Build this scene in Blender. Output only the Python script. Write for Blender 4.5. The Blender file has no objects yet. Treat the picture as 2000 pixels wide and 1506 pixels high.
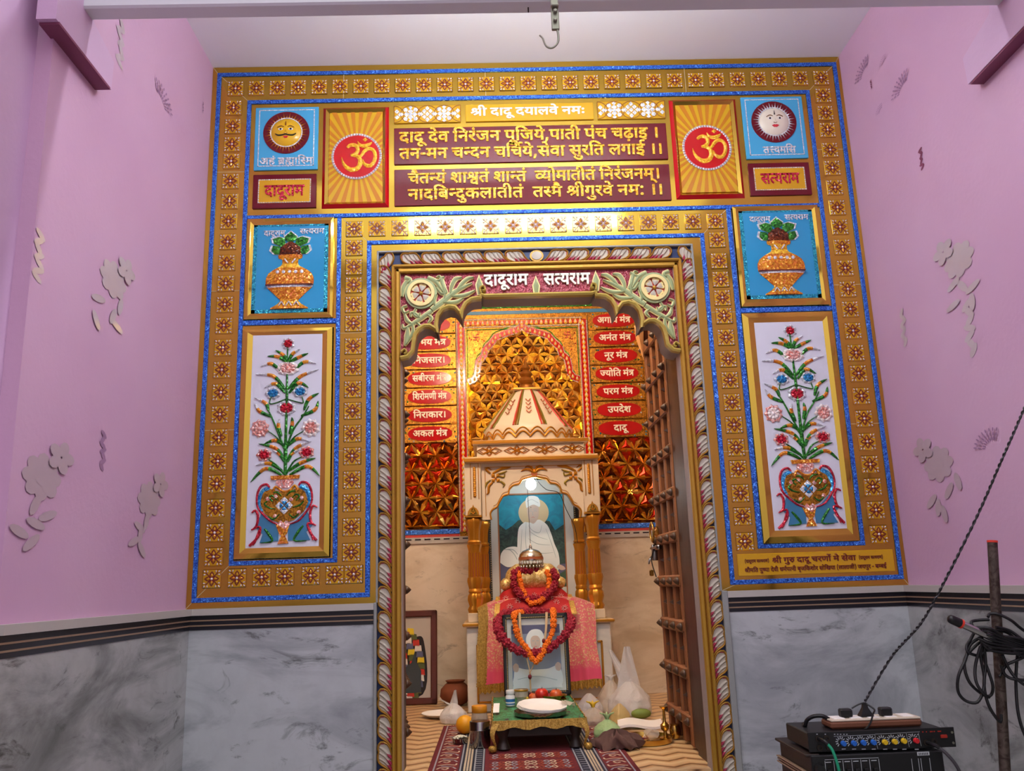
import bpy, bmesh, math, random
from mathutils import Vector, Matrix

random.seed(7)
SC = bpy.context.scene
COL = SC.collection
PI = math.pi

# ------------------------------------------------------------------ camera, world, exposure
FPX, EYE, DIST = 1678.0, 1.45, 3.5            # focal length in pixels of a 2000 px wide frame; eye height; distance to the facade
PITCH, YAW, ROLL = math.radians(12.9727), math.radians(1.5483), math.radians(-1.9170)
_fw = Vector((math.sin(YAW) * math.cos(PITCH), math.cos(YAW) * math.cos(PITCH), math.sin(PITCH)))
_r0 = Vector((math.cos(YAW), -math.sin(YAW), 0.0))
_u0 = _r0.cross(_fw)
_rt = _r0 * math.cos(ROLL) + _u0 * math.sin(ROLL)
_up = _u0 * math.cos(ROLL) - _r0 * math.sin(ROLL)
cam_data = bpy.data.cameras.new('camera')
cam = bpy.data.objects.new('camera', cam_data)
COL.objects.link(cam)
cam_data.sensor_fit = 'HORIZONTAL'
cam_data.sensor_width = 36.0
cam_data.lens = 36.0 * FPX / 2000.0
cam_data.clip_start = 0.05
cam.matrix_world = Matrix(((_rt.x, _up.x, -_fw.x, 0.0), (_rt.y, _up.y, -_fw.y, -DIST), (_rt.z, _up.z, -_fw.z, EYE), (0, 0, 0, 1)))
SC.camera = cam

world = bpy.data.worlds.new('courtyard_sky')
SC.world = world
world.use_nodes = True
_bg = world.node_tree.nodes['Background']
_wt = world.node_tree
_tc, _sx, _rp = _wt.nodes.new('ShaderNodeTexCoord'), _wt.nodes.new('ShaderNodeSeparateXYZ'), _wt.nodes.new('ShaderNodeValToRGB')
_wt.links.new(_tc.outputs['Generated'], _sx.inputs[0])
_wt.links.new(_sx.outputs[2], _rp.inputs['Fac'])
_rp.color_ramp.elements[0].position, _rp.color_ramp.elements[0].color = 0.0, (0.26, 0.24, 0.23, 1)   # far side of the hall
_rp.color_ramp.elements[1].position, _rp.color_ramp.elements[1].color = 0.62, (1.0, 1.0, 1.03, 1)   # open sky of the courtyard
_wt.links.new(_rp.outputs['Color'], _bg.inputs['Color'])
_bg.inputs['Strength'].default_value = 1.15
SC.view_settings.view_transform = 'Standard'
SC.view_settings.look = 'None'
SC.view_settings.exposure = 0.72
SC.view_settings.gamma = 1.0
SC.view_settings.use_curve_mapping = False
TUBE_POWER, WARM_POWER, BULB_POWER = 82.0, 185.0, 30.0


def at(px, py, y=0.0):
    """Point of the photograph (2000 x 1506) on the vertical plane at depth y."""
    d = _fw * FPX + _rt * (px - 1000.0) + _up * (753.0 - py)
    d = d / d.y * (y + DIST)
    return Vector((d.x, y, EYE + d.z))


def atz(px, py, z):
    d = _fw * FPX + _rt * (px - 1000.0) + _up * (753.0 - py)
    d = d / d.z * (z - EYE)
    return Vector((d.x, d.y - DIST, z))


def atx(px, py, x):
    d = _fw * FPX + _rt * (px - 1000.0) + _up * (753.0 - py)
    d = d / d.x * x
    return Vector((x, d.y - DIST, EYE + d.z))


def quad(tl, tr, br, bl, y=0.0):
    """Upright rectangle on plane y from four pixel corners: x0, x1, z0, z1."""
    a, b, c, d = at(*tl, y), at(*tr, y), at(*br, y), at(*bl, y)
    return ((a.x + d.x) / 2, (b.x + c.x) / 2, (c.z + d.z) / 2, (a.z + b.z) / 2)


# ------------------------------------------------------------------ materials
MATS = {}


def lin(c):
    return tuple(((v / 12.92) if v <= 0.04045 else ((v + 0.055) / 1.055) ** 2.4) for v in c)


def rgb(r, g, b):
    return lin((r / 255.0, g / 255.0, b / 255.0)) + (1.0,)


def mat(name, col, rough=0.5, metal=0.0, spec=0.5, emit=None, estr=0.0, trans=0.0, alpha=1.0, coat=0.0, sss=0.0):
    m = bpy.data.materials.new(name)
    m.use_nodes = True
    b = m.node_tree.nodes['Principled BSDF']
    b.inputs['Base Color'].default_value = col
    b.inputs['Roughness'].default_value = rough
    b.inputs['Metallic'].default_value = metal
    b.inputs['Specular IOR Level'].default_value = spec
    b.inputs['Transmission Weight'].default_value = trans
    b.inputs['Alpha'].default_value = alpha
    b.inputs['Coat Weight'].default_value = coat
    if emit:
        b.inputs['Emission Color'].default_value = emit
        b.inputs['Emission Strength'].default_value = estr
    MATS[name] = m
    return m


def nodes(m):
    nt = m.node_tree
    return nt, nt.nodes, nt.links, nt.nodes['Principled BSDF']


def coords(nt, scale=(1, 1, 1), rot=(0, 0, 0)):
    t = nt.nodes.new('ShaderNodeTexCoord')
    g = nt.nodes.new('ShaderNodeNewGeometry')
    mp = nt.nodes.new('ShaderNodeMapping')
    mp.inputs['Scale'].default_value = scale
    mp.inputs['Rotation'].default_value = rot
    nt.links.new(g.outputs['Position'], mp.inputs['Vector'])
    return mp.outputs['Vector']


def ramp(nt, fac, stops, interp='LINEAR'):
    r = nt.nodes.new('ShaderNodeValToRGB')
    r.color_ramp.interpolation = interp
    els = r.color_ramp.elements
    while len(els) < len(stops):
        els.new(0.5)
    for e, (p, c) in zip(els, stops):
        e.position = p
        e.color = c
    nt.links.new(fac, r.inputs['Fac'])
    return r.outputs['Color']


def noise(nt, vec, scale, detail=4.0, rough=0.5, dist=0.0):
    n = nt.nodes.new('ShaderNodeTexNoise')
    n.inputs['Scale'].default_value = scale
    n.inputs['Detail'].default_value = detail
    n.inputs['Roughness'].default_value = rough
    n.inputs['Distortion'].default_value = dist
    nt.links.new(vec, n.inputs['Vector'])
    return n.outputs['Fac']


def mix(nt, fac, a, b, mode='MIX'):
    n = nt.nodes.new('ShaderNodeMix')
    n.data_type = 'RGBA'
    n.blend_type = mode
    for sock, v in ((n.inputs[0], fac), (n.inputs[6], a), (n.inputs[7], b)):
        if isinstance(v, (float, int)):
            sock.default_value = v
        elif isinstance(v, tuple):
            sock.default_value = v
        else:
            nt.links.new(v, sock)
    return n.outputs[2]


def math_n(nt, op, a, b=None):
    n = nt.nodes.new('ShaderNodeMath')
    n.operation = op
    for i, v in enumerate((a, b)):
        if v is None:
            continue
        if isinstance(v, (float, int)):
            n.inputs[i].default_value = v
        else:
            nt.links.new(v, n.inputs[i])
    return n.outputs[0]


def bump(nt, h, strength=0.3, dist=0.01):
    b = nt.nodes.new('ShaderNodeBump')
    b.inputs['Strength'].default_value = strength
    b.inputs['Distance'].default_value = dist
    nt.links.new(h, b.inputs['Height'])
    nt.links.new(b.outputs['Normal'], nt.nodes['Principled BSDF'].inputs['Normal'])


def facets(nt, vec, scale, k):
    """Random tilt per Voronoi cell, as crushed foil or cut glass has."""
    v = nt.nodes.new('ShaderNodeTexVoronoi')
    v.inputs['Scale'].default_value = scale
    nt.links.new(vec, v.inputs['Vector'])
    g = nt.nodes.new('ShaderNodeNewGeometry')
    s = nt.nodes.new('ShaderNodeVectorMath')
    s.operation = 'SUBTRACT'
    nt.links.new(v.outputs['Color'], s.inputs[0])
    s.inputs[1].default_value = (0.5, 0.5, 0.5)
    m = nt.nodes.new('ShaderNodeVectorMath')
    m.operation = 'SCALE'
    m.inputs['Scale'].default_value = k
    nt.links.new(s.outputs[0], m.inputs[0])
    a = nt.nodes.new('ShaderNodeVectorMath')
    a.operation = 'ADD'
    nt.links.new(g.outputs['Normal'], a.inputs[0])
    nt.links.new(m.outputs[0], a.inputs[1])
    n = nt.nodes.new('ShaderNodeVectorMath')
    n.operation = 'NORMALIZE'
    nt.links.new(a.outputs[0], n.inputs[0])
    nt.links.new(n.outputs[0], nt.nodes['Principled BSDF'].inputs['Normal'])
    return v


def foil(name, c1, c2, scale=220.0, rough=0.25, metal=0.6, k=0.9):
    m = mat(name, c1, rough, metal)
    nt, _, lk, b = nodes(m)
    v = facets(nt, coords(nt), scale, k)
    sep = nt.nodes.new('ShaderNodeSeparateColor')
    lk.new(v.outputs['Color'], sep.inputs[0])
    lk.new(ramp(nt, sep.outputs[1], [(0.15, c1), (0.9, c2)]), b.inputs['Base Color'])
    return m


mat('gold_mirror', rgb(204, 166, 68), 0.10, 1.0)
mat('gold_bevel', rgb(208, 168, 74), 0.07, 1.0)
mat('seam', rgb(205, 190, 150), 0.4)
foil('blue_foil', rgb(18, 62, 170), rgb(70, 140, 235), 260, 0.3, 0.35, 0.7)
foil('turquoise_foil', rgb(0, 110, 150), rgb(60, 190, 205), 240, 0.3, 0.4, 0.7)
mat('amber_glass', rgb(206, 156, 22), 0.16, 0.25)
foil('amber_gem', rgb(200, 112, 8), rgb(240, 190, 50), 200, 0.2, 0.3)
foil('orange_foil', rgb(196, 92, 10), rgb(240, 170, 45), 170, 0.25, 0.2)
foil('gold_foil', rgb(222, 150, 14), rgb(255, 215, 60), 170, 0.3, 0.1, 0.6)
foil('silver_foil', rgb(185, 190, 200), rgb(255, 255, 255), 220, 0.2, 0.25, 0.6)
foil('pale_gem', rgb(232, 214, 206), rgb(255, 252, 250), 150, 0.25, 0.0, 0.4)
foil('pink_foil', rgb(225, 130, 115), rgb(255, 222, 215), 170, 0.25, 0.3)
foil('red_foil', rgb(165, 10, 35), rgb(235, 60, 85), 170, 0.25, 0.35)
foil('green_foil', rgb(8, 85, 25), rgb(70, 165, 55), 170, 0.25, 0.35)
foil('sky_foil', rgb(10, 110, 180), rgb(90, 190, 235), 170, 0.25, 0.35)
foil('brown_foil', rgb(55, 15, 5), rgb(135, 60, 20), 170, 0.3, 0.35)
mat('maroon_ink', rgb(110, 28, 8), 0.35)
mat('sky_glass', rgb(72, 168, 214), 0.10, 0.0)
mat('sky_paint', rgb(46, 150, 200), 0.12)
mat('slate_blue', rgb(60, 125, 165), 0.25)
mat('white_glass', rgb(222, 224, 236), 0.10)
mat('maroon_glass', rgb(102, 6, 22), 0.08)
mat('plaque_red', rgb(176, 10, 12), 0.15)
mat('om_red', rgb(190, 14, 16), 0.12)
mat('yellow_glass', rgb(210, 158, 20), 0.12)
mat('ray_yellow', rgb(208, 164, 20), 0.14)
mat('ray_orange', rgb(194, 120, 20), 0.14)
mat('red_bevel', rgb(190, 14, 26), 0.08, 0.15)
mat('crimson_paint', rgb(178, 16, 30), 0.35)
mat('black_paint', rgb(18, 12, 10), 0.4)
mat('face_yellow', rgb(226, 176, 26), 0.25)
mat('face_cream', rgb(236, 226, 205), 0.25)
mat('face_brown', rgb(120, 70, 20), 0.4)
mat('lip_red', rgb(205, 40, 55), 0.3)
mat('cream_letter', rgb(250, 244, 225), 0.4)
mat('relief_gold', rgb(186, 140, 48), 0.35, 0.45)
mat('relief_olive', rgb(196, 170, 82), 0.42, 0.2)
mat('relief_green', rgb(160, 172, 124), 0.5)
mat('relief_cream', rgb(236, 216, 146), 0.45, 0.1)
mat('petal_white', rgb(190, 180, 164), 0.55)
mat('petal_pink', rgb(168, 44, 76), 0.55)
mat('petal_rim', rgb(178, 130, 50), 0.4, 0.35)
mat('deep_blue', rgb(14, 40, 92), 0.5)
foil('maroon_glitter', rgb(112, 14, 26), rgb(168, 62, 78), 260, 0.35, 0.2, 0.6)
mat('intrados', rgb(150, 138, 130), 0.6)
mat('jamb_white', rgb(172, 162, 156), 0.6)
mat('grey_trim', rgb(150, 152, 150), 0.4)
mat('ceiling_white', rgb(244, 248, 255), 0.55)
mat('beam_white', rgb(222, 226, 230), 0.5)
mat('steel', rgb(200, 200, 198), 0.22, 1.0)
mat('dark_steel', rgb(150, 145, 142), 0.22, 1.0)
mat('brass', rgb(190, 150, 75), 0.25, 1.0)
mat('bracket_metal', rgb(150, 150, 135), 0.4, 0.8)
mat('iron', rgb(50, 42, 36), 0.5, 0.5)
mat('white_plastic', rgb(238, 238, 240), 0.4)
mat('paper', rgb(248, 242, 238), 0.75)
mat('black_plastic', rgb(16, 16, 18), 0.4)
mat('black_cable', rgb(12, 12, 16), 0.45)
mat('black_metal', rgb(14, 15, 18), 0.45)
mat('print_white', rgb(190, 195, 200), 0.6)
mat('print_red', rgb(170, 40, 24), 0.5)
mat('knob_blue', rgb(30, 100, 195), 0.45)
mat('knob_yellow', rgb(225, 185, 30), 0.45)
mat('knob_red', rgb(215, 30, 40), 0.45)
mat('green_cable', rgb(20, 150, 110), 0.5)
mat('grey_cable', rgb(70, 66, 72), 0.5)
mat('strip_brown', rgb(120, 72, 50), 0.55)
mat('strip_cream', rgb(215, 200, 180), 0.5)
mat('red_ring', rgb(225, 60, 40), 0.5)
mat('wood_stud', rgb(78, 52, 34), 0.45)
mat('marble_cream', rgb(226, 210, 186), 0.35)
mat('marble_cream_warm', rgb(216, 184, 140), 0.4)
mat('shrine_gold', rgb(196, 134, 40), 0.32, 0.65)
mat('shrine_gold_deep', rgb(150, 92, 24), 0.4, 0.6)
mat('shrine_rust', rgb(176, 96, 56), 0.45, 0.3)
mat('stripe_red', rgb(190, 60, 50), 0.5)
mat('stripe_olive', rgb(120, 112, 40), 0.5)
mat('leaf_olive', rgb(150, 128, 48), 0.45, 0.3)
mat('frame_black', rgb(20, 17, 16), 0.35)
mat('frame_brown', rgb(84, 32, 22), 0.4)
mat('frame_gold_line', rgb(190, 165, 110), 0.4, 0.5)
mat('mat_white', rgb(206, 212, 210), 0.5)
mat('mat_brown', rgb(165, 105, 60), 0.5)
mat('robe_white', rgb(232, 244, 246), 0.6)
mat('robe_shade', rgb(150, 178, 186), 0.6)
mat('skin_paint', rgb(206, 190, 178), 0.6)
mat('halo_paint', rgb(214, 200, 160), 0.6)
mat('paint_dark', rgb(48, 58, 64), 0.6)
mat('paint_violet', rgb(90, 95, 130), 0.6)
mat('paint_bluegrey', rgb(130, 150, 178), 0.4)
mat('paint_green', rgb(60, 92, 70), 0.6)
mat('red_cloth', rgb(176, 8, 22), 0.7)
mat('rose_petal', rgb(150, 8, 44), 0.65)
mat('marigold', rgb(240, 120, 14), 0.65)
mat('green_cloth', rgb(56, 104, 46), 0.7)
mat('dark_wood', rgb(40, 26, 20), 0.5)
mat('apple_red', rgb(196, 40, 28), 0.3)
mat('apple_orange', rgb(200, 90, 40), 0.35)
mat('mango', rgb(240, 165, 20), 0.45)
mat('jar_lid', rgb(218, 140, 20), 0.45)
mat('clay', rgb(120, 60, 32), 0.8)
mat('label_blue', rgb(40, 110, 175), 0.5)
mat('puffed_rice', rgb(238, 228, 205), 0.8)
mat('shawl_brown', rgb(92, 62, 54), 0.85)
mat('gourd_green', rgb(120, 140, 60), 0.6)
mat('knot_yellow', rgb(226, 190, 50), 0.5)
mat('garland_yellow', rgb(225, 200, 30), 0.6)
mat('garland_red', rgb(190, 40, 25), 0.6)
mat('garland_white', rgb(225, 220, 215), 0.6)
mat('garland_green', rgb(80, 90, 40), 0.6)
mat('picture_grey', rgb(186, 178, 170), 0.5)
mat('cord_beige', rgb(190, 165, 130), 0.6)
mat('bead_dark', rgb(110, 20, 30), 0.4)
mat('oil_wick', rgb(150, 20, 50), 0.5)
mat('tube_glow', (1, 1, 1, 1), 0.5, emit=(0.93, 0.97, 1.0, 1), estr=TUBE_POWER)
mat('warm_glow', (1, 1, 1, 1), 0.5, emit=(1.0, 0.80, 0.53, 1), estr=WARM_POWER)
mat('bulb_glow', (1, 1, 1, 1), 0.5, emit=(0.85, 0.95, 1.0, 1), estr=BULB_POWER)
mat('glass_clear', (1, 1, 1, 1), 0.02, trans=1.0)
MATS['glass_clear'].node_tree.nodes['Principled BSDF'].inputs['IOR'].default_value = 1.12
for _n, _c, _a in (('bag_white', rgb(240, 236, 236), 0.62), ('bag_clear', rgb(226, 212, 196), 0.45), ('bag_green', rgb(178, 208, 148), 0.8),
                   ('bag_yellow', rgb(220, 190, 120), 0.6), ('jar_plastic', rgb(205, 195, 180), 0.5)):
    m = mat(_n, _c, 0.3, alpha=_a)
    nt, _, lk, b = nodes(m)
    bump(nt, noise(nt, coords(nt), 40, 3, 0.6, 1.5), 0.5, 0.01)


def wall_paint(name, c1, c2):
    m = mat(name, c1, 0.5)
    nt, _, lk, b = nodes(m)
    v = coords(nt)
    lk.new(mix(nt, ramp(nt, noise(nt, v, 1.3, 3, 0.55), [(0.3, (0, 0, 0, 1)), (0.75, (1, 1, 1, 1))]), c1, c2), b.inputs['Base Color'])
    bump(nt, noise(nt, v, 55, 3), 0.08, 0.01)


wall_paint('pink_wall', rgb(216, 176, 206), rgb(206, 162, 196))
wall_paint('pink_pale', rgb(214, 180, 212), rgb(206, 170, 204))
wall_paint('sanctum_wall', rgb(226, 210, 186), rgb(214, 196, 172))
mat('corbel_brown', rgb(128, 62, 92), 0.6)
mat('stencil_grey', rgb(194, 172, 184), 0.35, 0.1)
mat('stencil_gold', rgb(206, 190, 198), 0.3, 0.2)
mat('stencil_mauve', rgb(160, 120, 158), 0.6)


def marble(name, base, dark, vein, stain=0.5, scale=1.0):
    m = mat(name, base, 0.28)
    nt, _, lk, b = nodes(m)
    v = coords(nt, (1, 1, 2.4))
    n1 = noise(nt, v, 1.7 * scale, 8, 0.62, 1.2)
    c1 = ramp(nt, n1, [(0.34, dark), (0.56, base), (0.75, base)])
    n2 = noise(nt, v, 3.1 * scale, 10, 0.7, 2.0)
    c2 = ramp(nt, n2, [(0.0, (0, 0, 0, 1)), (0.57, (0, 0, 0, 1)), (0.68, (1, 1, 1, 1))])
    c3 = mix(nt, math_n(nt, 'MULTIPLY', c2, stain), c1, vein)
    n3 = noise(nt, coords(nt), 14, 6, 0.6)
    lk.new(mix(nt, ramp(nt, n3, [(0.4, (0, 0, 0, 1)), (0.8, (0.25, 0.25, 0.25, 1))]), c3, dark), b.inputs['Base Color'])


marble('marble_back', rgb(190, 194, 198), rgb(138, 142, 148), rgb(92, 94, 94), 0.9)
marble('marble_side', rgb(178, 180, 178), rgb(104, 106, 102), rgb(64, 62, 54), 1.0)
marble('marble_inner', rgb(232, 218, 198), rgb(205, 186, 160), rgb(120, 104, 88), 0.5)
marble('marble_pedestal', rgb(226, 222, 214), rgb(200, 196, 190), rgb(150, 140, 130), 0.3)
marble('hall_floor_stone', rgb(170, 165, 158), rgb(130, 124, 118), rgb(90, 85, 80), 0.5)
mat('marble_cap', rgb(188, 182, 176), 0.35)
mat('border_black', rgb(30, 29, 38), 0.2)
mat('border_tan', rgb(150, 122, 98), 0.4)


def wood(name, c1, c2, rough=0.5):
    m = mat(name, c1, rough)
    nt, _, lk, b = nodes(m)
    n = noise(nt, coords(nt, (30, 30, 2.0)), 1.6, 6, 0.6, 0.6)
    lk.new(ramp(nt, n, [(0.3, c1), (0.7, c2)]), b.inputs['Base Color'])
    bump(nt, n, 0.25, 0.004)


wood('door_wood', rgb(150, 92, 48), rgb(104, 62, 34), 0.6)
wood('door_wood_dark', rgb(70, 40, 28), rgb(46, 28, 22), 0.45)
wood('door_panel', rgb(120, 66, 34), rgb(84, 46, 26), 0.5)
wood('lit_wood', rgb(222, 170, 112), rgb(196, 138, 82), 0.5)  # door wood at the leaf top, with the light on it painted in


def sanctum_floor():
    m = mat('zigzag_tile', rgb(205, 170, 125), 0.3)
    nt, _, lk, b = nodes(m)
    sep = nt.nodes.new('ShaderNodeSeparateXYZ')
    g = nt.nodes.new('ShaderNodeNewGeometry')
    lk.new(g.outputs['Position'], sep.inputs[0])
    z = math_n(nt, 'PINGPONG', sep.outputs[0], 0.075)
    s = math_n(nt, 'ADD', sep.outputs[1], math_n(nt, 'MULTIPLY', z, 0.75))
    f = math_n(nt, 'FRACT', math_n(nt, 'DIVIDE', s, 0.115))
    n = noise(nt, coords(nt), 9, 4)
    f2 = math_n(nt, 'ADD', f, math_n(nt, 'MULTIPLY', math_n(nt, 'SUBTRACT', n, 0.5), 0.25))
    lk.new(ramp(nt, f2, [(0.0, rgb(112, 70, 38)), (0.12, rgb(205, 160, 110)), (0.55, rgb(226, 194, 146)), (0.86, rgb(198, 150, 100)), (0.97, rgb(120, 76, 42))]), b.inputs['Base Color'])


sanctum_floor()


def cloth_pink():
    m = mat('pink_brocade', rgb(226, 96, 116), 0.55)
    nt, _, lk, b = nodes(m)
    v = coords(nt)
    vo = nt.nodes.new('ShaderNodeTexVoronoi')
    vo.inputs['Scale'].default_value = 95
    lk.new(v, vo.inputs['Vector'])
    sep = nt.nodes.new('ShaderNodeSeparateXYZ')
    lk.new(v, sep.inputs[0])
    up = ramp(nt, math_n(nt, 'SUBTRACT', sep.outputs[2], 0.96), [(0.0, (0, 0, 0, 1)), (0.05, (1, 1, 1, 1))])
    dots = ramp(nt, vo.outputs['Distance'], [(0.34, (1, 1, 1, 1)), (0.55, (0, 0, 0, 1))])
    scr = ramp(nt, noise(nt, v, 42, 3, 0.6, 2.5), [(0.42, (0, 0, 0, 1)), (0.5, (1, 1, 1, 1))])
    f = math_n(nt, 'MULTIPLY', math_n(nt, 'MULTIPLY', dots, scr), up)
    lk.new(mix(nt, f, mix(nt, up, rgb(236, 86, 126), rgb(236, 116, 124)), rgb(250, 222, 165)), b.inputs['Base Color'])
    lk.new(math_n(nt, 'MULTIPLY', f, 0.7), b.inputs['Metallic'])
    b.inputs['Sheen Weight'].default_value = 0.3


cloth_pink()


def speckle(name, c1, c2, scale, lo=0.5, hi=0.56, rough=0.6, metal=0.0):
    m = mat(name, c1, rough, metal)
    nt, _, lk, b = nodes(m)
    f = noise(nt, coords(nt), scale, 3, 0.6, 1.5)
    lk.new(ramp(nt, f, [(lo, c1), (hi, c2)]), b.inputs['Base Color'])
    bump(nt, f, 0.4, 0.004)


speckle('green_brocade', rgb(48, 96, 40), rgb(60, 150, 110), 55)
speckle('gold_fringe', rgb(150, 112, 40), rgb(205, 165, 80), 120, 0.4, 0.6, 0.45, 0.4)
speckle('gold_cloth', rgb(205, 160, 70), rgb(245, 222, 160), 60, 0.4, 0.6, 0.35, 0.5)
speckle('painting_sky', rgb(20, 160, 195), rgb(28, 120, 160), 9, 0.4, 0.7)
speckle('painting_trees', rgb(28, 52, 56), rgb(52, 86, 80), 22, 0.4, 0.6)
speckle('rug_maroon', rgb(104, 12, 26), rgb(92, 8, 22), 60, 0.4, 0.6, 0.9)
speckle('cement_rust', rgb(60, 46, 40), rgb(92, 80, 72), 30, 0.4, 0.6, 0.55, 0.5)
mat('rug_navy', rgb(22, 24, 46), 0.9)
mat('rug_grey', rgb(150, 150, 156), 0.9)
mat('rug_cream', rgb(198, 178, 150), 0.9)
mat('rug_rust', rgb(150, 62, 40), 0.9)
foil('shard_gold', rgb(150, 84, 10), rgb(255, 190, 40), 26, 0.12, 1.0, 0.55)
mat('cut_gold', rgb(236, 186, 96), 0.12, 1.0)
mat('cut_amber', rgb(205, 135, 48), 0.12, 1.0)
mat('cut_red', rgb(175, 34, 12), 0.15, 0.8)
mat('cut_brown', rgb(86, 40, 12), 0.15, 0.9)
foil('shard_amber', rgb(120, 58, 10), rgb(235, 160, 50), 20, 0.08, 1.0, 0.5)
foil('shard_red', rgb(110, 12, 4), rgb(225, 60, 20), 22, 0.10, 0.9, 0.6)
foil('shard_dark', rgb(70, 28, 8), rgb(165, 100, 30), 30, 0.12, 1.0, 0.5)
speckle('inlay_gold', rgb(120, 78, 16), rgb(200, 140, 40), 70, 0.42, 0.58, 0.3, 0.7)


# ------------------------------------------------------------------ mesh builder
class MB:
    def __init__(self):
        self.v, self.f, self.mi, self.mats, self.cur = [], [], [], [], 0

    def mat(self, name):
        if name not in self.mats:
            self.mats.append(name)
        self.cur = self.mats.index(name)
        return self

    def add(self, verts, faces):
        o = len(self.v)
        self.v += [tuple(p) for p in verts]
        for f in faces:
            self.f.append(tuple(i + o for i in f))
            self.mi.append(self.cur)
        return self

    def box(self, x0, x1, y0, y1, z0, z1):
        v = [(x, y, z) for z in (z0, z1) for y in (y0, y1) for x in (x0, x1)]
        return self.add(v, [(0, 2, 3, 1), (4, 5, 7, 6), (0, 1, 5, 4), (2, 6, 7, 3), (0, 4, 6, 2), (1, 3, 7, 5)])

    def bbox(self, x0, x1, y0, y1, z0, z1, b=0.004):
        """Box with chamfered edges on all sides."""
        b = min(b, abs(x1 - x0) * .45, abs(y1 - y0) * .45, abs(z1 - z0) * .45)
        bm = bmesh.new()
        r = bmesh.ops.create_cube(bm, size=1.0)
        for q in bm.verts:
            q.co = Vector(((x0 + x1) / 2 + q.co.x * (x1 - x0), (y0 + y1) / 2 + q.co.y * (y1 - y0), (z0 + z1) / 2 + q.co.z * (z1 - z0)))
        bmesh.ops.bevel(bm, geom=list(bm.edges), offset=b, segments=1, affect='EDGES', profile=0.5)
        return self.bm(bm)

    def bm(self, bm, m=None):
        bm.verts.index_update()
        vs = [(m @ q.co if m else q.co) for q in bm.verts]
        fs = [tuple(q.index for q in f.verts) for f in bm.faces]
        bm.free()
        return self.add(vs, fs)

    def prism(self, pts, y0, y1):
        """Polygon in (x, z), seen from -y, with thickness from y0 (front) to y1 (back)."""
        n = len(pts)
        a = sum(pts[i][0] * pts[(i + 1) % n][1] - pts[(i + 1) % n][0] * pts[i][1] for i in range(n))
        if a < 0:
            pts = pts[::-1]
        v = [(p[0], y0, p[1]) for p in pts] + [(p[0], y1, p[1]) for p in pts]
        fs = [tuple(range(n)), tuple(range(2 * n - 1, n - 1, -1))]
        fs += [(i, i + n, (i + 1) % n + n, (i + 1) % n) for i in range(n)]
        return self.add(v, fs)

    def rect(self, x0, x1, z0, z1, y0, y1):
        return self.box(x0, x1, y0, y1, z0, z1)

    def ring(self, out, inn, y0, y1):
        """Band between two outlines with the same number of points."""
        n = len(out)
        v = [(p[0], y0, p[1]) for p in out] + [(p[0], y0, p[1]) for p in inn] + [(p[0], y1, p[1]) for p in out] + [(p[0], y1, p[1]) for p in inn]
        fs = []
        for i in range(n):
            j = (i + 1) % n
            fs += [(i, j, j + n, i + n), (i + 2 * n, i + 3 * n, j + 3 * n, j + 2 * n), (i, i + 2 * n, j + 2 * n, j), (i + n, j + n, j + 3 * n, i + 3 * n)]
        return self.add(v, fs)

    def gem(self, pts, y, h, base=0.0):
        """Faceted piece: outline raised to one point towards -y."""
        n = len(pts)
        cx, cz = sum(p[0] for p in pts) / n, sum(p[1] for p in pts) / n
        v = [(p[0], y - base, p[1]) for p in pts] + [(cx, y - h, cz)] + [(p[0], y + .0005, p[1]) for p in pts]
        fs = [(i, (i + 1) % n, n) for i in range(n)] + [(i, i + n + 1, (i + 1) % n + n + 1, (i + 1) % n) for i in range(n)]
        return self.add(v, fs)

    def frame(self, x0, x1, z0, z1, w, y, h, mats=None):
        """Bevelled picture frame: four mitred slopes of width w rising h towards -y."""
        o = [(x0, z0), (x1, z0), (x1, z1), (x0, z1)]
        i = [(x0 + w, z0 + w), (x1 - w, z0 + w), (x1 - w, z1 - w), (x0 + w, z1 - w)]
        m = [(x0 + w * .5, z0 + w * .5), (x1 - w * .5, z0 + w * .5), (x1 - w * .5, z1 - w * .5), (x0 + w * .5, z1 - w * .5)]
        for k in range(4):
            l = (k + 1) % 4
            a, b, c, d = o[k], o[l], m[l], m[k]
            if mats:
                self.mat(mats[0])
            self.add([(a[0], y, a[1]), (b[0], y, b[1]), (c[0], y - h, c[1]), (d[0], y - h, d[1])], [(0, 1, 2, 3)])
            a, b, c, d = m[k], m[l], i[l], i[k]
            if mats:
                self.mat(mats[1])
            self.add([(a[0], y - h, a[1]), (b[0], y - h, b[1]), (c[0], y - h * .25, c[1]), (d[0], y - h * .25, d[1])], [(0, 1, 2, 3)])
            self.add([(c[0], y - h * .25, c[1]), (d[0], y - h * .25, d[1]), (d[0], y + .002, d[1]), (c[0], y + .002, c[1])], [(0, 1, 2, 3)])
        return self

    def ribbon(self, path, w, y0, y1, ridge=0.0, n=0):
        """Stroke in (x, z) with a width per point (or one width)."""
        if n:
            path, w = spline(path, n), (resample(w, n) if not isinstance(w, (int, float)) else w)
        k = len(path)
        if isinstance(w, (int, float)):
            w = [w] * k
        L, R, C = [], [], []
        for i in range(k):
            a, b = path[max(i - 1, 0)], path[min(i + 1, k - 1)]
            dx, dz = b[0] - a[0], b[1] - a[1]
            l = math.hypot(dx, dz) or 1.0
            nx, nz = -dz / l * w[i] / 2, dx / l * w[i] / 2
            L.append((path[i][0] + nx, path[i][1] + nz))
            R.append((path[i][0] - nx, path[i][1] - nz))
            C.append(path[i])
        v = [(p[0], y0, p[1]) for p in L] + [(p[0], y0 - ridge, p[1]) for p in C] + [(p[0], y0, p[1]) for p in R]
        v += [(p[0], y1, p[1]) for p in L] + [(p[0], y1, p[1]) for p in R]
        fs = []
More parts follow.
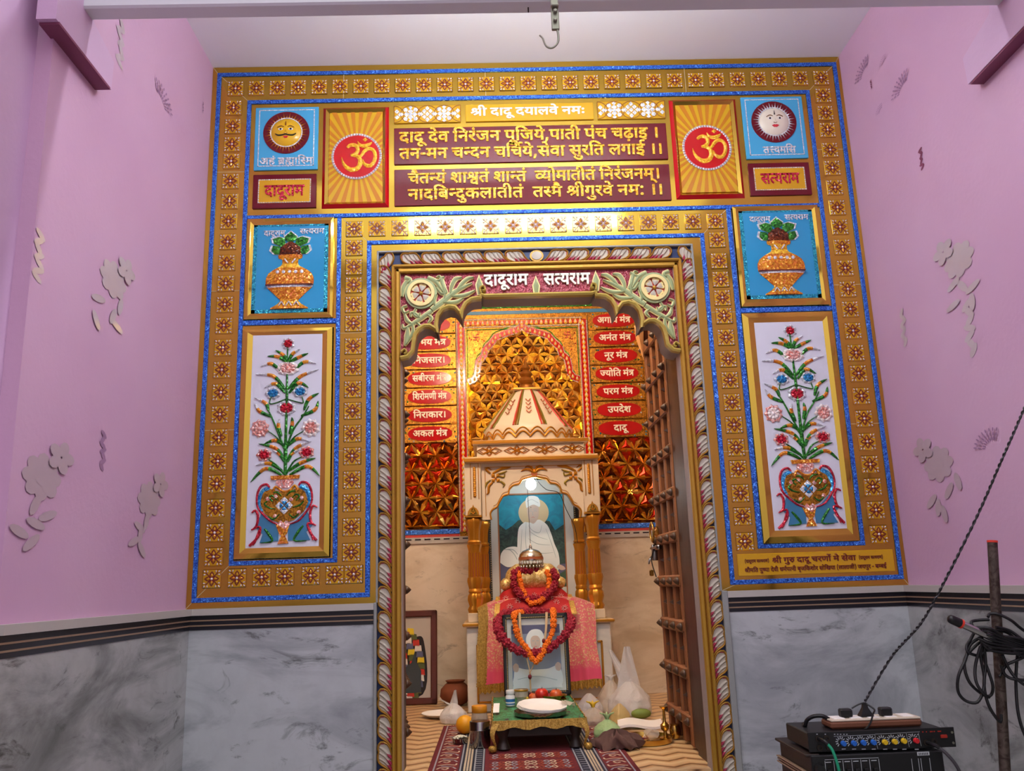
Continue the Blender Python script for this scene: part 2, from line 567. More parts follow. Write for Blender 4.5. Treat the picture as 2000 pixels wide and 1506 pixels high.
        for i in range(k - 1):
            fs += [(i, i + k, i + k + 1, i + 1), (i + k, i + 2 * k, i + 2 * k + 1, i + k + 1)]
            fs += [(i, i + 1, i + 1 + 3 * k, i + 3 * k), (i + 2 * k, i + 4 * k, i + 4 * k + 1, i + 2 * k + 1)]
        fs += [(0, 3 * k, 4 * k, 2 * k, k), (k - 1, 2 * k - 1, 3 * k - 1, 5 * k - 1, 4 * k - 1)]
        return self.add(v, fs)

    def disc(self, cx, cz, r, y0, y1, n=32, rz=None):
        return self.prism(circle(cx, cz, r, n, rz), y0, y1)

    def annulus(self, cx, cz, r0, r1, y0, y1, n=36):
        return self.ring(circle(cx, cz, r1, n), circle(cx, cz, r0, n), y0, y1)

    def lathe(self, prof, c=(0, 0, 0), n=20, m=None, cap=True, wob=None):
        """Profile of (radius, height) turned about the z axis at c."""
        k = len(prof)
        v = []
        for j in range(n):
            a = 2 * PI * j / n
            for (r, h) in prof:
                rr = r * (wob(a, h) if wob else 1.0)
                p = Vector((rr * math.cos(a), rr * math.sin(a), h))
                if m:
                    p = m @ p
                v.append((p.x + c[0], p.y + c[1], p.z + c[2]))
        fs = []
        for j in range(n):
            l = (j + 1) % n
            for i in range(k - 1):
                fs.append((j * k + i, l * k + i, l * k + i + 1, j * k + i + 1))
        if cap:
            fs.append(tuple(j * k for j in range(n - 1, -1, -1)))
            fs.append(tuple(j * k + k - 1 for j in range(n)))
        return self.add(v, fs)

    def tube(self, pts, r, n=8, smooth=0, cap=True):
        pts = [Vector(p) for p in pts]
        if smooth:
            pts = spline3(pts, smooth)
        k = len(pts)
        rs = [r] * k if isinstance(r, (int, float)) else resample(r, k)
        v, prev = [], None
        for i in range(k):
            t = (pts[min(i + 1, k - 1)] - pts[max(i - 1, 0)]).normalized()
            if prev is None:
                s = Vector((0, 0, 1)) if abs(t.z) < .9 else Vector((1, 0, 0))
                u = t.cross(s).normalized()
            else:
                u = (prev - t * prev.dot(t)).normalized()
            prev = u
            w = t.cross(u)
            for j in range(n):
                a = 2 * PI * j / n
                v.append(pts[i] + (u * math.cos(a) + w * math.sin(a)) * rs[i])
        fs = [(i * n + j, i * n + (j + 1) % n, (i + 1) * n + (j + 1) % n, (i + 1) * n + j) for i in range(k - 1) for j in range(n)]
        if cap:
            fs += [tuple(range(n - 1, -1, -1)), tuple(range((k - 1) * n, k * n))]
        return self.add(v, fs)

    def ball(self, c, r, sub=2, jit=0.0, seed=0):
        bm = bmesh.new()
        bmesh.ops.create_icosphere(bm, subdivisions=sub, radius=1.0)
        rs = r if isinstance(r, (tuple, list)) else (r, r, r)
        rnd = random.Random(seed)
        for q in bm.verts:
            s = 1 + (rnd.random() - .5) * 2 * jit
            q.co = Vector((q.co.x * rs[0] * s + c[0], q.co.y * rs[1] * s + c[1], q.co.z * rs[2] * s + c[2]))
        return self.bm(bm)

    def grid(self, fn, nu, nv, thick=None):
        """Sheet from fn(u, v) with u, v in 0..1; thick gives it a second skin along +y."""
        v = [tuple(fn(i / nu, j / nv)) for j in range(nv + 1) for i in range(nu + 1)]
        w = nu + 1
        fs = [(j * w + i, j * w + i + 1, (j + 1) * w + i + 1, (j + 1) * w + i) for j in range(nv) for i in range(nu)]
        if thick:
            o = len(v)
            v += [(p[0] + thick[0], p[1] + thick[1], p[2] + thick[2]) for p in v]
            fs += [tuple(q + o for q in f[::-1]) for f in fs]
            b = [(i, i + 1) for i in range(nu)] + [((j + 1) * w - 1, (j + 2) * w - 1) for j in range(nv)]
            b += [(nv * w + i + 1, nv * w + i) for i in range(nu)] + [((j + 1) * w, j * w) for j in range(nv)]
            fs += [(a, c + 0, c + o, a + o)[::-1] for a, c in b]
        return self.add(v, fs)

    def xform(self, m, start=0):
        for i in range(start, len(self.v)):
            self.v[i] = tuple(m @ Vector(self.v[i]))
        return self

    def build(self, name, parent=None, angle=35, base=None):
        me = bpy.data.meshes.new(name)
        if parent is not None:
            o0 = ORIGIN[parent.name]
        elif base is not None:
            o0 = Vector(base)
        else:
            xs, ys, zs = zip(*self.v)
            o0 = Vector(((min(xs) + max(xs)) / 2, (min(ys) + max(ys)) / 2, min(zs)))
        me.from_pydata([(p[0] - o0.x, p[1] - o0.y, p[2] - o0.z) for p in self.v], [], self.f)
        for n in self.mats:
            me.materials.append(MATS[n])
        me.polygons.foreach_set('material_index', self.mi)
        bm = bmesh.new()
        bm.from_mesh(me)
        bmesh.ops.recalc_face_normals(bm, faces=bm.faces)
        bm.to_mesh(me)
        bm.free()
        if angle:
            me.shade_smooth()
            me.set_sharp_from_angle(angle=math.radians(angle))
        ob = bpy.data.objects.new(name, me)
        COL.objects.link(ob)
        if parent is not None:
            ob.parent = parent
        else:
            ob.location = o0
        ORIGIN[ob.name] = o0
        return ob


ORIGIN = {}


def circle(cx, cz, r, n=32, rz=None):
    rz = r if rz is None else rz
    return [(cx + r * math.cos(2 * PI * i / n), cz + rz * math.sin(2 * PI * i / n)) for i in range(n)]


def resample(w, n):
    k = len(w) - 1
    o = []
    for i in range(n):
        t = i / (n - 1) * k
        j = min(int(t), k - 1)
        o.append(w[j] + (w[j + 1] - w[j]) * (t - j))
    return o


def spline3(p, n):
    """Catmull-Rom through 3D points, n samples in all."""
    k = len(p) - 1
    o = []
    for i in range(n):
        t = i / (n - 1) * k
        j = min(int(t), k - 1)
        f = t - j
        a, b, c, d = p[max(j - 1, 0)], p[j], p[j + 1], p[min(j + 2, k)]
        o.append(0.5 * ((2 * b) + (c - a) * f + (2 * a - 5 * b + 4 * c - d) * f * f + (3 * b - a - 3 * c + d) * f ** 3))
    return o


def spline(p, n):
    return [(q.x, q.z) for q in spline3([Vector((a[0], 0, a[1])) for a in p], n)]


def thing(name, label, cat, loc, group=None):
    o = bpy.data.objects.new(name, None)
    COL.objects.link(o)
    o.empty_display_size = 0.05
    o.location = loc
    ORIGIN[o.name] = Vector(loc)
    return tag(o, label, cat, group)


def tag(o, label, cat, group=None, kind=None):
    o['label'] = label
    o['category'] = cat
    if group:
        o['group'] = group
    if kind:
        o['kind'] = kind
    return o


def struct(mb, name, label, cat, angle=35):
    o = mb.build(name, None, angle)
    return tag(o, label, cat, None, 'structure')


def dup(ob, parent, offset, rot=None):
    """Copy of a part, sharing its mesh, moved by offset under the same thing."""
    c = ob.copy()
    COL.objects.link(c)
    c.parent = parent
    c.location = offset
    if rot:
        c.rotation_euler = rot
    ORIGIN[c.name] = ORIGIN[parent.name]
    return c


# ------------------------------------------------------------------ lettering
GCACHE = {}


def glyph(i):
    if i not in GCACHE:
        c = bpy.data.curves.new('glyph', 'CURVE')
        c.dimensions = '2D'
        c.fill_mode = 'BOTH'
        c.extrude = 0.5
        for con in GLYPHS[i].split('|'):
            pts = [tuple(map(int, p.split(','))) for p in con.split()]
            sp = c.splines.new('POLY')
            sp.points.add(len(pts) - 1)
            for k, (a, b) in enumerate(pts):
                sp.points[k].co = (a / 200.0, b / 200.0, 0, 1)
            sp.use_cyclic_u = True
        o = bpy.data.objects.new('glyph', c)
        COL.objects.link(o)
        bpy.context.view_layer.update()
        me = o.to_mesh()
        GCACHE[i] = ([tuple(v.co) for v in me.vertices], [tuple(f.vertices) for f in me.polygons])
        o.to_mesh_clear()
        bpy.data.objects.remove(o)
        bpy.data.curves.remove(c)
    return GCACHE[i]


def lettering(mb, key, x0, x1, zb, h, y, depth, squeeze=None):
    """Line of text from x0 to x1, base line zb, letter height h (foot to head line)."""
    wd, seq = TEXTS[key]
    sx = (x1 - x0) / (wd / 1000.0)
    sz = h / 0.62
    for t in seq.split():
        g, x = map(int, t.split(','))
        vs, fs = glyph(g)
        mb.add([(x0 + (v[0] + x / 1000.0) * sx, y - depth * (v[2] + .5), zb + v[1] * sz) for v in vs], fs)
    return mb


GLYPHS = (
"108,-5 125,-5 128,-1 128,105 145,105 148,107 149,110 149,127 145,129 93,129 89,128 87,125 88,109 91,106 102,105 103,103 103,69 102,68 85,71 73,74 82,87 84,94 85,100 84,107 82,112 79,118 74,123 64,129 57,131 51,131 40,130 28,126 22,122 18,116 14,107 13,101 13,96 16,87 21,79 27,73 27,71 3,58 1,55 2,51 12,37 15,36 28,42 51,57 76,49 35,24 34,20 35,19 44,6 48,3 51,4 102,37 103,35 103,-1 105,-4|49,84 42,91 39,98 39,101 40,105 44,107 48,108 56,107 58,105 59,101 59,98 57,92",
"18,-5 34,-5 38,-3 39,-1 39,105 56,106 58,107 59,110 59,125 57,128 56,129 38,129 36,130 29,150 23,163 18,170 11,177 5,181 -4,183 -13,184 -20,183 -27,182 -33,179 -40,173 -43,169 -47,163 -48,157 -49,150 -48,139 -45,128 -40,119 -36,118 -20,118 -18,119 -16,123 -21,136 -23,143 -23,150 -20,157 -15,160 -11,160 -6,159 -1,155 5,146 11,130 9,129 0,129 -4,127 -5,125 -5,110 -4,107 -2,106 13,105 13,1 14,-3",
"79,-15 82,-16 85,-16 98,-9 101,-6 100,-2 89,14 89,16 94,21 97,29 97,36 94,43 89,48 83,51 76,53 71,52 65,50 60,47 57,41 56,34 55,33 46,34 38,37 33,42 30,48 31,57 32,61 35,65 44,70 60,72 76,72 79,74 80,77 80,104 82,105 109,106 112,110 112,124 110,128 107,129 1,129 -3,128 -5,124 -5,110 -3,106 -1,106 51,105 53,105 54,104 53,96 40,94 29,91 20,86 13,79 8,72 5,63 4,54 5,43 7,38 12,29 15,25 23,18 31,14 40,11 53,9 65,9",
"19,-5 35,-5 38,-3 39,-1 39,103 40,105 55,105 58,107 59,110 59,125 58,127 56,129 1,129 -3,128 -5,125 -5,110 -3,107 -1,106 11,105 13,105 13,103 13,1 14,-3",
"73,-58 85,-57 96,-54 99,-51 99,-48 94,-33 91,-30 74,-34 67,-34 62,-31 60,-28 61,-22 64,-19 67,-17 73,-16 82,-17 89,-19 94,-21 105,-30 119,-48 123,-50 127,-49 139,-41 141,-39 141,-37 131,-22 121,-12 109,-2 96,4 91,12 89,15 95,23 97,28 97,33 95,41 90,48 85,51 80,52 74,53 67,51 62,48 58,44 57,39 56,33 51,33 40,36 34,41 31,48 30,57 34,64 42,69 51,71 76,72 78,73 80,77 80,104 82,105 109,106 111,109 112,125 110,128 107,129 -1,129 -4,127 -5,123 -5,109 -3,106 -1,106 53,105 54,104 53,96 40,94 29,91 20,86 12,78 8,71 5,64 4,55 5,48 7,37 11,30 15,24 22,18 31,14 40,11 53,9 65,9 66,8 67,6 59,5 53,2 47,-1 43,-6 38,-13 36,-19 36,-26 38,-39 41,-44 46,-49 51,-53 58,-56 65,-58",
"83,-5 100,-5 103,-1 103,105 119,105 122,107 124,110 123,127 119,129 1,129 -3,128 -5,125 -5,110 -3,107 1,105 22,105 27,96 27,89 24,83 17,78 6,75 3,73 3,69 5,60 8,51 13,42 18,35 25,29 33,25 40,23 56,22 65,23 76,27 77,26 77,-1 80,-4|51,45 44,47 40,49 35,54 33,58 38,61 46,67 51,78 53,89 50,105 76,105 77,103 77,56 70,51 64,47 56,46",
"51,-7 55,-6 65,5 66,9 65,11 42,32 35,40 32,45 30,52 31,59 35,64 40,66 49,65 56,61 51,47 53,43 71,37 74,38 76,40 79,50 85,60 91,64 96,66 97,65 97,-2 100,-4 103,-5 118,-5 121,-4 122,-2 123,104 125,105 139,105 143,108 143,124 143,127 141,129 137,129 1,129 -3,128 -5,124 -5,110 -3,106 -1,106 94,105 97,104 97,92 96,90 82,87 71,80 63,85 55,88 42,90 33,89 24,86 19,83 11,77 7,70 5,61 5,50 6,43 11,32 22,17 47,-6",
"78,-5 94,-5 97,-3 98,-1 98,103 100,105 114,105 118,107 119,110 118,127 117,128 114,129 1,129 -3,128 -5,125 -5,110 -3,107 -1,106 73,105 73,96 55,98 42,97 31,94 19,88 12,82 8,74 5,65 4,56 6,46 10,37 17,29 26,23 35,20 47,19 62,21 71,24 73,22 73,-1 74,-4|40,43 34,47 31,53 31,62 35,68 42,72 51,73 60,73 73,71 73,55 69,51 62,46 55,43 47,42",
"-33,118 -18,118 -15,120 -14,124 -23,152 -29,163 -34,170 -42,178 -52,183 -69,184 -79,182 -85,180 -87,176 -79,159 -76,157 -67,160 -61,160 -56,158 -53,156 -46,145 -38,121 -36,119",
"78,-5 94,-5 97,-3 98,-1 98,103 98,105 100,105 114,105 117,107 119,110 118,127 116,128 114,129 1,129 -3,128 -5,125 -5,110 -3,107 -1,106 72,105 72,80 71,79 13,78 6,74 3,69 3,64 3,60 5,53 11,44 20,36 28,33 37,34 42,38 45,46 46,55 71,55 72,53 72,-1 74,-4",
"87,-5 103,-5 106,-1 107,105 123,105 126,107 127,110 127,127 125,129 121,129 1,129 -3,128 -5,125 -5,110 -3,107 1,105 20,105 20,69 13,68 10,67 6,64 3,58 3,53 5,47 10,38 15,33 23,28 28,26 33,26 39,28 44,32 46,38 46,44 47,45 80,45 81,44 81,-1 83,-4|47,69 46,71 47,105 80,105 81,71 80,69",
"21,8 27,6 34,7 40,11 44,17 45,24 44,29 40,36 34,40 27,41 22,40 16,36 12,31 11,24 12,17 16,11|21,71 27,69 34,71 40,74 44,82 45,87 43,94 38,101 32,104 25,104 20,102 14,98 12,92 11,87 12,80 16,74",
"19,-5 35,-5 38,-3 39,-1 39,103 40,105 56,106 58,107 59,110 59,125 57,128 55,129 37,129 35,131 32,137 32,143 33,148 35,152 42,157 51,160 56,160 73,158 91,149 105,138 121,119 125,118 141,118 144,119 145,121 145,125 137,137 127,150 118,159 105,169 94,175 82,180 67,183 53,184 44,183 35,181 26,178 19,173 14,168 9,161 7,154 6,145 7,136 8,130 6,129 -1,129 -4,127 -5,110 -3,107 -1,106 11,105 13,105 13,103 13,1 14,-3",
"64,-5 69,-7 72,-5 83,5 84,7 83,11 58,32 42,49 58,59 67,70 69,76 72,86 72,97 71,104 73,105 85,105 89,108 90,110 89,126 88,128 85,129 -1,129 -3,128 -5,124 -5,110 -3,106 1,105 44,105 45,104 46,95 46,88 44,83 40,78 37,77 31,81 24,83 13,82 8,79 5,76 3,70 3,65 5,59 7,54 20,38 44,13",
"-33,140 -27,138 -20,139 -15,143 -11,149 -10,154 -12,161 -15,166 -20,170 -26,171 -31,170 -36,167 -40,161 -42,154 -41,149 -38,144",
"115,-5 132,-5 135,-1 135,105 152,105 155,107 156,110 156,125 155,127 154,129 150,129 1,129 -3,128 -5,125 -5,110 -3,107 -1,106 109,105 110,94 109,93 60,93 56,91 51,78 50,74 51,72 63,62 69,53 71,47 71,42 69,38 65,36 58,36 53,38 44,47 34,64 24,89 20,90 19,90 4,85 2,83 1,80 6,67 14,49 24,33 33,23 38,19 46,15 56,12 65,11 74,13 82,17 89,22 92,26 95,33 96,44 96,49 94,58 88,69 109,69 110,67 110,-1 112,-4",
"80,-5 96,-5 100,-3 100,-1 101,103 101,105 118,106 120,107 121,110 121,127 119,128 116,129 1,129 -3,128 -5,125 -5,109 -1,106 10,105 11,103 12,60 13,51 17,42 22,35 27,31 35,27 42,25 51,24 60,25 74,30 75,-1 76,-3|46,49 42,51 39,55 37,62 37,105 74,105 75,58 68,53 60,49 53,48",
"-34,-58 -23,-57 -12,-54 -8,-51 -8,-48 -13,-33 -16,-31 -19,-30 -28,-34 -34,-34 -41,-34 -45,-31 -47,-28 -46,-22 -43,-19 -39,-17 -32,-16 -25,-17 -14,-21 -3,-29 13,-49 15,-50 19,-50 31,-42 33,-40 34,-37 26,-25 17,-14 8,-6 -3,0 -12,4 -25,7 -34,7 -48,5 -55,1 -61,-2 -68,-12 -71,-19 -71,-24 -70,-33 -66,-44 -56,-53 -50,-56 -43,-58",
"10,-31 24,-30 27,-27 37,-4 44,20 44,23 40,28 19,28 16,27 15,25 4,-25 5,-29",
"40,-5 42,-7 46,-7 58,5 59,9 56,12 44,23 34,34 30,43 30,50 33,56 37,58 44,60 53,61 73,61 74,61 75,59 75,0 76,-3 80,-5 96,-5 99,-4 101,-2 101,104 103,105 118,105 121,108 122,124 119,128 116,129 1,129 -3,128 -5,126 -5,110 -3,106 -1,106 73,105 75,104 75,86 74,85 42,84 28,81 20,77 15,73 9,67 6,59 4,52 4,43 9,29 19,14",
"94,-5 110,-5 114,-1 114,105 130,105 133,107 135,110 135,125 134,127 132,129 128,129 1,129 -3,128 -5,125 -5,110 -3,107 -1,106 88,105 88,55 83,49 74,44 64,42 56,44 53,46 50,49 49,56 51,62 56,66 65,69 78,69 80,71 81,74 82,89 81,91 79,92 6,93 4,92 3,89 3,74 4,71 6,69 26,69 24,62 23,55 24,47 26,42 31,33 35,29 40,25 49,21 64,19 78,21 88,24 88,22 88,-1 91,-4",
"48,-41 55,-43 60,-42 65,-39 69,-34 71,-27 70,-22 67,-16 62,-12 55,-10 49,-12 44,-16 41,-20 39,-27 40,-32 43,-38|48,-4 62,-5 73,-4 82,-2 89,0 96,5 101,10 106,16 108,23 109,31 109,36 107,43 101,53 98,56 91,60 82,62 71,62 62,60 54,56 48,50 44,43 42,34 42,23 37,27 33,32 30,40 30,47 31,52 34,58 38,63 44,66 55,69 78,70 81,72 82,76 82,104 83,105 116,105 118,106 120,110 120,124 119,127 118,129 1,129 -3,128 -5,126 -5,110 -3,106 -1,106 55,105 56,104 56,95 55,94 46,92 33,88 26,85 17,78 9,67 6,59 5,52 5,40 6,31 11,20 15,14 20,9 31,2 38,-1|69,19 67,20 66,27 66,31 69,36 74,39 78,39 82,38 84,34 84,29 83,26 78,22",
"71,-25 76,-27 80,-25 88,-9 87,-5 85,-4 74,0 80,3 85,7 89,12 92,18 94,31 93,38 92,43 87,51 76,59 69,62 56,64 44,63 37,61 32,65 31,70 33,73 38,74 78,74 82,75 83,77 84,79 84,105 85,105 101,105 104,106 106,110 105,126 104,128 101,129 -1,129 -4,126 -5,123 -5,110 -3,106 -1,106 56,105 58,105 58,99 56,98 38,98 28,96 17,92 10,85 6,78 5,70 7,60 12,51 21,42 31,35 46,39 58,39 65,37 68,34 68,31 67,26 64,22 56,20 49,19 42,18 31,25 26,27 20,28 13,27 9,24 6,18 5,13 6,7 10,2 15,-1 35,-5 53,-16",
"39,-5 56,-5 59,-3 60,-1 60,125 58,128 56,129 38,129 36,128 34,125 34,1 35,-3",
"10,46 57,46 61,47 63,49 63,52 62,70 59,72 9,72 7,71 5,68 5,52 6,48",
"23,35 28,33 33,33 41,36 44,40 45,44 46,54 76,55 80,56 82,60 81,76 80,78 76,79 20,79 13,78 8,75 4,71 3,67 3,62 4,56 7,49 11,44 17,38|-3,107 1,105 76,106 78,107 79,110 79,125 78,128 74,129 -1,129 -3,128 -5,125 -5,110",
"-37,118 -20,118 -18,120 -17,122 -17,125 -23,134 -27,143 -27,149 -26,154 -24,158 -19,160 -11,160 -1,156 3,158 9,174 8,177 7,179 -4,183 -13,184 -24,184 -31,182 -37,180 -42,176 -47,171 -50,167 -52,160 -53,152 -52,143 -48,133 -42,120 -40,119",
"61,-5 64,-7 67,-7 80,5 81,9 78,13 67,22 46,44 41,49 44,50 56,47 71,45 96,47 97,-2 98,-4 101,-5 118,-5 121,-4 122,-2 122,104 123,105 139,106 142,108 143,124 141,128 137,129 1,129 -3,128 -5,126 -5,110 -3,106 1,105 35,105 37,104 39,90 37,79 35,78 29,82 24,83 13,82 8,79 5,76 3,70 4,63 5,58 8,52 20,36 40,14|62,70 61,70 61,72 63,79 64,88 64,97 63,104 64,105 96,105 96,72 78,69",
"-47,-57 -31,-58 -22,-58 -15,-56 -8,-53 -2,-50 3,-44 8,-33 9,-26 8,-19 7,-13 3,-6 -6,2 -18,6 -33,7 -47,4 -53,1 -54,-1 -54,-4 -49,-17 -47,-20 -44,-21 -35,-17 -27,-16 -21,-17 -17,-20 -15,-24 -17,-29 -18,-31 -24,-34 -36,-34 -44,-33 -51,-30 -62,-23 -75,-8 -78,-7 -81,-7 -95,-17 -96,-19 -95,-22 -87,-31 -76,-42 -60,-53",
"80,-5 96,-5 98,-4 99,-1 100,105 116,105 119,107 120,110 120,127 118,128 116,129 1,129 -3,128 -5,125 -5,110 -3,107 1,105 21,105 20,77 13,76 8,73 4,67 3,60 6,51 12,42 19,36 26,32 33,31 38,32 42,35 45,40 46,47 47,105 73,105 74,1 75,-3",
"71,-25 76,-27 80,-25 88,-9 87,-5 85,-4 74,0 80,3 85,7 89,12 92,18 94,31 93,38 92,43 87,51 76,59 69,62 56,64 44,63 37,61 32,65 31,70 33,73 38,74 78,74 82,75 83,77 84,79 84,105 85,105 101,105 104,106 105,108 106,124 104,128 101,129 76,130 72,137 70,142 70,151 71,155 73,158 78,160 83,161 96,156 98,157 100,159 105,173 105,177 101,179 92,183 83,184 73,184 65,182 55,177 49,171 46,166 45,160 44,151 45,141 49,129 -1,129 -3,128 -5,124 -5,110 -3,106 -1,106 56,105 58,105 58,99 56,98 40,98 29,97 20,94 15,91 9,85 7,79 5,72 6,65 8,58 13,49 20,42 29,35 33,35 44,38 51,40 62,39 65,37 68,34 68,31 67,25 64,22 58,20 51,19 42,18 28,27 22,28 17,28 11,26 9,24 6,18 5,13 7,6 13,0 20,-3 35,-5 53,-16",
"-35,118 -18,118 -15,120 -14,124 -23,152 -29,164 -34,170 -42,178 -53,183 -69,184 -80,182 -85,180 -87,176 -78,158 -88,154 -90,151 -85,135 -83,133 -80,132 -67,136 -56,135 -48,131 -38,119|-71,159 -60,160 -57,160",
"66,-3 68,-5 72,-5 86,5 87,8 87,11 80,20 59,44 70,54 78,67 81,81 82,89 80,101 78,108 73,116 68,121 61,126 52,130 46,131 34,131 28,130 23,127 18,124 13,119 11,116 9,108 8,103 11,92 15,85 19,80 25,76 34,72 50,69 45,64 39,61 32,65 23,68 18,67 12,66 7,62 4,58 3,54 3,47 7,40 14,35 21,33 34,34 36,33 48,20|98,-3 102,-5 118,-5 122,-3 123,-1 123,105 140,106 143,108 144,125 142,128 140,129 84,129 81,128 80,126 79,110 81,107 84,105 97,105 97,0|45,94 39,95 35,98 32,103 34,107 37,108 43,108 47,107 52,103 55,98 55,93",
"105,-32 121,-32 125,-31 126,-29 126,105 129,105 143,106 145,106 147,110 146,126 145,128 141,129 93,129 89,128 88,124 88,108 91,106 100,105 100,70 98,70 73,74 82,87 84,94 85,99 84,106 82,112 79,117 75,123 64,129 57,131 42,131 30,127 24,123 18,117 14,108 13,101 14,92 16,87 21,79 27,72 26,70 3,58 1,56 1,52 12,37 15,36 28,42 51,57 79,49 76,47 66,46 58,43 51,38 48,34 43,27 41,20 40,11 41,2 43,-3 48,-11 58,-19 69,-23 78,-24 89,-23 100,-20 101,-29 102,-31|76,0 69,3 66,7 66,15 69,20 75,23 80,24 100,23 100,7 99,6 89,1 82,0|49,84 42,90 39,96 38,99 39,103 40,105 44,107 48,108 53,108 56,106 58,105 59,101 59,97 57,92",
"151,-5 168,-5 171,-1 171,105 188,105 191,107 192,110 192,125 190,128 186,129 1,129 -3,128 -5,125 -5,110 -3,107 -1,106 91,105 95,96 95,89 92,83 87,79 76,76 75,76 75,78 74,92 73,95 67,96 53,98 40,97 26,92 17,87 12,82 8,74 5,65 4,56 6,47 7,42 10,37 17,29 25,24 31,21 46,19 56,19 67,22 78,27 87,34 100,26 114,22 130,23 145,27 146,26 146,-1 148,-4|40,44 34,47 31,53 31,62 35,68 38,71 47,73 55,73 71,71 74,56 71,52 64,47 55,43 47,42|119,45 112,47 109,49 103,54 101,58 107,61 114,67 120,78 121,89 119,105 145,105 146,103 145,56 138,51 132,47 125,46",
"19,-5 35,-5 39,-1 39,105 55,105 58,107 59,110 59,125 57,128 55,129 37,129 36,130 31,145 25,159 18,170 10,177 5,181 -6,184 -17,184 -28,182 -33,180 -35,177 -28,159 -24,157 -15,160 -10,160 -2,157 3,150 11,130 10,129 -1,129 -4,127 -5,110 -4,108 -2,106 12,105 13,103 13,1 14,-3 16,-4",
"19,-58 22,-57 33,-49 34,-48 35,-44 26,-31 14,-19 1,-9 -12,-4 -30,-3 -37,-4 -40,-6 -41,-10 -38,-24 -37,-27 -33,-28 -28,-27 -19,-28 -8,-31 1,-38 15,-57",
"81,-5 98,-5 101,-1 101,105 118,105 120,107 122,110 121,127 119,129 116,129 1,129 -3,128 -5,125 -5,110 -3,107 -1,106 75,105 75,98 74,95 56,98 44,97 33,95 26,92 19,88 12,82 8,74 5,65 4,56 6,46 10,37 17,29 26,24 37,20 49,19 64,20 75,24 76,-1 78,-4|46,42 38,44 32,49 31,53 30,58 31,62 33,67 53,42|74,52 73,53 57,73 58,74 74,73 75,71 75,55",
"62,-57 76,-58 87,-58 100,-54 107,-50 112,-44 117,-33 118,-26 116,-15 114,-10 110,-4 103,2 94,6 89,15 95,23 97,32 96,39 91,47 85,51 80,52 74,53 67,51 62,48 58,44 57,39 56,33 49,33 40,36 36,39 33,42 30,50 31,59 35,65 44,70 53,72 76,72 78,73 80,77 80,104 82,105 109,106 111,109 112,125 110,128 107,129 -1,129 -4,127 -5,123 -5,109 -3,106 -1,106 53,105 54,104 53,96 40,94 29,91 20,86 13,80 10,75 6,68 5,59 5,50 6,42 10,33 15,25 22,18 31,14 40,11 53,9 65,9 66,8 67,6 56,1 55,-1 55,-4 60,-17 62,-20 65,-20 74,-17 82,-16 89,-17 93,-21 94,-24 93,-28 91,-31 85,-34 74,-34 62,-32 55,-29 47,-23 33,-8 31,-7 28,-7 14,-17 13,-19 14,-22 21,-31 33,-42 49,-53",
"74,-5 91,-5 94,-3 95,1 95,49 100,55 109,61 114,61 118,60 121,56 122,51 122,44 121,37 116,26 111,17 112,13 130,3 133,4 137,10 143,22 147,37 148,49 145,64 143,69 139,74 134,79 127,82 121,84 112,84 105,84 96,80 95,82 95,105 157,106 159,107 160,110 160,125 158,128 155,129 1,129 -3,128 -4,127 -5,110 -3,107 -1,106 69,105 69,96 51,98 40,97 31,95 24,92 19,88 12,82 8,74 5,67 4,58 6,46 10,37 17,29 26,23 38,19 49,19 60,21 69,25 70,-1 71,-3|40,43 37,45 33,48 31,55 31,62 32,65 35,69 40,72 46,73 51,73 69,72 69,55 68,53 60,47 53,43 46,42",
"61,-5 65,-7 69,-5 80,5 81,7 80,11 56,32 41,49 44,50 62,46 78,45 98,47 101,49 102,50 100,67 98,71 96,71 76,69 61,70 64,85 64,95 63,104 65,105 80,105 83,106 85,110 85,126 83,128 80,129 -1,129 -3,128 -5,124 -5,110 -3,106 1,105 37,105 39,95 39,88 37,79 35,78 28,82 20,83 13,82 8,79 5,76 3,70 3,65 5,58 11,49 24,32 40,14",
"21,-6 27,-7 34,-7 39,-5 44,0 46,7 46,16 43,23 39,27 32,29 25,29 19,27 14,21 12,14 13,5 15,0|24,79 30,78 37,80 41,82 45,88 47,97 45,104 43,109 37,113 30,115 23,114 18,111 14,106 12,97 14,88 18,82",
"120,-5 136,-5 139,-3 140,-1 140,103 140,105 141,105 156,105 159,107 161,110 161,125 159,127 156,129 105,129 102,128 99,125 100,109 101,107 104,105 113,105 114,78 113,76 100,75 89,75 88,76 93,83 96,91 97,100 96,105 94,112 91,117 87,122 82,126 75,129 68,131 55,131 41,129 26,123 24,119 25,118 30,103 32,101 35,100 48,106 57,107 65,107 70,103 71,96 68,91 60,88 50,87 47,85 46,82 47,67 48,65 51,63 63,64 68,58 72,53 73,49 73,44 71,39 66,36 57,36 51,38 43,46 37,53 23,80 19,81 3,75 1,71 8,55 21,34 30,24 37,19 44,15 53,12 62,11 71,12 82,15 87,19 93,24 96,29 98,35 99,44 98,49 100,51 113,52 114,51 114,49 114,-1 116,-4",
"46,-31 49,-33 53,-32 64,-21 65,-17 64,-14 43,3 36,12 33,17 32,24 33,30 35,33 42,39 51,41 65,40 73,37 76,32 76,28 74,25 71,22 62,18 60,16 59,14 65,-2 69,-4 76,-3 83,1 93,8 97,14 99,19 101,24 101,35 99,41 96,48 91,54 85,58 76,62 64,65 51,65 38,62 35,66 35,71 38,74 44,74 89,74 91,75 93,78 93,104 94,105 110,106 112,106 114,109 114,125 112,128 110,129 1,129 -3,128 -5,125 -5,109 -3,106 -1,106 67,105 67,98 40,98 31,96 24,94 19,91 13,85 11,80 9,75 10,62 12,57 16,50 11,42 8,33 7,24 9,10 14,1 24,-12",
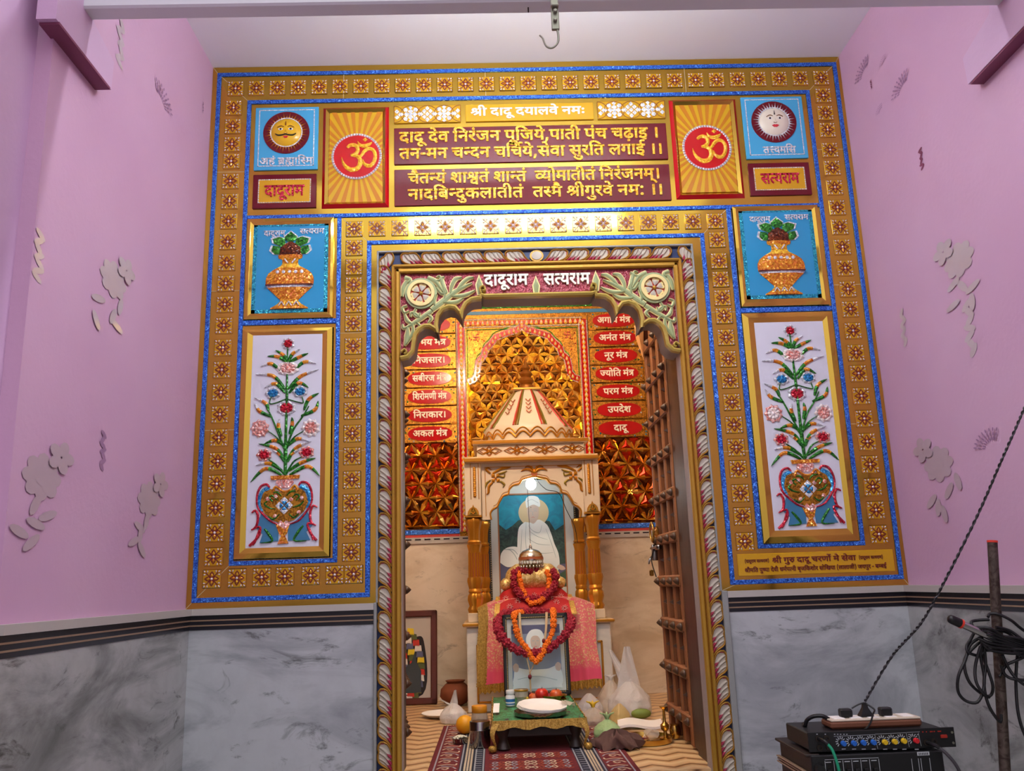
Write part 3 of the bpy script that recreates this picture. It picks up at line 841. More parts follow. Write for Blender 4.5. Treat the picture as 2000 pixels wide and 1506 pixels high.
"17,-8 20,-10 24,-8 74,24 75,23 75,-1 76,-3 80,-5 96,-5 99,-4 101,-2 101,1 101,104 103,105 118,105 121,107 122,111 122,125 119,129 116,129 1,129 -4,127 -5,124 -5,109 -3,106 -1,106 73,105 74,105 75,104 75,97 74,95 56,98 44,97 35,95 26,92 17,86 12,80 8,75 5,66 4,57 5,50 7,43 15,32 27,23 10,13 7,10 7,7|42,42 35,46 31,51 31,61 33,67 52,43 49,42|73,53 56,73 58,74 74,73 75,71 75,53 74,52",
"52,-46 55,-48 58,-47 70,-35 71,-32 69,-29 44,-5 38,3 34,12 32,21 33,26 35,31 40,37 49,40 55,41 64,40 69,37 72,31 73,29 65,28 60,25 57,19 56,15 58,8 61,3 65,-3 73,-10 80,-13 85,-14 89,-14 93,-12 97,-8 99,-3 100,4 101,6 119,6 121,4 122,-30 124,-32 127,-32 143,-32 146,-30 147,-26 147,103 148,105 163,105 167,107 168,111 168,125 165,129 1,129 -2,129 -4,127 -5,109 -1,106 67,105 67,98 40,98 31,96 22,93 17,89 13,85 11,80 9,73 10,62 13,55 17,49 11,40 8,31 7,17 10,4 15,-7 24,-19 37,-33|100,29 98,31 95,40 92,48 87,53 81,58 73,62 64,64 49,65 38,62 35,66 35,71 38,74 44,74 91,75 93,78 93,103 94,105 121,105 121,30",
"64,-5 67,-7 71,-6 83,5 84,9 82,12 65,27 58,36 55,45 55,50 56,54 60,58 67,60 101,61 105,62 107,65 107,79 106,83 101,85 8,85 4,83 3,79 3,63 5,61 8,61 31,60 29,52 29,43 32,34 34,29 44,14|-3,106 1,105 100,105 102,106 104,110 104,126 102,128 100,129 -1,129 -3,128 -5,124 -5,110",
"40,-5 42,-7 46,-7 58,5 59,9 58,11 40,27 33,36 30,43 30,49 31,53 35,58 44,60 78,61 80,63 81,67 81,81 78,84 47,84 31,82 22,79 17,75 11,69 7,63 5,56 4,43 9,29 19,14|-3,106 1,105 74,106 76,107 77,110 77,126 76,128 73,129 -1,129 -3,128 -5,124 -5,110",
"49,9 62,7 71,8 78,9 89,15 96,22 99,27 103,43 116,34 125,31 136,29 145,30 154,32 161,36 168,41 174,49 177,56 180,65 180,81 179,88 175,97 167,108 159,114 150,117 141,118 130,117 123,115 114,109 109,103 101,93 100,95 100,106 98,113 94,120 89,126 91,125 103,122 118,122 128,124 141,130 149,139 154,146 158,155 161,167 159,171 157,174 137,180 132,179 130,176 128,173 127,173 123,177 119,180 110,182 105,181 99,178 95,175 92,169 89,176 83,180 80,180 65,175 62,173 60,171 59,167 59,164 68,146 73,139 80,131 67,135 49,135 31,130 24,126 22,124 21,121 21,117 26,101 30,97 33,96 37,97 47,101 55,103 64,103 67,101 67,97 64,94 60,92 47,90 44,87 42,83 43,67 45,63 47,61 51,59 62,59 68,52 69,49 69,43 68,41 65,40 60,40 55,41 46,48 37,61 27,81 24,84 19,85 2,79 -1,76 -3,72 -3,68 4,54 11,41 19,30 26,22 33,16 42,11|130,63 125,67 125,68 136,85 139,86 143,86 145,83 147,77 146,67 143,63 139,62 134,62",
"43,-38 59,-38 63,-36 64,-34 63,-31 51,-7 42,16 37,41 35,67 37,94 43,119 51,142 64,166 63,169 59,171 43,171 39,170 25,148 20,135 15,121 13,108 9,81 9,52 13,27 16,13 21,-2 31,-23 39,-36",
"12,-38 30,-37 40,-23 50,-3 55,11 58,25 62,52 61,81 58,106 55,121 50,135 45,148 39,158 32,169 29,171 11,171 9,170 7,167 8,164 20,140 28,117 33,92 35,67 33,40 28,14 20,-9 7,-32 8,-36",
"64,-5 69,-7 72,-5 83,5 84,7 83,11 58,32 42,49 55,58 65,67 71,69 78,69 81,67 82,63 83,56 80,47 73,36 72,32 74,29 89,21 92,21 95,22 101,31 107,45 109,59 107,72 104,79 101,83 94,88 85,92 73,93 71,104 73,105 118,106 120,110 120,126 119,128 116,129 -1,129 -3,128 -5,124 -5,110 -3,106 1,105 44,105 45,104 46,95 46,88 44,83 40,78 37,77 31,81 24,83 13,82 8,79 5,76 3,70 3,65 5,59 7,54 20,38 44,13",
"111,-5 128,-5 131,-1 132,105 148,105 151,107 152,110 152,127 150,128 146,129 1,129 -3,128 -5,125 -5,109 -1,106 10,105 11,103 11,60 15,45 19,38 24,33 31,28 40,25 51,24 64,26 73,30 81,37 86,46 88,56 89,105 106,105 106,1 107,-3|46,49 42,50 40,53 37,60 37,105 62,105 63,103 63,67 62,56 60,52 56,49 51,48",
"19,-5 35,-5 39,-1 39,105 55,105 58,107 59,110 59,127 55,129 37,129 36,130 29,150 30,152 35,149 41,148 48,150 52,154 55,157 56,163 56,168 53,173 48,178 43,180 37,180 34,179 29,175 25,170 24,164 23,163 14,175 5,181 -1,183 -11,184 -28,182 -33,180 -35,177 -28,159 -24,157 -15,160 -10,160 -2,157 3,150 11,130 10,129 -1,129 -4,127 -5,110 -4,108 -2,106 12,105 13,103 13,1 14,-3 16,-4",
"38,26 51,24 58,25 69,27 87,36 92,40 94,42 93,46 85,60 52,104 53,105 78,105 82,107 83,111 83,125 82,128 80,129 1,129 -3,128 -5,125 -5,111 -4,107 -1,106 10,105 11,104 11,64 12,55 15,46 19,39 24,34 31,29|46,49 40,53 38,57 37,69 37,86 38,85 64,51 62,50 56,49",
"90,-5 106,-5 109,-3 110,-1 110,103 110,105 112,105 126,105 130,107 131,110 130,127 128,129 124,129 77,129 74,128 72,127 72,109 76,106 84,105 84,103 84,51 74,43 67,40 59,39 52,40 47,43 44,46 43,51 45,56 49,60 56,62 67,62 68,63 70,65 71,82 68,85 61,86 59,87 64,94 66,101 67,110 65,116 62,121 58,125 49,130 38,131 31,131 20,127 13,121 6,112 4,105 4,98 5,87 8,82 13,74 22,67 19,60 17,51 18,42 21,35 24,29 29,25 34,21 41,18 49,16 63,16 76,18 83,21 84,20 84,19 84,-1 86,-4|41,85 32,88 28,94 28,100 29,103 32,107 34,108 38,109 41,107 41,103 37,98 38,94 49,85 45,84",
"-34,-57 -22,-58 -9,-57 7,-51 10,-48 5,-31 4,-30 1,-28 -2,-29 -13,-34 -20,-35 -29,-33 -33,-30 -34,-26 -33,-23 -30,-19 -24,-16 -15,-14 -12,-12 -13,5 -15,7 -17,8 -27,7 -35,5 -42,2 -47,-2 -51,-6 -56,-13 -57,-19 -57,-31 -55,-39 -53,-44 -48,-49 -44,-53",
"130,-5 146,-5 150,-3 150,-1 151,103 152,105 166,105 170,107 171,110 171,123 170,128 166,129 1,129 -3,128 -4,127 -5,123 -5,110 -3,106 1,105 37,105 39,89 37,79 35,78 29,82 24,83 13,82 9,80 6,77 3,69 4,60 9,51 22,34 32,24 44,14 54,8 64,3 74,0 87,-3 98,-3 110,-2 123,1 125,1 127,-4|83,22 73,25 65,29 51,39 41,49 53,58 60,69 64,83 64,96 63,105 125,105 125,98 105,99 92,98 85,95 76,89 73,85 70,80 67,71 67,58 69,49 74,42 77,38 85,32 94,29 103,28 112,28 123,31 124,31 125,29 125,28 123,26 110,22 98,21|100,52 95,55 93,60 93,67 96,73 101,75 109,76 123,74 125,73 125,58 118,54 112,52 107,51",
"24,27 33,26 40,28 44,33 46,38 46,43 47,45 85,45 89,46 90,49 90,65 87,69 47,69 46,70 46,105 47,105 73,105 76,107 78,110 78,124 76,128 74,129 1,129 -3,128 -4,126 -5,110 -3,106 1,105 19,105 20,105 20,70 19,69 13,68 8,66 5,61 3,56 5,47 10,38 16,33",
"41,-3 56,-5 69,-4 92,2 100,6 101,8 101,11 96,26 92,29 89,28 76,23 67,20 56,20 47,21 38,25 34,29 31,35 30,44 30,47 33,53 35,56 42,61 55,65 74,65 78,67 79,71 79,105 103,105 107,106 109,110 109,125 106,128 103,129 1,129 -3,128 -4,127 -5,110 -3,107 -1,106 53,105 53,89 44,87 33,84 20,77 12,69 9,64 7,58 5,51 4,44 6,31 8,24 12,17 16,11 25,4 31,1",
"107,-5 123,-5 127,-3 127,-1 128,103 129,105 143,105 147,107 148,110 148,127 146,128 143,129 80,129 76,127 76,125 76,110 77,107 80,105 102,105 102,69 73,69 71,71 71,92 70,105 64,118 59,123 55,126 46,130 35,131 24,130 14,125 9,119 5,110 5,98 7,91 12,84 21,78 33,74 44,73 46,73 46,69 39,68 33,66 31,64 28,58 29,49 35,38 40,33 48,28 53,26 58,26 64,27 68,31 70,37 71,44 73,45 100,45 102,44 102,-1 103,-4|37,98 31,99 28,101 28,105 30,108 37,108 42,105 45,98 44,97",
"76,-5 94,-5 97,-1 97,105 114,105 117,107 118,110 117,127 116,128 112,129 1,129 -3,128 -5,125 -5,110 -3,107 -1,106 71,105 72,82 71,79 62,87 56,91 49,94 40,96 31,96 21,94 4,88 2,87 1,83 6,67 10,64 13,64 28,70 38,71 47,68 57,58 56,56 12,29 11,28 12,24 22,10 24,8 28,9 71,37 72,35 72,-1 74,-4",
"50,13 62,11 74,13 82,17 89,22 92,26 95,33 96,44 96,49 94,58 88,69 114,69 118,70 119,74 119,89 118,92 114,93 60,93 56,91 50,78 50,74 51,72 60,65 65,60 70,53 71,47 71,42 69,38 65,36 62,35 56,36 53,38 44,47 34,63 24,89 22,90 19,90 4,85 2,83 1,80 6,67 15,47 24,33 35,21 44,15|-3,107 1,105 118,105 121,107 122,108 122,125 121,127 118,129 -1,129 -3,128 -5,125 -5,110",
"53,-3 60,-4 71,-5 84,-1 93,4 98,9 101,15 104,26 103,42 98,53 89,65 97,74 101,83 102,94 99,105 114,106 117,109 117,125 116,128 114,129 1,129 -3,128 -4,127 -5,110 -3,107 -1,106 67,105 71,104 74,99 76,94 76,91 75,87 73,84 67,80 49,77 47,73 48,58 49,56 53,54 64,55 65,54 72,47 76,42 78,35 78,29 76,24 73,21 67,20 60,20 53,23 47,28 43,33 37,42 30,55 25,69 22,72 19,72 4,67 1,64 2,60 10,40 20,24 25,17 37,5 42,2",
)
TEXTS = {
"title": (7063, "0,0 1,707 2,1226 3,1746 4,2005 2,2785 5,3305 3,3885 6,4144 7,4822 8,5378 9,5638 10,6193 11,6791"),
"verse_a": (14056, "2,0 3,520 4,779 2,1559 8,2079 7,2079 12,2895 9,3154 13,3709 14,4118 15,4118 9,4860 16,5675 17,6243 12,6243 15,6502 5,7244 8,7824 18,7824 16,8092 3,8660 19,8919 1,9489 16,10008 14,10576 20,10576 20,11470 21,12104 3,12667 22,12926 23,13677"),
"verse_b": (14514, "19,0 9,570 24,1125 10,1465 9,2063 20,2878 25,3512 2,3870 9,4390 20,5205 12,5839 20,6098 26,6732 5,6732 8,7312 18,7312 27,7580 8,8256 7,8256 3,8812 27,9331 28,10007 13,10007 12,10416 19,10675 6,11505 29,12183 3,12746 30,13005 23,13756 23,14135"),
"verse_c": (14448, "20,0 31,634 19,634 25,1204 5,1562 14,2142 32,2402 3,3082 33,3341 19,4037 14,4607 32,4867 3,5547 25,5806 19,6164 14,6734 34,7254 35,8176 10,8435 3,9033 19,9292 1,9862 19,10121 14,10691 12,10951 9,11210 13,11765 14,12174 15,12174 9,12916 10,13471 36,14069 23,14069"),
"verse_d": (13696, "9,0 3,555 2,814 12,1334 37,1593 25,2164 38,2522 39,3042 6,3804 3,4482 19,4741 1,5311 19,5570 14,6140 19,6660 40,7230 10,7619 31,8217 0,8477 1,9184 29,9443 28,10006 13,10006 7,10415 8,10971 9,11231 10,11786 41,12384 23,12938 23,13317"),
"aham": (4431, "42,0 43,764 14,1295 44,1555 45,2126 3,2926 12,3185 40,3444 10,3833"),
"tat": (3139, "19,0 46,570 7,1050 10,1606 12,2204 27,2463"),
"daduram": (2565, "2,0 3,520 4,779 13,1299 3,1708 10,1967"),
"satyaram": (2871, "27,0 47,676 5,1025 13,1605 3,2014 10,2273"),
"om": (902, "48,0"),
"ded_s": (6404, "49,0 2,354 3,874 4,1133 13,1653 3,2062 10,2321 27,3179 47,3855 5,4204 13,4784 3,5193 10,5452 50,6050"),
"ded_a": (8805, "0,0 1,707 29,1226 28,1789 51,1789 2,2612 3,3132 4,3391 20,4171 13,4805 52,5214 53,5937 10,6456 8,7054 27,7314 8,7990 7,7990 3,8546"),
"ded_b": (25521, "0,0 1,707 10,966 12,1564 19,1823 16,2653 28,3221 54,3221 16,3597 3,4165 2,4684 8,5204 7,5204 1,5760 55,6279 10,6894 26,7492 16,7492 47,8060 9,8409 1,8964 37,9483 56,10054 15,10054 12,10796 39,11055 32,11817 35,12497 13,12756 27,13425 35,14101 12,14360 57,14619 5,15437 3,16017 49,16536 6,16890 3,17568 6,17827 3,18505 15,18764 1,19506 50,19765 15,20379 5,21121 16,21701 28,22269 13,22269 24,22938 37,23538 58,24109 37,24459 30,25030"),
"l0": (1784, "59,0 1,504 39,763 3,1525"),
"l1": (3457, "42,0 60,764 5,1467 10,2307 14,2905 61,2905"),
"l2": (3279, "12,0 9,259 15,814 27,1556 3,2232 13,2491 23,2900"),
"l3": (4067, "27,0 37,676 1,1247 13,1506 15,1915 10,2917 14,3515 61,3515"),
"l4": (4597, "12,0 32,259 13,939 35,1348 10,1607 52,2205 1,2928 10,3447 14,4045 61,4045"),
"l5": (3291, "12,0 9,259 13,814 3,1223 39,1482 3,2244 13,2503 23,2912"),
"l6": (3614, "42,0 39,764 6,1526 10,2464 14,3062 61,3062"),
"r0": (3611, "42,0 29,764 3,1327 55,1586 10,2461 14,3059 61,3059"),
"r1": (3299, "42,0 9,764 14,1319 19,1319 10,2149 14,2747 61,2747"),
"r2": (2374, "9,0 17,555 13,555 10,1224 14,1822 61,1822"),
"r3": (3650, "62,0 5,572 35,1152 12,1411 19,1670 10,2500 14,3098 61,3098"),
"r4": (2985, "16,0 13,568 10,977 10,1835 14,2433 61,2433"),
"r5": (2316, "63,0 16,548 2,1116 8,1636 32,1636"),
"r6": (1299, "2,0 3,520 4,779"),
}


# ------------------------------------------------------------------ setting
XL, XR, ZC = -1.209, 1.651, 3.768            # niche side walls and ceiling
ZD = 1.393                                    # top of the marble dado
FZ = 0.738                                    # floor level of the sanctum
YB = 2.3                                      # back wall of the sanctum
DX0, DX1, DZ1 = -0.3665, 0.804, 2.80          # door opening in the facade
XC = (DX0 + DX1) / 2

m = MB().mat('hall_floor_stone').box(-3.2, 3.6, -6.5, 0.0, -0.08, 0.0)
struct(m, 'floor', 'grey stone floor of the hall in front of the shrine wall', 'floor')
m = MB().mat('ceiling_white').box(XL - .05, XR + .05, -1.2, 0.12, ZC, ZC + .08)
struct(m, 'ceiling', 'white plastered ceiling over the recess, above the mosaic wall', 'ceiling')
m = MB().mat('pink_wall')
m.box(XL - .2, DX0 - .03, 0.0, .26, 0, ZC + .08).box(DX1 + .03, XR + .2, 0.0, .26, 0, ZC + .08).box(DX0 - .03, DX1 + .03, 0.0, .26, DZ1 + .03, ZC + .08)
m.box(DX0 - .03, DX1 + .03, 0.0, .26, 0, FZ - .02)
struct(m, 'wall_back', 'wall with the carved doorway, covered in gold mirror mosaic', 'wall')
YS = -1.322
m = MB().mat('pink_wall').box(XL - .2, XL, YS, 0.0, ZD - .01, ZC + .3).mat('pink_pale').box(XL - .25, XL - .045, -6.5, YS + .01, ZD - .01, ZC + .5)
struct(m, 'wall_left', 'pink painted wall on the left with faded flower stencils', 'wall')
m = MB().mat('pink_wall').box(XR, XR + .2, YS + .1, 0.0, ZD - .01, ZC + .3).mat('pink_pale').box(XR + .045, XR + .25, -6.5, YS + .11, ZD - .01, ZC + .5)
struct(m, 'wall_right', 'pink painted wall on the right with faded flower stencils', 'wall')


def dado(name, label, boxes_fn, side):
    m = MB().mat('marble_back' if side == 'back' else 'marble_side')
    boxes_fn(m, 0.0, 0, ZD - .08)
    m.mat('border_black')
    boxes_fn(m, .002, ZD - .08, ZD - .025)
    m.mat('border_tan')
    boxes_fn(m, .0035, ZD - .066, ZD - .061)
    boxes_fn(m, .0035, ZD - .047, ZD - .042)
    m.mat('marble_cap')
    boxes_fn(m, .012, ZD - .025, ZD)
    struct(m, name, label, 'dado')


FX0, FX1 = -0.463, 0.893                       # outer edges of the door surround
dado('trim_1', 'white marble dado left of the carved door under a black striped border', lambda m, e, a, b: m.box(XL + .02, FX0 - .012, -.02 - e, 0.0, a, b), 'back')
dado('trim_2', 'white marble dado right of the carved door behind the amplifiers', lambda m, e, a, b: m.box(FX1 + .024, XR - .02, -.02 - e, 0.0, a, b), 'back')
dado('trim_3', 'stained marble dado of the left wall under a black striped border', lambda m, e, a, b: (m.box(XL - .01, XL + .02 + e, YS - .02, 0.0, a, b), m.box(XL - .06, XL - .03 + e, -6.5, YS - .02, a, b)), 'side')
dado('trim_4', 'stained marble dado of the right wall behind the iron pole', lambda m, e, a, b: (m.box(XR - .02 - e, XR + .01, YS + .08, 0.0, a, b), m.box(XR + .03 - e, XR + .06, -6.5, YS + .08, a, b)), 'side')
m = MB().mat('grey_trim')
m.bbox(FX0 - .012, FX0, -.035, 0.0, 0, ZD + .002, .003).bbox(FX1, FX1 + .024, -.035, 0.0, 0, ZD + .002, .003)
struct(m, 'trim_5', 'grey marble edging strips beside the carved door frame', 'trim')

m = MB().mat('beam_white').bbox(XL - .02, XR + .02, -1.262, -1.2, 3.143, 3.29, .006)
struct(m, 'beam', 'white painted beam across the recess, carrying the iron hook', 'beam')
for nm, x0, x1, lab, dy in (('trim_6', XL - .01, XL + .045, 'pink corbel under the left end of the beam', 0.0), ('trim_7', XR - .045, XR + .01, 'pink corbel under the right end of the beam', .06)):
    m = MB().mat('pink_pale')
    pr = [(-1.40 + dy, 3.005), (-1.05 + dy, 3.005), (-1.046 + dy, 3.105), (-1.215 + dy, 3.15), (-1.40 + dy, 3.6)]
    v = [(x0, p[0], p[1]) for p in pr] + [(x1, p[0], p[1]) for p in pr]
    n = len(pr)
    m.add(v, [tuple(range(n)), tuple(range(2 * n - 1, n - 1, -1))] + [(i, (i + 1) % n, (i + 1) % n + n, i + n) for i in range(n)])
    m.mat('corbel_brown').box(x0 + .002, x1 + (.002 if x0 < 0 else -.0), -1.385 + dy, -1.062 + dy, 2.998, 3.006)
    struct(m, nm, lab, 'corbel')

# faded stencils on the pink walls (flat paint)
def stencil(side, px, py, kind, s, col, name_label):
    X = XL if side < 0 else XR
    p = atx(px, py, X)
    if p.y < YS:
        X = X + side * .045
        p = atx(px, py, X)
    m = MB().mat(col)
    pts = []
    rnd = random.Random(int(px * 7 + py))
    if kind == 'sprig':
        for k in range(7):
            pts.append(((0.0 + .04 * math.sin(k)) * s, (k / 6.0 - .5) * s, .16 * s, .07 * s, rnd.uniform(.4, 1.2) * (1 if k % 2 else -1)))
    elif kind == 'rose':
        for k in range(8):
            a = k / 8 * 2 * PI
            pts.append((.14 * s * math.cos(a), .14 * s * math.sin(a) + .1 * s, .12 * s, .09 * s, a))
        pts.append((0, .1 * s, .1 * s, .1 * s, 0))
        for k in range(5):
            pts.append((rnd.uniform(-.3, .3) * s, -.2 * s - k * .1 * s, .13 * s, .05 * s, rnd.uniform(0, 3)))
        for k in range(5):
            a = k / 5 * 2 * PI
            pts.append((.22 * s + .1 * s * math.cos(a), .36 * s + .1 * s * math.sin(a), .09 * s, .07 * s, a))
    else:
        for r in range(3):
            for k in range(9):
                a = .3 + k / 9 * 1.9
                rr = (.3 + r * .12) * s
                pts.append((rr * math.cos(a) - .2 * s, rr * math.sin(a) - .3 * s, .055 * s, .022 * s, a))
    for j, (u, v, a, b, r) in enumerate(pts):
        vs = []
        for i in range(10):
            t = 2 * PI * i / 10
            du, dv = a * math.cos(t), b * math.sin(t)
            vs.append((X - side * (.0012 + .0002 * j), p.y + 1.6 * (u + du * math.cos(r) - dv * math.sin(r)), p.z + v + du * math.sin(r) + dv * math.cos(r)))
        m.add(vs, [tuple(range(10))])
    o = m.build('wall_stencil')
    tag(o, name_label, 'wall stencil', 'faded stencils on the pink walls', 'structure')


for a in ((-1, 220, 560, 'rose', .24, 'stencil_gold', 'silvery rose stencil on the left wall at lattice height'), (-1, 80, 950, 'rose', .25, 'stencil_grey', 'grey rose stencil low on the left wall near the frame edge'),
          (-1, 290, 990, 'rose', .25, 'stencil_grey', 'grey rose stencil low on the left wall beside the mosaic'), (-1, 75, 500, 'sprig', .12, 'stencil_gold', 'thin sprig stencil at the far left edge'),
          (-1, 235, 85, 'sprig', .14, 'stencil_gold', 'pale sprig stencil high on the left wall under the beam'), (-1, 320, 195, 'fan', .14, 'stencil_mauve', 'fan stencil near the top of the left wall'),
          (-1, 396, 210, 'sprig', .04, 'stencil_mauve', 'small mauve mark beside the top left corner of the mosaic'), (-1, 200, 880, 'sprig', .1, 'stencil_mauve', 'faint mauve sprig on the left wall between two grey roses'),
          (1, 1875, 520, 'rose', .24, 'stencil_gold', 'silvery rose stencil on the right wall'), (1, 1895, 640, 'sprig', .16, 'stencil_gold', 'silvery leaf spray stencil below the rose on the right wall'),
          (1, 1765, 640, 'sprig', .12, 'stencil_gold', 'pale upright sprig stencil beside the right edge of the mosaic'), (1, 1835, 920, 'rose', .26, 'stencil_grey', 'grey rose stencil on the right wall beside the twisted wire'),
          (1, 1800, 310, 'sprig', .07, 'corbel_brown', 'small dark mauve mark on the right wall'), (1, 1702, 165, 'sprig', .03, 'corbel_brown', 'tiny dark mark beside the top right corner of the mosaic'),
          (1, 1683, 140, 'fan', .12, 'stencil_mauve', 'fan stencil beside the top right corner of the mosaic'), (1, 1725, 120, 'fan', .05, 'stencil_mauve', 'tiny star stencil above the dark mark on the right wall'),
          (1, 1757, 170, 'fan', .12, 'stencil_mauve', 'fan stencil high on the right wall under the corbel'), (1, 1718, 215, 'fan', .05, 'stencil_mauve', 'tiny star stencil below the dark mark on the right wall'),
          (1, 1925, 860, 'fan', .12, 'stencil_mauve', 'fan stencil on the right wall above the iron pole')):
    stencil(*a)

# ------------------------------------------------------------------ gold mirror mosaic: outer border and door border
YG = -0.012                                    # face of the gold sheets


def strips(th, lst):
    for k, (x0, x1, z0, z1) in enumerate(lst):
        MB().mat('blue_foil').bbox(x0, x1, YG - .006, YG + .001, z0, z1, .002).build('blue_edging', th)


def flower_tile():
    s = .0365
    m = MB().mat('gold_bevel').bbox(-s, s, -.004, .001, -s, s, .0025)
    m.mat('amber_glass').box(-s * .93, s * .93, -.0046, -.003, -s * .93, s * .93)
    for k in range(4):
        a = k * PI / 2
        c, d = math.cos(a), math.sin(a)
        R = lambda u, v: (u * c - v * d, u * d + v * c)
        m.mat('maroon_ink').prism([R(*p) for p in ((.003, 0), (.012, .0098), (.021, .0075), (.030, 0), (.021, -.0075), (.012, -.0098))], -.0052, -.0045)
        m.mat('amber_gem').gem([R(*p) for p in ((.006, 0), (.013, .0062), (.024, 0), (.013, -.0062))], -.0052, .004)
        e, f = math.cos(a + PI / 4), math.sin(a + PI / 4)
        Q = lambda u, v: (u * e - v * f, u * f + v * e)
        m.mat('maroon_ink').prism([Q(*p) for p in ((.003, -.0018), (.036, -.0022), (.036, .0022), (.003, .0018))], -.0053, -.0045)
        for (u, v, t, ln) in ((.0405, 0, 0, .0062), (.032, .0085, .9, .0055), (.032, -.0085, -.9, .0055)):
            pts = [Q(u + math.cos(t + j) * ln * w, v + math.sin(t + j) * ln * w) for j, w in ((0, 1), (PI / 2, .5), (PI, .9), (-PI / 2, .5))]
            big = [Q(u + math.cos(t + j) * ln * w * 1.3, v + math.sin(t + j) * ln * w * 1.45) for j, w in ((0, 1), (PI / 2, .5), (PI, .9), (-PI / 2, .5))]
            m.mat('maroon_ink').prism(big, -.0051, -.0045)
            m.mat('pale_gem').gem(pts, -.0054, .003)
    m.mat('pale_gem').gem(circle(0, 0, .0052, 8), -.005, .005)
    return m


def seams(th, lst):
    m = MB().mat('seam')
    for (x0, z0, x1, z1) in lst:
        m.ribbon([(x0, z0), (x1, z1)], .0018, YG - .0012, YG + .001)
    m.build('seam', th)


BW = .0185
xl, xr, xi, xir = -1.187, 1.634, -1.048, 1.495
zt, zi, zb, zj, zd, zf = 3.737, 3.597, 1.416, 3.041, 2.912, 1.5535
xm0 = (at(658, 420).x + at(653, 1100).x) / 2
xm1 = xm0 + BW
xn0, xn1 = 1.063, 1.0815
jl0, jl1, jr0, jr1 = -.511, -.4915, .935, .954
zk0, zk1 = quad((600 / 5 + 360, 626), (655, 626), (655, 636), (480, 636))[2:]

outer = thing('flower_border', 'outer gold mirror border with blue edging and rows of small flowers', 'mosaic border', (0.223, 0, zt))
inner = thing('flower_border', 'inner gold mirror border of small flowers framing the carved door', 'mosaic border', (0.223, 0, zd))
m = MB().mat('gold_mirror')
m.box(XL + .001, XR - .001, YG, 0, zi, ZC - .002)
m.box(XL + .001, xi + BW, YG, 0, ZD, zi).box(xir - BW, XR - .001, YG, 0, ZD, zi)
m.box(xi + BW, FX0 + .002, YG, 0, ZD, zf)
m.box(FX1 - .002 + .0, xir - BW, YG, 0, ZD, zf)
m.build('gold_sheet', outer)
m = MB().mat('gold_mirror')
m.box(xm0, FX0 + .002, YG, 0, zf, zj).box(FX1 - .002, xn1, YG, 0, zf, zj).box(FX0 + .002, FX1 - .002, YG, 0, 2.86, zj)
m.build('gold_sheet', inner)
strips(outer, [(xl, xr, zt - BW, zt), (xl, xl + BW, zb + BW, zt - BW), (xr - BW, xr, zb + BW, zt - BW), (xl, jl1, zb, zb + BW), (jr0, xr, zb, zb + BW),
               (xi, xir, zi - BW, zi), (xi, xi + BW, zf + BW, zi - BW), (xir - BW, xir, zf + BW, zi - BW), (xi, xm1, zf, zf + BW), (xn0 - .004, xir, zf, zf + BW),
               (xi + BW, xir - BW, zj - BW, zj), (xi + BW, xm0, zk0, zk1), (xn1, xir - BW, zk0, zk1)])
strips(inner, [(jl0, jl1, zb + BW, zd - BW), (jr0, jr1, zb + BW, zd - BW), (jl0, jr1, zd - BW, zd), (xm0, xm1, zf + BW, zj - BW), (xn0 - .003, xn1, zf + BW, zj - BW)])
seams(outer, [(XL, ZC, xl, zt), (xl + BW, zt - BW, xi, zi), (XR, ZC, xr, zt), (xr - BW, zt - BW, xir, zi), (XL, ZD, xl, zb), (xl + BW, zb + BW, xi, zf), (XR, ZD, xr, zb), (jr1, zb, FX1, ZD)]
      + [(xl + BW, z, xi, z) for z in (3.25, 2.7, 2.1)] + [(xir, z, xr - BW, z) for z in (3.3, 2.66, 2.05)] + [(x, zi, x, zt - BW) for x in (-.62, .02, .93)])
seams(inner, [(jl0, zd, xm0 + BW, zj - BW), (jr1, zd, xn0, zj - BW)] + [(x, zd, x, zj - BW) for x in (-.2, .45)] + [(xm1, z, jl0, z) for z in (2.5, 2.0)] + [(jr1, z, xn0, z) for z in (2.55, 1.95)])

tx = [at(462 + (1601 - 462) * i / 28.0, 177 + (154 - 177) * i / 28.0).x for i in range(29)]
ztop = (zt - BW + zi) / 2
spots = [(x, ztop) for x in tx]
cl = (xl + BW + xi) / 2
crr = (xr - BW + xir) / 2
yl = (214, 250, 285, 318, 357, 396, 435, 475, 516, 556, 597, 638, 681, 724, 768, 811, 856, 902, 946, 993, 1041, 1088)
spots += [(cl, at(459 - (y - 214) * .047, y).z) for y in yl]
yr = (190, 224, 257, 296, 331, 369, 408, 446, 485, 526, 567, 606, 648, 691, 731, 775, 819, 864, 908, 952, 997, 1044)
spots += [(crr, at(1605 + (y - 190) * .123, y).z) for y in yr]
zbm = at(500, 1128).z
spots += [(at(x, 1131).x, zbm) for x in (416, 465, 513, 558, 608, 655)]
proto = None
for (x, z) in spots:
    if proto is None:
        proto = flower_tile().xform(Matrix.Translation(outer.location)).build('flower_tile', outer, 30)
        proto.location = Vector((x, YG, z)) - ORIGIN[outer.name]
    else:
        dup(proto, outer, Vector((x, YG, z)) - ORIGIN[outer.name])
il = (xm1 + jl0) / 2
ir = (xn0 + jr1) / 2
yl2 = (487, 524, 559, 597, 634, 678, 719, 762, 804, 848, 892, 938, 983, 1030, 1079)
yr2 = (471, 512, 548, 584, 619, 661, 703, 744, 787, 831, 875, 917, 964, 1009, 1058)
spots = [(il, at(692 - (y - 451) * .008, y).z) for y in yl2] + [(ir, at(1392 + (y - 431) * .1, y).z) for y in yr2]
zmid = (zj - BW + zd) / 2
spots += [(il + (ir - il) * i / 16.0, zmid) for i in range(17)]
spots += [(at(692, 1130).x, zbm)]
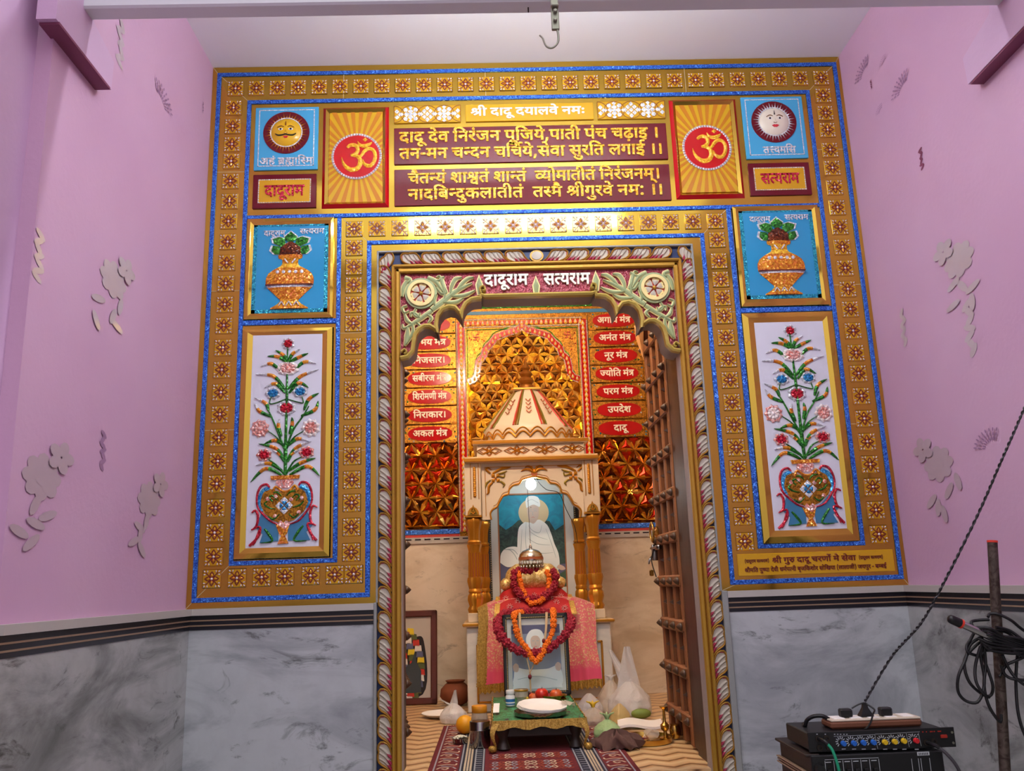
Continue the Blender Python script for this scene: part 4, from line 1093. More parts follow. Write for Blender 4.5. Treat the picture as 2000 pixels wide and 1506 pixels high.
for (x, z) in spots:
    dup(proto, inner, Vector((x, YG, z)) - ORIGIN[inner.name])


# ------------------------------------------------------------------ picture panels
def backing(m, x0, x1, z0, z1, y, name='gold_mirror'):
    m.mat(name).box(x0, x1, y, 0, z0, z1)


# gold ground behind the plaques between the borders
YP = YG - .004
central = thing('gold_panel_ground', 'flat gold mirror ground behind the maroon verses, with thin gold margins', 'mirror ground', (0.223, 0, 3.05))
m = MB().mat('gold_mirror').box(xi + BW, xir - BW, YG, 0, zj, zi - BW)
m.box(xi + BW, xm0, YG, 0, zf + BW, zj - BW).box(xn1, xir - BW, YG, 0, zf + BW, zj - BW)
m.build('gold_sheet', central)


def sky_plaque(name, label, q, key, moon):
    x0, x1, z0, z1 = quad(*q)
    w = x1 - x0
    th = thing(name, label, 'picture plaque', ((x0 + x1) / 2, 0, z0))
    MB().mat('sky_glass').bbox(x0, x1, YP - .003, YG + .001, z0, z1, .002).build('board', th)
    y = YP - .003
    b = w * .06
    m = MB().mat('silver_foil')
    for (a, c, d, e) in ((x0 + b, x1 - b, z1 - b, z1 - b + .004), (x0 + b, x1 - b, z0 + b, z0 + b + .004), (x0 + b, x0 + b + .004, z0 + b, z1 - b), (x1 - b - .004, x1 - b, z0 + b, z1 - b)):
        m.box(a, c, y - .0015, y, d, e)
    m.build('border_line', th)
    cx, cz, R = (x0 + x1) / 2 + w * .0, z0 + (z1 - z0) * .585, w * .365
    MB().mat('maroon_glass').disc(cx, cz, R, y - .003, y, 40).build('dark_disc', th)
    m = MB().mat('silver_foil' if moon else 'amber_gem')
    for k in range(40):
        a = 2 * PI * k / 40
        r0, r1 = R * .68, R * (.95 if k % 2 else .86)
        c, d = math.cos(a), math.sin(a)
        t = R * .035
        m.gem([(cx + r0 * c - t * d, cz + r0 * d + t * c), (cx + r0 * c + t * d, cz + r0 * d - t * c), (cx + r1 * c, cz + r1 * d)], y - .003, .004)
    m.mat('silver_foil').annulus(cx, cz, R * .655, R * .7, y - .005, y - .002, 40)
    m.build('rays', th)
    f = MB().mat('face_cream' if moon else 'face_yellow').lathe([(R * .655, 0), (R * .6, .006), (R * .4, .012), (R * .15, .015), (.0005, .0155)], n=40, m=Matrix.Rotation(PI / 2, 4, 'X'))
    f.xform(Matrix.Translation((cx, y - .003, cz))).build('face', th, 60)
    yf = y - .019
    s = R * .655
    m = MB().mat('face_brown' if not moon else 'face_brown')
    for sg in (-1, 1):
        m.ribbon([(cx + sg * s * .12, cz + s * .30), (cx + sg * s * .32, cz + s * .38), (cx + sg * s * .56, cz + s * .26)], [.002, .0032, .0012], yf, yf + .012, n=8)
    m.build('eyebrow', th)
    m = MB().mat('paper')
    for sg in (-1, 1):
        m.disc(cx + sg * s * .33, cz + s * .13, s * .15, yf, yf + .014, 14, s * .085)
    m.mat('black_paint')
    for sg in (-1, 1):
        m.disc(cx + sg * s * .33, cz + s * .135, s * .07, yf - .001, yf + .012, 12)
    m.build('eye', th)
    m = MB().mat('face_yellow' if not moon else 'face_cream').gem([(cx - s * .05, cz + s * .2), (cx + s * .05, cz + s * .2), (cx + s * .12, cz - s * .16), (cx - s * .12, cz - s * .16)], y - .016, .006)
    m.mat('face_brown').ribbon([(cx - s * .12, cz - s * .15), (cx, cz - s * .21), (cx + s * .12, cz - s * .15)], .002, yf - .001, yf + .008, n=7)
    m.build('nose', th)
    m = MB().mat('lip_red')
    if moon:
        m.prism([(cx - s * .24, cz - s * .38), (cx - s * .08, cz - s * .31), (cx, cz - s * .34), (cx + s * .08, cz - s * .31), (cx + s * .24, cz - s * .38), (cx + s * .1, cz - s * .5), (cx - s * .1, cz - s * .5)], yf, yf + .014)
    else:
        m.prism([(cx - s * .17, cz - s * .36), (cx + s * .17, cz - s * .36), (cx + s * .08, cz - s * .5), (cx - s * .08, cz - s * .5)], yf, yf + .014)
    m.build('mouth', th)
    m = MB().mat('maroon_ink' if not moon else 'black_paint').prism([(cx - s * .035, cz + s * .42), (cx + s * .035, cz + s * .42), (cx, cz + s * .72)], yf - .0005, yf + .014)
    m.build('forehead_mark', th)
    if not moon:
        m = MB().mat('black_paint')
        for sg in (-1, 1):
            m.ribbon([(cx, cz - s * .24), (cx + sg * s * .25, cz - s * .30), (cx + sg * s * .5, cz - s * .30), (cx + sg * s * .68, cz - s * .18)], [.004, .006, .005, .001], yf - .001, yf + .014, n=12)
        m.build('moustache', th)
    m = MB().mat('silver_foil')
    lettering(m, key, x0 + w * (.09 if not moon else .28), x1 - w * (.08 if not moon else .2), z0 + (z1 - z0) * .085, (z1 - z0) * .10, y, .003)
    m.build('lettering', th, 0)


sky_plaque('sun_plaque', 'sky blue glass plaque with a moustached yellow sun face', ((501, 214), (625, 213.6), (621, 335), (498, 336)), 'aham', False)
sky_plaque('moon_plaque', 'sky blue glass plaque with a pale moon face and red lips', ((1443.7, 193.7), (1563.7, 193), (1576, 313), (1456, 314)), 'tat', True)


def name_plate(name, label, q, key):
    x0, x1, z0, z1 = quad(*q)
    th = thing(name, label, 'name plate', ((x0 + x1) / 2, 0, z0))
    MB().mat('maroon_glass').bbox(x0, x1, YP - .003, YG + .001, z0, z1, .002).build('board', th)
    y = YP - .003
    a, b = (x1 - x0) * .085, (z1 - z0) * .15
    i = (x0 + a, x1 - a, z0 + b, z1 - b)
    MB().mat('yellow_glass').box(i[0], i[1], y - .002, y, i[2], i[3]).build('inset', th)
    m = MB().mat('silver_foil')
    nx, nz = 22, 10
    t = .005
    for k in range(nx):
        u0, u1 = i[0] + (i[1] - i[0]) * k / nx, i[0] + (i[1] - i[0]) * (k + .9) / nx
        for zz in (i[2], i[3] - t):
            m.gem([(u0, zz), (u1, zz), (u1, zz + t), (u0, zz + t)], y - .0015, .003)
    for k in range(nz):
        u0, u1 = i[2] + (i[3] - i[2]) * k / nz, i[2] + (i[3] - i[2]) * (k + .9) / nz
        for xx in (i[0], i[1] - t):
            m.gem([(xx, u0), (xx + t, u0), (xx + t, u1), (xx, u1)], y - .0015, .003)
    m.build('bead_border', th)
    w = i[1] - i[0]
    m = MB().mat('red_foil')
    lettering(m, key, i[0] + w * .13, i[1] - w * .13, i[2] + (i[3] - i[2]) * .30, (i[3] - i[2]) * .42, y - .002, .003)
    m.build('lettering', th, 0)


name_plate('name_plate', 'maroon and yellow name plate under the sun plaque', ((496.4, 344), (621, 344), (618, 408), (495, 412)), 'daduram')
name_plate('name_plate', 'maroon and yellow name plate under the moon plaque', ((1457.5, 322.5), (1577.5, 320.7), (1583, 383.7), (1463.7, 386)), 'satyaram')

OM = [  # strokes traced in the disc, unit radius, x right, z up: (path, widths)
    ([(-.40, .42), (-.30, .52), (-.12, .55), (.02, .46), (.05, .28), (-.05, .12), (-.25, .06)], [.10, .15, .17, .16, .15, .16, .10]),
    ([(-.18, .05), (.02, .02), (.14, -.12), (.15, -.36), (.03, -.56), (-.22, -.62), (-.44, -.48), (-.58, -.26), (-.64, -.02)], [.10, .15, .17, .19, .20, .20, .16, .10, .02]),
    ([(.08, -.06), (.22, .06), (.34, .24), (.52, .36), (.70, .30), (.80, .10), (.78, -.18), (.64, -.42), (.46, -.44), (.32, -.32), (.27, -.14)], [.08, .13, .15, .16, .14, .14, .15, .16, .17, .12, .03]),
    ([(.04, .72), (.14, .55), (.32, .49), (.52, .55), (.66, .66)], [.02, .13, .17, .15, .03])]


def om_panel(label, q, qi):
    x0, x1, z0, z1 = quad(*q)
    a0, a1, c0, c1 = quad(*qi)
    th = thing('om_panel', label, 'om panel', ((x0 + x1) / 2, 0, z0))
    m = MB()
    m.frame(x0, x1, z0, z1, (a0 - x0 + x1 - a1) / 2, YG, .016, ('red_bevel', 'gold_bevel'))
    m.build('frame', th)
    y = YP - .001
    cx, cz = (a0 + a1) / 2 + .003, (c0 + c1) / 2 - (c1 - c0) * .0
    m = MB().mat('ray_yellow').box(a0, a1, y, YG + .001, c0, c1)
    m.mat('ray_orange')

    def edge(t):
        c, d = math.cos(t), math.sin(t)
        k = min(((a1 - cx) if c > 0 else (cx - a0)) / max(abs(c), 1e-6), ((c1 - cz) if d > 0 else (cz - c0)) / max(abs(d), 1e-6))
        return (cx + c * k, cz + d * k)
    N = 36
    for k in range(N):
        t0, t1 = 2 * PI * (k + .25) / N, 2 * PI * (k + .75) / N
        m.prism([(cx + .03 * math.cos(t0), cz + .03 * math.sin(t0)), edge(t0), edge(t1), (cx + .03 * math.cos(t1), cz + .03 * math.sin(t1))], y - .0012, y)
    m.build('ray_board', th)
    R = .1045
    MB().mat('om_red').disc(cx, cz, R, y - .004, y, 48).build('red_disc', th)
    m = MB().mat('silver_foil')
    for k in range(56):
        t = 2 * PI * k / 56
        c, d = math.cos(t), math.sin(t)
        m.gem([(cx + R * (1 + u) * c - v * d, cz + R * (1 + u) * d + v * c) for u, v in ((-.04, -.0045), (.06, -.005), (.06, .005), (-.04, .0045))], y - .004, .004)
    m.build('bead_ring', th)
    m = MB().mat('gold_foil')
    for path, w in OM:
        m.ribbon([(cx + p[0] * R * .98, cz + p[1] * R * .98 - .002) for p in path], [k * R for k in w], y - .006, y - .003, .004, n=26)
    m.gem([(cx + (.36 + u) * R, cz + (.76 + v) * R) for u, v in ((-.11, 0), (0, .1), (.11, 0), (0, -.1))], y - .005, .006)
    m.build('om_symbol', th, 25)


om_panel('red framed om panel between the sun plaque and the maroon verses', ((633, 213.7), (759.7, 212.6), (761, 408), (629, 410)), ((646, 223.6), (748, 222.8), (749, 397.6), (643, 399)))
om_panel('red framed om panel between the maroon verses and the moon plaque', ((1304.9, 199.8), (1434, 196), (1453.4, 387.6), (1320, 394.5)), ((1317.6, 209.8), (1423.7, 208), (1438, 376), (1330.5, 381.5)))


def verse_plaque(label, q, lines):
    x0, x1, z0, z1 = quad(*q)
    th = thing('verse_plaque', label, 'verse plaque', ((x0 + x1) / 2, 0, z0))
    MB().mat('maroon_glass').bbox(x0, x1, YP - .003, YG + .001, z0, z1, .002).build('board', th)
    w, h = x1 - x0, z1 - z0
    for (key, a, b, c, s) in lines:
        m = MB().mat('gold_foil')
        lettering(m, key, x0 + w * a, x0 + w * b, z0 + h * c, h * s, YP - .003, .004)
        m.build('lettering', th, 0)


verse_plaque('upper maroon glass plaque with two lines of gold verse', ((770, 256.5), (1298.6, 242.4), (1304, 313.5), (771, 326.4)), (('verse_a', .02, .972, .595, .27), ('verse_b', .02, .982, .145, .27)))
verse_plaque('lower maroon glass plaque with two lines of gold verse', ((771, 336), (1305.5, 323.4), (1310, 393.6), (771, 407)), (('verse_c', .05, .965, .60, .27), ('verse_d', .05, .972, .16, .27)))

x0, x1, z0, z1 = quad((909.5, 208.5), (1157.6, 204.6), (1158.5, 237), (909.5, 242))
th = thing('title_plaque', 'yellow glass title plaque with white lettering above the maroon verses', 'title plaque', ((x0 + x1) / 2, 0, z0))
MB().mat('yellow_glass').bbox(x0, x1, YP - .003, YG + .001, z0, z1, .002).build('board', th)
m = MB().mat('paper')
lettering(m, 'title', x0 + (x1 - x0) * .04, x1 - (x1 - x0) * .065, z0 + (z1 - z0) * .33, (z1 - z0) * .42, YP - .003, .003)
m.build('lettering', th, 0)


def lattice(label, q):
    x0, x1, z0, z1 = quad(*q)
    th = thing('gem_lattice', label, 'gem lattice', ((x0 + x1) / 2, 0, z0))
    MB().mat('amber_glass').bbox(x0, x1, YP - .002, YG + .001, z0, z1, .002).build('board', th)
    y = YP - .002
    w, h = x1 - x0, z1 - z0
    g = MB().mat('silver_foil')
    r = MB().mat('maroon_ink')
    cz = (z0 + z1) / 2
    for k in range(5):
        cx = x0 + w * k / 4
        R = h * .47
        if k % 2 == 0:
            pts = [(i, j) for i in range(-2, 3) for j in range(-2, 3) if abs(i) + abs(j) <= 3 and (i + j) % 2 == 0]
            for i, j in pts:
                u, v = cx + i * h * .16, cz + j * h * .16
                if x0 + .004 < u < x1 - .004:
                    g.gem([(u - h * .12, v), (u, v + h * .13), (u + h * .12, v), (u, v - h * .13)], y, .003)
        else:
            for a in range(4):
                t = a * PI / 2
                for (rr, s) in ((.17, .15), (.38, .11)):
                    u, v = cx + rr * h * math.cos(t) * (1.2 if a % 2 == 0 else 1), cz + rr * h * math.sin(t)
                    g.gem([(u - h * s, v), (u, v + h * s), (u + h * s, v), (u, v - h * s)], y, .003)
                t += PI / 4
                u, v = cx + .36 * h * math.cos(t), cz + .36 * h * math.sin(t)
                g.gem(circle(u, v, h * .12, 6), y, .003)
            g.gem(circle(cx, cz, h * .1, 8), y, .004)
        arc = [(cx + R * 1.1 * math.cos(t), cz + R * math.sin(t)) for t in [2 * PI * i / 24 for i in range(25)]]
        arc = [(min(max(p[0], x0 + .002), x1 - .002), p[1]) for p in arc]
        r.ribbon(arc, .002, y - .0012, y)
    g.build('gem_pattern', th)
    r.build('scroll_line', th)


lattice('gem lattice strip left of the yellow title plaque', ((770, 210), (900.5, 209), (900.5, 243), (770, 244.5)))
lattice('gem lattice strip right of the yellow title plaque', ((1165.4, 203.4), (1296.5, 198.6), (1298.6, 234), (1166, 238)))


def bevel_panel(name, label, cat, qo, qb, board):
    o = quad(*qo)
    b = quad(*qb)
    th = thing(name, label, cat, ((o[0] + o[1]) / 2, 0, o[2]))
    m = MB()
    # outer mitred frame then inner step, both gold mirror
    k = ((b[0] - o[0]) + (o[1] - b[1])) / 2
    n = 0
    m.mat('gold_bevel')
    O = [(o[0], o[2]), (o[1], o[2]), (o[1], o[3]), (o[0], o[3])]
    B = [(b[0], b[2]), (b[1], b[2]), (b[1], b[3]), (b[0], b[3])]
    lv = [(0, 0.0), (.10, .009), (.55, .012), (.62, .011), (1.0, .007)]
    for (f0, h0), (f1, h1) in zip(lv, lv[1:]):
        for i in range(4):
            j = (i + 1) % 4
            P = lambda c, f, h: (O[c][0] + (B[c][0] - O[c][0]) * f, YG - h, O[c][1] + (B[c][1] - O[c][1]) * f)
            m.add([P(i, f0, h0), P(j, f0, h0), P(j, f1, h1), P(i, f1, h1)], [(0, 1, 2, 3)])
    m.build('gold_frame', th, 10)
    MB().mat(board).box(b[0], b[1], YG - .007, YG + .001, b[2], b[3]).build('board', th)
    return th, b, YG - .007


def kalash(label, qo, qb):
    th, b, y = bevel_panel('kalash_panel', label, 'pot panel', qo, qb, 'sky_paint')
    x0, x1, z0, z1 = b
    w, h = x1 - x0, z1 - z0
    t = w * .05
    m = MB().mat('turquoise_foil')
    m.box(x0, x1, y - .001, y, z0, z0 + t).box(x0, x1, y - .001, y, z1 - t * .5, z1).box(x0, x0 + t, y - .001, y, z0, z1).box(x1 - t, x1, y - .001, y, z0, z1)
    m.build('edging', th)
    cx = x0 + w * .5
    V = lambda py: z0 + h * (1068 - py) / 858.0
    S = w / 725.0
    prof = [(510, 112), (522, 118), (545, 112), (560, 76), (600, 76), (622, 92), (640, 128), (660, 165), (690, 205), (730, 226), (765, 230), (790, 228), (805, 226), (830, 214), (860, 180), (890, 146), (920, 118), (945, 90), (958, 86), (985, 112), (1008, 150), (1022, 178), (1032, 180)]

    def band(m, a, b_, mt):
        pts = [p for p in prof if a <= p[0] <= b_]
        m.mat(mt)
        pol = [(cx - p[1] * S, V(p[0])) for p in pts] + [(cx + p[1] * S, V(p[0])) for p in pts[::-1]]
        n = len(pts)
        # rounded front: middle column pushed out
        vs = []
        for p in pts:
            for f in (-1, -.6, 0, .6, 1):
                vs.append((cx + f * p[1] * S, y - .002 - .012 * math.sqrt(1 - f * f * .98) * p[1] / 230.0, V(p[0])))
        m.add(vs, [(i * 5 + j, i * 5 + j + 1, i * 5 + j + 6, i * 5 + j + 5) for i in range(n - 1) for j in range(4)])
        m.prism(pol, y - .002, y)
    m = MB()
    for a, b_, mt in ((510, 545, 'orange_foil'), (545, 600, 'amber_gem'), (600, 640, 'gold_foil'), (640, 690, 'orange_foil'), (690, 805, 'orange_foil'), (805, 830, 'silver_foil'), (830, 945, 'orange_foil'), (945, 1008, 'amber_gem'), (1008, 1032, 'orange_foil')):
        band(m, a, b_, mt)
    m.mat('maroon_ink').ribbon([(cx - 226 * S, V(806)), (cx, V(806)), (cx + 226 * S, V(806))], .0035, y - .018, y - .001)
    m.build('pot', th, 50)
    m = MB().mat('silver_foil')
    for k in range(5):
        u = (-115 + k * 58) * S
        m.gem(circle(cx + u, V(683), 17 * S, 8), y - .012, .004)
        m.prism(circle(cx + u, V(683), 17 * S, 8), y - .0125, y - .002)
    for k in range(3):
        for sg in (-1, 1):
            u = (-70 + k * 70) * S
            m.ribbon([(cx + u - sg * 26 * S, V(1005)), (cx + u, V(965))], 8 * S, y - .012, y - .001)
    for sg in (-1, 1):
        m.ribbon([(cx + sg * 52 * S, V(555)), (cx + sg * 18 * S, V(595))], 11 * S, y - .01, y - .001)
    m.build('pot_gem', th)
    m = MB()
    pts = [(-105, 515), (-112, 480), (-95, 440), (-50, 405), (0, 378), (50, 405), (95, 440), (112, 480), (105, 515)]
    m.mat('brown_foil').gem([(cx + p[0] * S, V(p[1])) for p in pts], y - .004, .014, .002)
    m.build('coconut', th)
    leaves = [[(0, 400), (-55, 360), (-60, 335), (0, 285), (60, 335), (55, 360)], [(-70, 440), (-160, 400), (-175, 355), (-110, 335), (-60, 350), (-45, 400)],
              [(-95, 510), (-150, 505), (-185, 470), (-170, 420), (-110, 430), (-85, 470)]]
    for L in leaves:
        for sg in ((1, -1) if L[0][0] else (1,)):
            m = MB()
            m.mat('silver_foil').prism([(cx + sg * p[0] * S * 1.12 - 0, V(p[1] * 1.06 - 30)) for p in L], y - .0035, y)
            m.mat('green_foil').gem([(cx + sg * p[0] * S, V(p[1])) for p in L], y - .004, .009, .001)
            m.build('mango_leaf', th)
    m = MB().mat('silver_foil')
    lettering(m, 'daduram', x0 + w * .14, x0 + w * .42, V(318), h * .055, y, .003)
    lettering(m, 'satyaram', x0 + w * .62, x0 + w * .94, V(305), h * .055, y, .003)
    m.build('lettering', th, 0)


kalash('blue glass panel with a golden pot, left of the door', ((483, 431), (655, 426), (652, 626), (479, 626)), ((498, 443), (644, 441), (640, 613), (493, 614)))
kalash('blue glass panel with a golden pot, right of the door', ((1426, 408.7), (1594, 401), (1617, 598), (1445.6, 604.5)), ((1440, 417.5), (1583, 412), (1600.7, 583.6), (1456.6, 588)))


def vase_panel(label, qo, qb, pink):
    th, b, y = bevel_panel('flower_vase_panel', label, 'flower vase panel', qo, qb, 'white_glass')
    x0, x1, z0, z1 = b
    w, h = x1 - x0, z1 - z0
    cx = (x0 + x1) / 2

    def P(px, py):
        c = 535 - (py - 45) * 35.0 / 1070
        return (cx + (px - c) * w / 360.0, z0 + h * (1115 - py) / 1072.0)
    s = w / 360.0
    # stems
    m = MB().mat('green_foil')
    for path, ww in (([(518, 765), (520, 640), (522, 560), (528, 380), (530, 270), (534, 110)], [14, 20, 13, 14, 10, 6]),
                     ([(520, 640), (560, 540), (610, 470), (640, 420)], [10, 9, 8, 5]), ([(518, 640), (480, 545), (450, 470), (425, 420)], [10, 9, 8, 5]),
                     ([(525, 380), (470, 400), (440, 400), (452, 360)], [5, 6, 6, 4]), ([(528, 380), (590, 400), (612, 400), (602, 360)], [5, 6, 6, 4]),
                     ([(522, 640), (560, 580), (615, 545)], [8, 6, 4]), ([(516, 640), (480, 580), (430, 540)], [8, 6, 4]),
                     ([(522, 760), (560, 700), (605, 675)], [10, 8, 5]), ([(512, 760), (475, 715), (435, 685)], [10, 8, 5])):
        m.ribbon([P(*p) for p in path], [k * s for k in ww], y - .003, y, .004, n=20)
    m.build('stem', th, 25)
    leaves = [[(534, 185), (510, 150), (472, 125)], [(538, 185), (560, 145), (598, 122)], [(530, 190), (485, 160), (430, 155)], [(542, 190), (590, 165), (640, 145)],
              [(500, 240), (450, 195), (395, 210)], [(575, 225), (620, 190), (680, 200)], [(520, 330), (460, 260), (370, 250)], [(535, 330), (600, 265), (692, 232)],
              [(520, 350), (470, 300), (415, 320)], [(540, 350), (590, 300), (640, 325)], [(450, 470), (390, 440), (365, 400)], [(435, 440), (420, 400), (365, 370)], [(600, 470), (670, 440), (688, 395)], [(615, 440), (640, 385), (692, 355)],
              [(500, 570), (485, 520), (492, 478)], [(540, 560), (555, 510), (553, 475)], [(515, 620), (470, 590), (415, 605)], [(530, 620), (580, 585), (640, 600)], [(515, 690), (470, 630), (385, 605)], [(530, 690), (575, 630), (650, 600)],
              [(515, 700), (490, 660), (455, 640)], [(530, 700), (550, 660), (590, 640)], [(505, 745), (440, 705), (372, 712)], [(535, 745), (600, 705), (670, 685)], [(500, 765), (420, 730), (345, 795)], [(540, 765), (630, 725), (690, 775)]]
    for L in leaves:
        m = MB()
        c = spline([P(*p) for p in L], 13)
        wd = [s * 17 * math.sin(PI * min(1, (.12 + .88 * i / 12.0))) ** .8 + s * 1.5 for i in range(13)]
        m.mat('green_foil').ribbon(c[:6], wd[:6], y - .003, y, .004)
        m.mat('orange_foil').ribbon(c[5:9], wd[5:9], y - .003, y, .004)
        m.mat('silver_foil' if len(L) % 2 and L[2][1] % 2 == 0 else 'green_foil').ribbon(c[8:], wd[8:], y - .003, y, .004)
        m.build('leaf', th, 25)

    def blossom(px, py, r, col, tipcol, n, flat=1.0, fan=False):
        m = MB()
        c = P(px, py)
        for k in range(n):
            a = (PI * (k + .5) / n if fan else 2 * PI * (k + .5) / n)
            for (r0, r1, t, mt, hh) in ((.45, 1.0, .32, tipcol, .003), (.12, .78, .24, col, .005)):
                d = Vector((math.cos(a), math.sin(a) * flat))
                e = Vector((-math.sin(a), math.cos(a)))
                q = [d * r0, d * (r0 + r1) / 2 + e * t, d * r1, d * (r0 + r1) / 2 - e * t]
                m.mat(mt).gem([(c[0] + v.x * r * s, c[1] + v.y * r * s) for v in q], y - (.003 if mt == tipcol else .004), hh + .003)
        m.mat(col).gem(circle(c[0], c[1], r * s * .3, 7), y - .005, .008)
        m.build('blossom', th, 15)
    blossom(537, 92, 36, 'red_foil', 'silver_foil', 7)
    blossom(534, 222, 62, 'pink_foil', 'pale_gem', 9, .62)
    blossom(458, 350, 42, 'sky_foil', 'silver_foil', 7, .8)
    blossom(596, 345, 42, 'sky_foil', 'silver_foil', 7, .8)
    blossom(526, 428, 52, 'red_foil', 'silver_foil', 8, .8)
    blossom(392, 528, 50, 'pale_gem' if not pink else 'pink_foil', 'pink_foil', 9)
    blossom(648, 532, 50, 'pink_foil', 'pale_gem', 9)
    blossom(413, 662, 42, 'red_foil', 'pink_foil', 7, .85)
    blossom(626, 655, 42, 'red_foil', 'pink_foil', 7, .85)
    # vase
    m = MB().mat('orange_foil')
    m.gem([P(445, 768), P(592, 766), P(588, 784), P(449, 788)], y - .004, .008, .003)
    m.mat('pink_foil').prism([P(478, 786), P(556, 784), P(560, 805), P(535, 828), P(497, 828), P(470, 806)], y - .005, y)
    m.mat('orange_foil').ribbon([P(455, 850), P(470, 822), P(505, 845), P(540, 842), P(565, 818), P(580, 842)], 12 * s, y - .006, y, .003, n=16)
    body = [(440, 830), (500, 850), (520, 850), (585, 828), (615, 850), (632, 900), (610, 945), (560, 985), (505, 1005), (455, 985), (415, 950), (393, 900), (408, 850)]
    m.mat('inlay_gold').prism([P(*p) for p in body], y - .005, y)
    m.build('vase_body', th)
    m = MB().mat('slate_blue')
    m.prism([P(400, 945), (P(455, 990)), P(485, 1010), P(482, 1085), P(390, 1092), P(405, 1050), P(372, 1020), P(385, 985)], y - .003, y)
    m.prism([P(622, 940), (P(570, 988)), P(530, 1010), P(530, 1085), P(640, 1085), P(620, 1045), P(655, 1010), P(640, 975)], y - .003, y)
    m.mat('sky_foil')
    m.ribbon([P(440, 828), P(405, 845), P(388, 900), P(402, 940)], 22 * s, y - .004, y, .003, n=12)
    m.ribbon([P(590, 822), P(625, 840), P(640, 890), P(628, 930)], 22 * s, y - .004, y, .003, n=12)
    m.build('vase_side', th)
    m = MB().mat('red_foil')
    m.ribbon([P(440, 825), P(425, 808), P(395, 820), P(378, 865), P(385, 925), P(440, 985), P(480, 1005)], [8 * s, 11 * s, 11 * s, 10 * s, 10 * s, 9 * s, 5 * s], y - .005, y, .003, n=26)
    m.ribbon([P(585, 818), P(600, 802), P(632, 812), P(650, 860), P(642, 915), P(590, 985), P(540, 1005)], [8 * s, 11 * s, 11 * s, 10 * s, 10 * s, 9 * s, 5 * s], y - .005, y, .003, n=26)
    for (k, q) in ((1, [(352, 945), (370, 935), (383, 965), (375, 1010), (350, 1028)]), (1, [(350, 1028), (392, 1015), (385, 1060), (340, 1105)]), (1, [(392, 1020), (370, 1080), (355, 1100)]),
                   (1, [(676, 928), (655, 920), (640, 955), (645, 1000), (668, 1015)]), (1, [(668, 1015), (628, 1005), (640, 1050), (670, 1088)]), (1, [(628, 1010), (650, 1070), (655, 1085)])):
        m.ribbon([P(*p) for p in q], [6 * s, 11 * s, 12 * s, 12 * s, 5 * s][:len(q)], y - .005, y, .003, n=14)
    m.build('vase_scroll', th)
    m = MB().mat('orange_foil')
    m.prism([P(470, 1005), P(540, 1005), P(525, 1050), P(515, 1060), P(497, 1060), P(486, 1050)], y - .005, y)
    m.mat('pink_foil').prism([P(478, 1005), P(495, 985), P(508, 1000), P(522, 985), P(545, 1005), P(515, 1030)], y - .006, y)
    m.mat('orange_foil').prism([P(497, 1060), P(515, 1060), P(532, 1098), P(478, 1100)], y - .005, y)
    m.build('vase_foot', th)
    m = MB()
    c = P(513, 915)
    for k in range(4):
        a = k * PI / 2 + PI / 2
        d, e = Vector((math.cos(a), math.sin(a))), Vector((-math.sin(a), math.cos(a)))
        for (r1, t, mt, q) in ((44, 20, 'silver_foil', 0), (30, 13, 'sky_foil', .002)):
            m.mat(mt).gem([(c[0] + v.x * s, c[1] + v.y * s) for v in (d * 3, d * r1 * .55 + e * t, d * r1, d * r1 * .55 - e * t)], y - .006 - q, .004)
    m.mat('green_foil')
    for q in ([(480, 890), (455, 865), (440, 875), (455, 895)], [(545, 888), (570, 862), (588, 872), (572, 892)], [(470, 930), (440, 925), (415, 905), (430, 890)], [(555, 925), (590, 915), (610, 895)], [(490, 955), (460, 980), (435, 965)], [(535, 955), (560, 975), (585, 955)], [(500, 870), (480, 850), (460, 850)], [(525, 868), (545, 848), (570, 845)]):
        m.ribbon([P(*p) for p in q], [4 * s, 10 * s, 6 * s], y - .006, y - .003, .003, n=10)
    m.mat('green_foil')
    m.ribbon([P(415, 1025), P(435, 1050), P(452, 1085), P(395, 1092)], [8 * s, 14 * s, 10 * s, 3 * s], y - .0045, y, .003, n=12)
    m.ribbon([P(605, 1015), P(580, 1045), P(560, 1085), P(620, 1088)], [8 * s, 14 * s, 10 * s, 3 * s], y - .0045, y, .003, n=12)
    m.mat('pink_foil')
    for q in ((432, 880), (548, 885), (468, 965), (585, 950), (470, 870), (600, 880)):
        m.gem(circle(*P(*q), 11 * s, 6), y - .006, .004)
    m.build('vase_ornament', th)


vase_panel('white glass panel of a jewelled flower vase, left of the door', ((475.5, 644), (654.6, 642), (645, 1090.5), (456, 1094)), ((497.5, 657), (634, 655.4), (622, 1068), (481, 1070.5)), True)
vase_panel('white glass panel of a jewelled flower vase, right of the door', ((1445.5, 614), (1620.8, 608), (1674.5, 1056), (1485, 1068)), ((1469.4, 634), (1605, 628.7), (1648.6, 1032), (1511, 1038)), False)

x0, x1, z0, z1 = quad((1435.6, 1084), (1738, 1072), (1747, 1113.7), (1442.7, 1127.7))
th = thing('dedication_plaque', 'yellow glass dedication plaque with dark red lettering at lower right', 'dedication plaque', ((x0 + x1) / 2, 0, z0))
MB().mat('yellow_glass').bbox(x0, x1, YG - .005, YG + .001, z0, z1, .002).build('board', th)
w, h = x1 - x0, z1 - z0
m = MB().mat('maroon_ink')
lettering(m, 'ded_a', x0 + w * .22, x0 + w * .755, z0 + h * .56, h * .22, YG - .005, .002)
lettering(m, 'ded_s', x0 + w * .045, x0 + w * .2, z0 + h * .60, h * .13, YG - .005, .002)
lettering(m, 'ded_s', x0 + w * .775, x0 + w * .93, z0 + h * .60, h * .13, YG - .005, .002)
lettering(m, 'ded_b', x0 + w * .04, x0 + w * .945, z0 + h * .17, h * .17, YG - .005, .002)
m.build('lettering', th, 0)


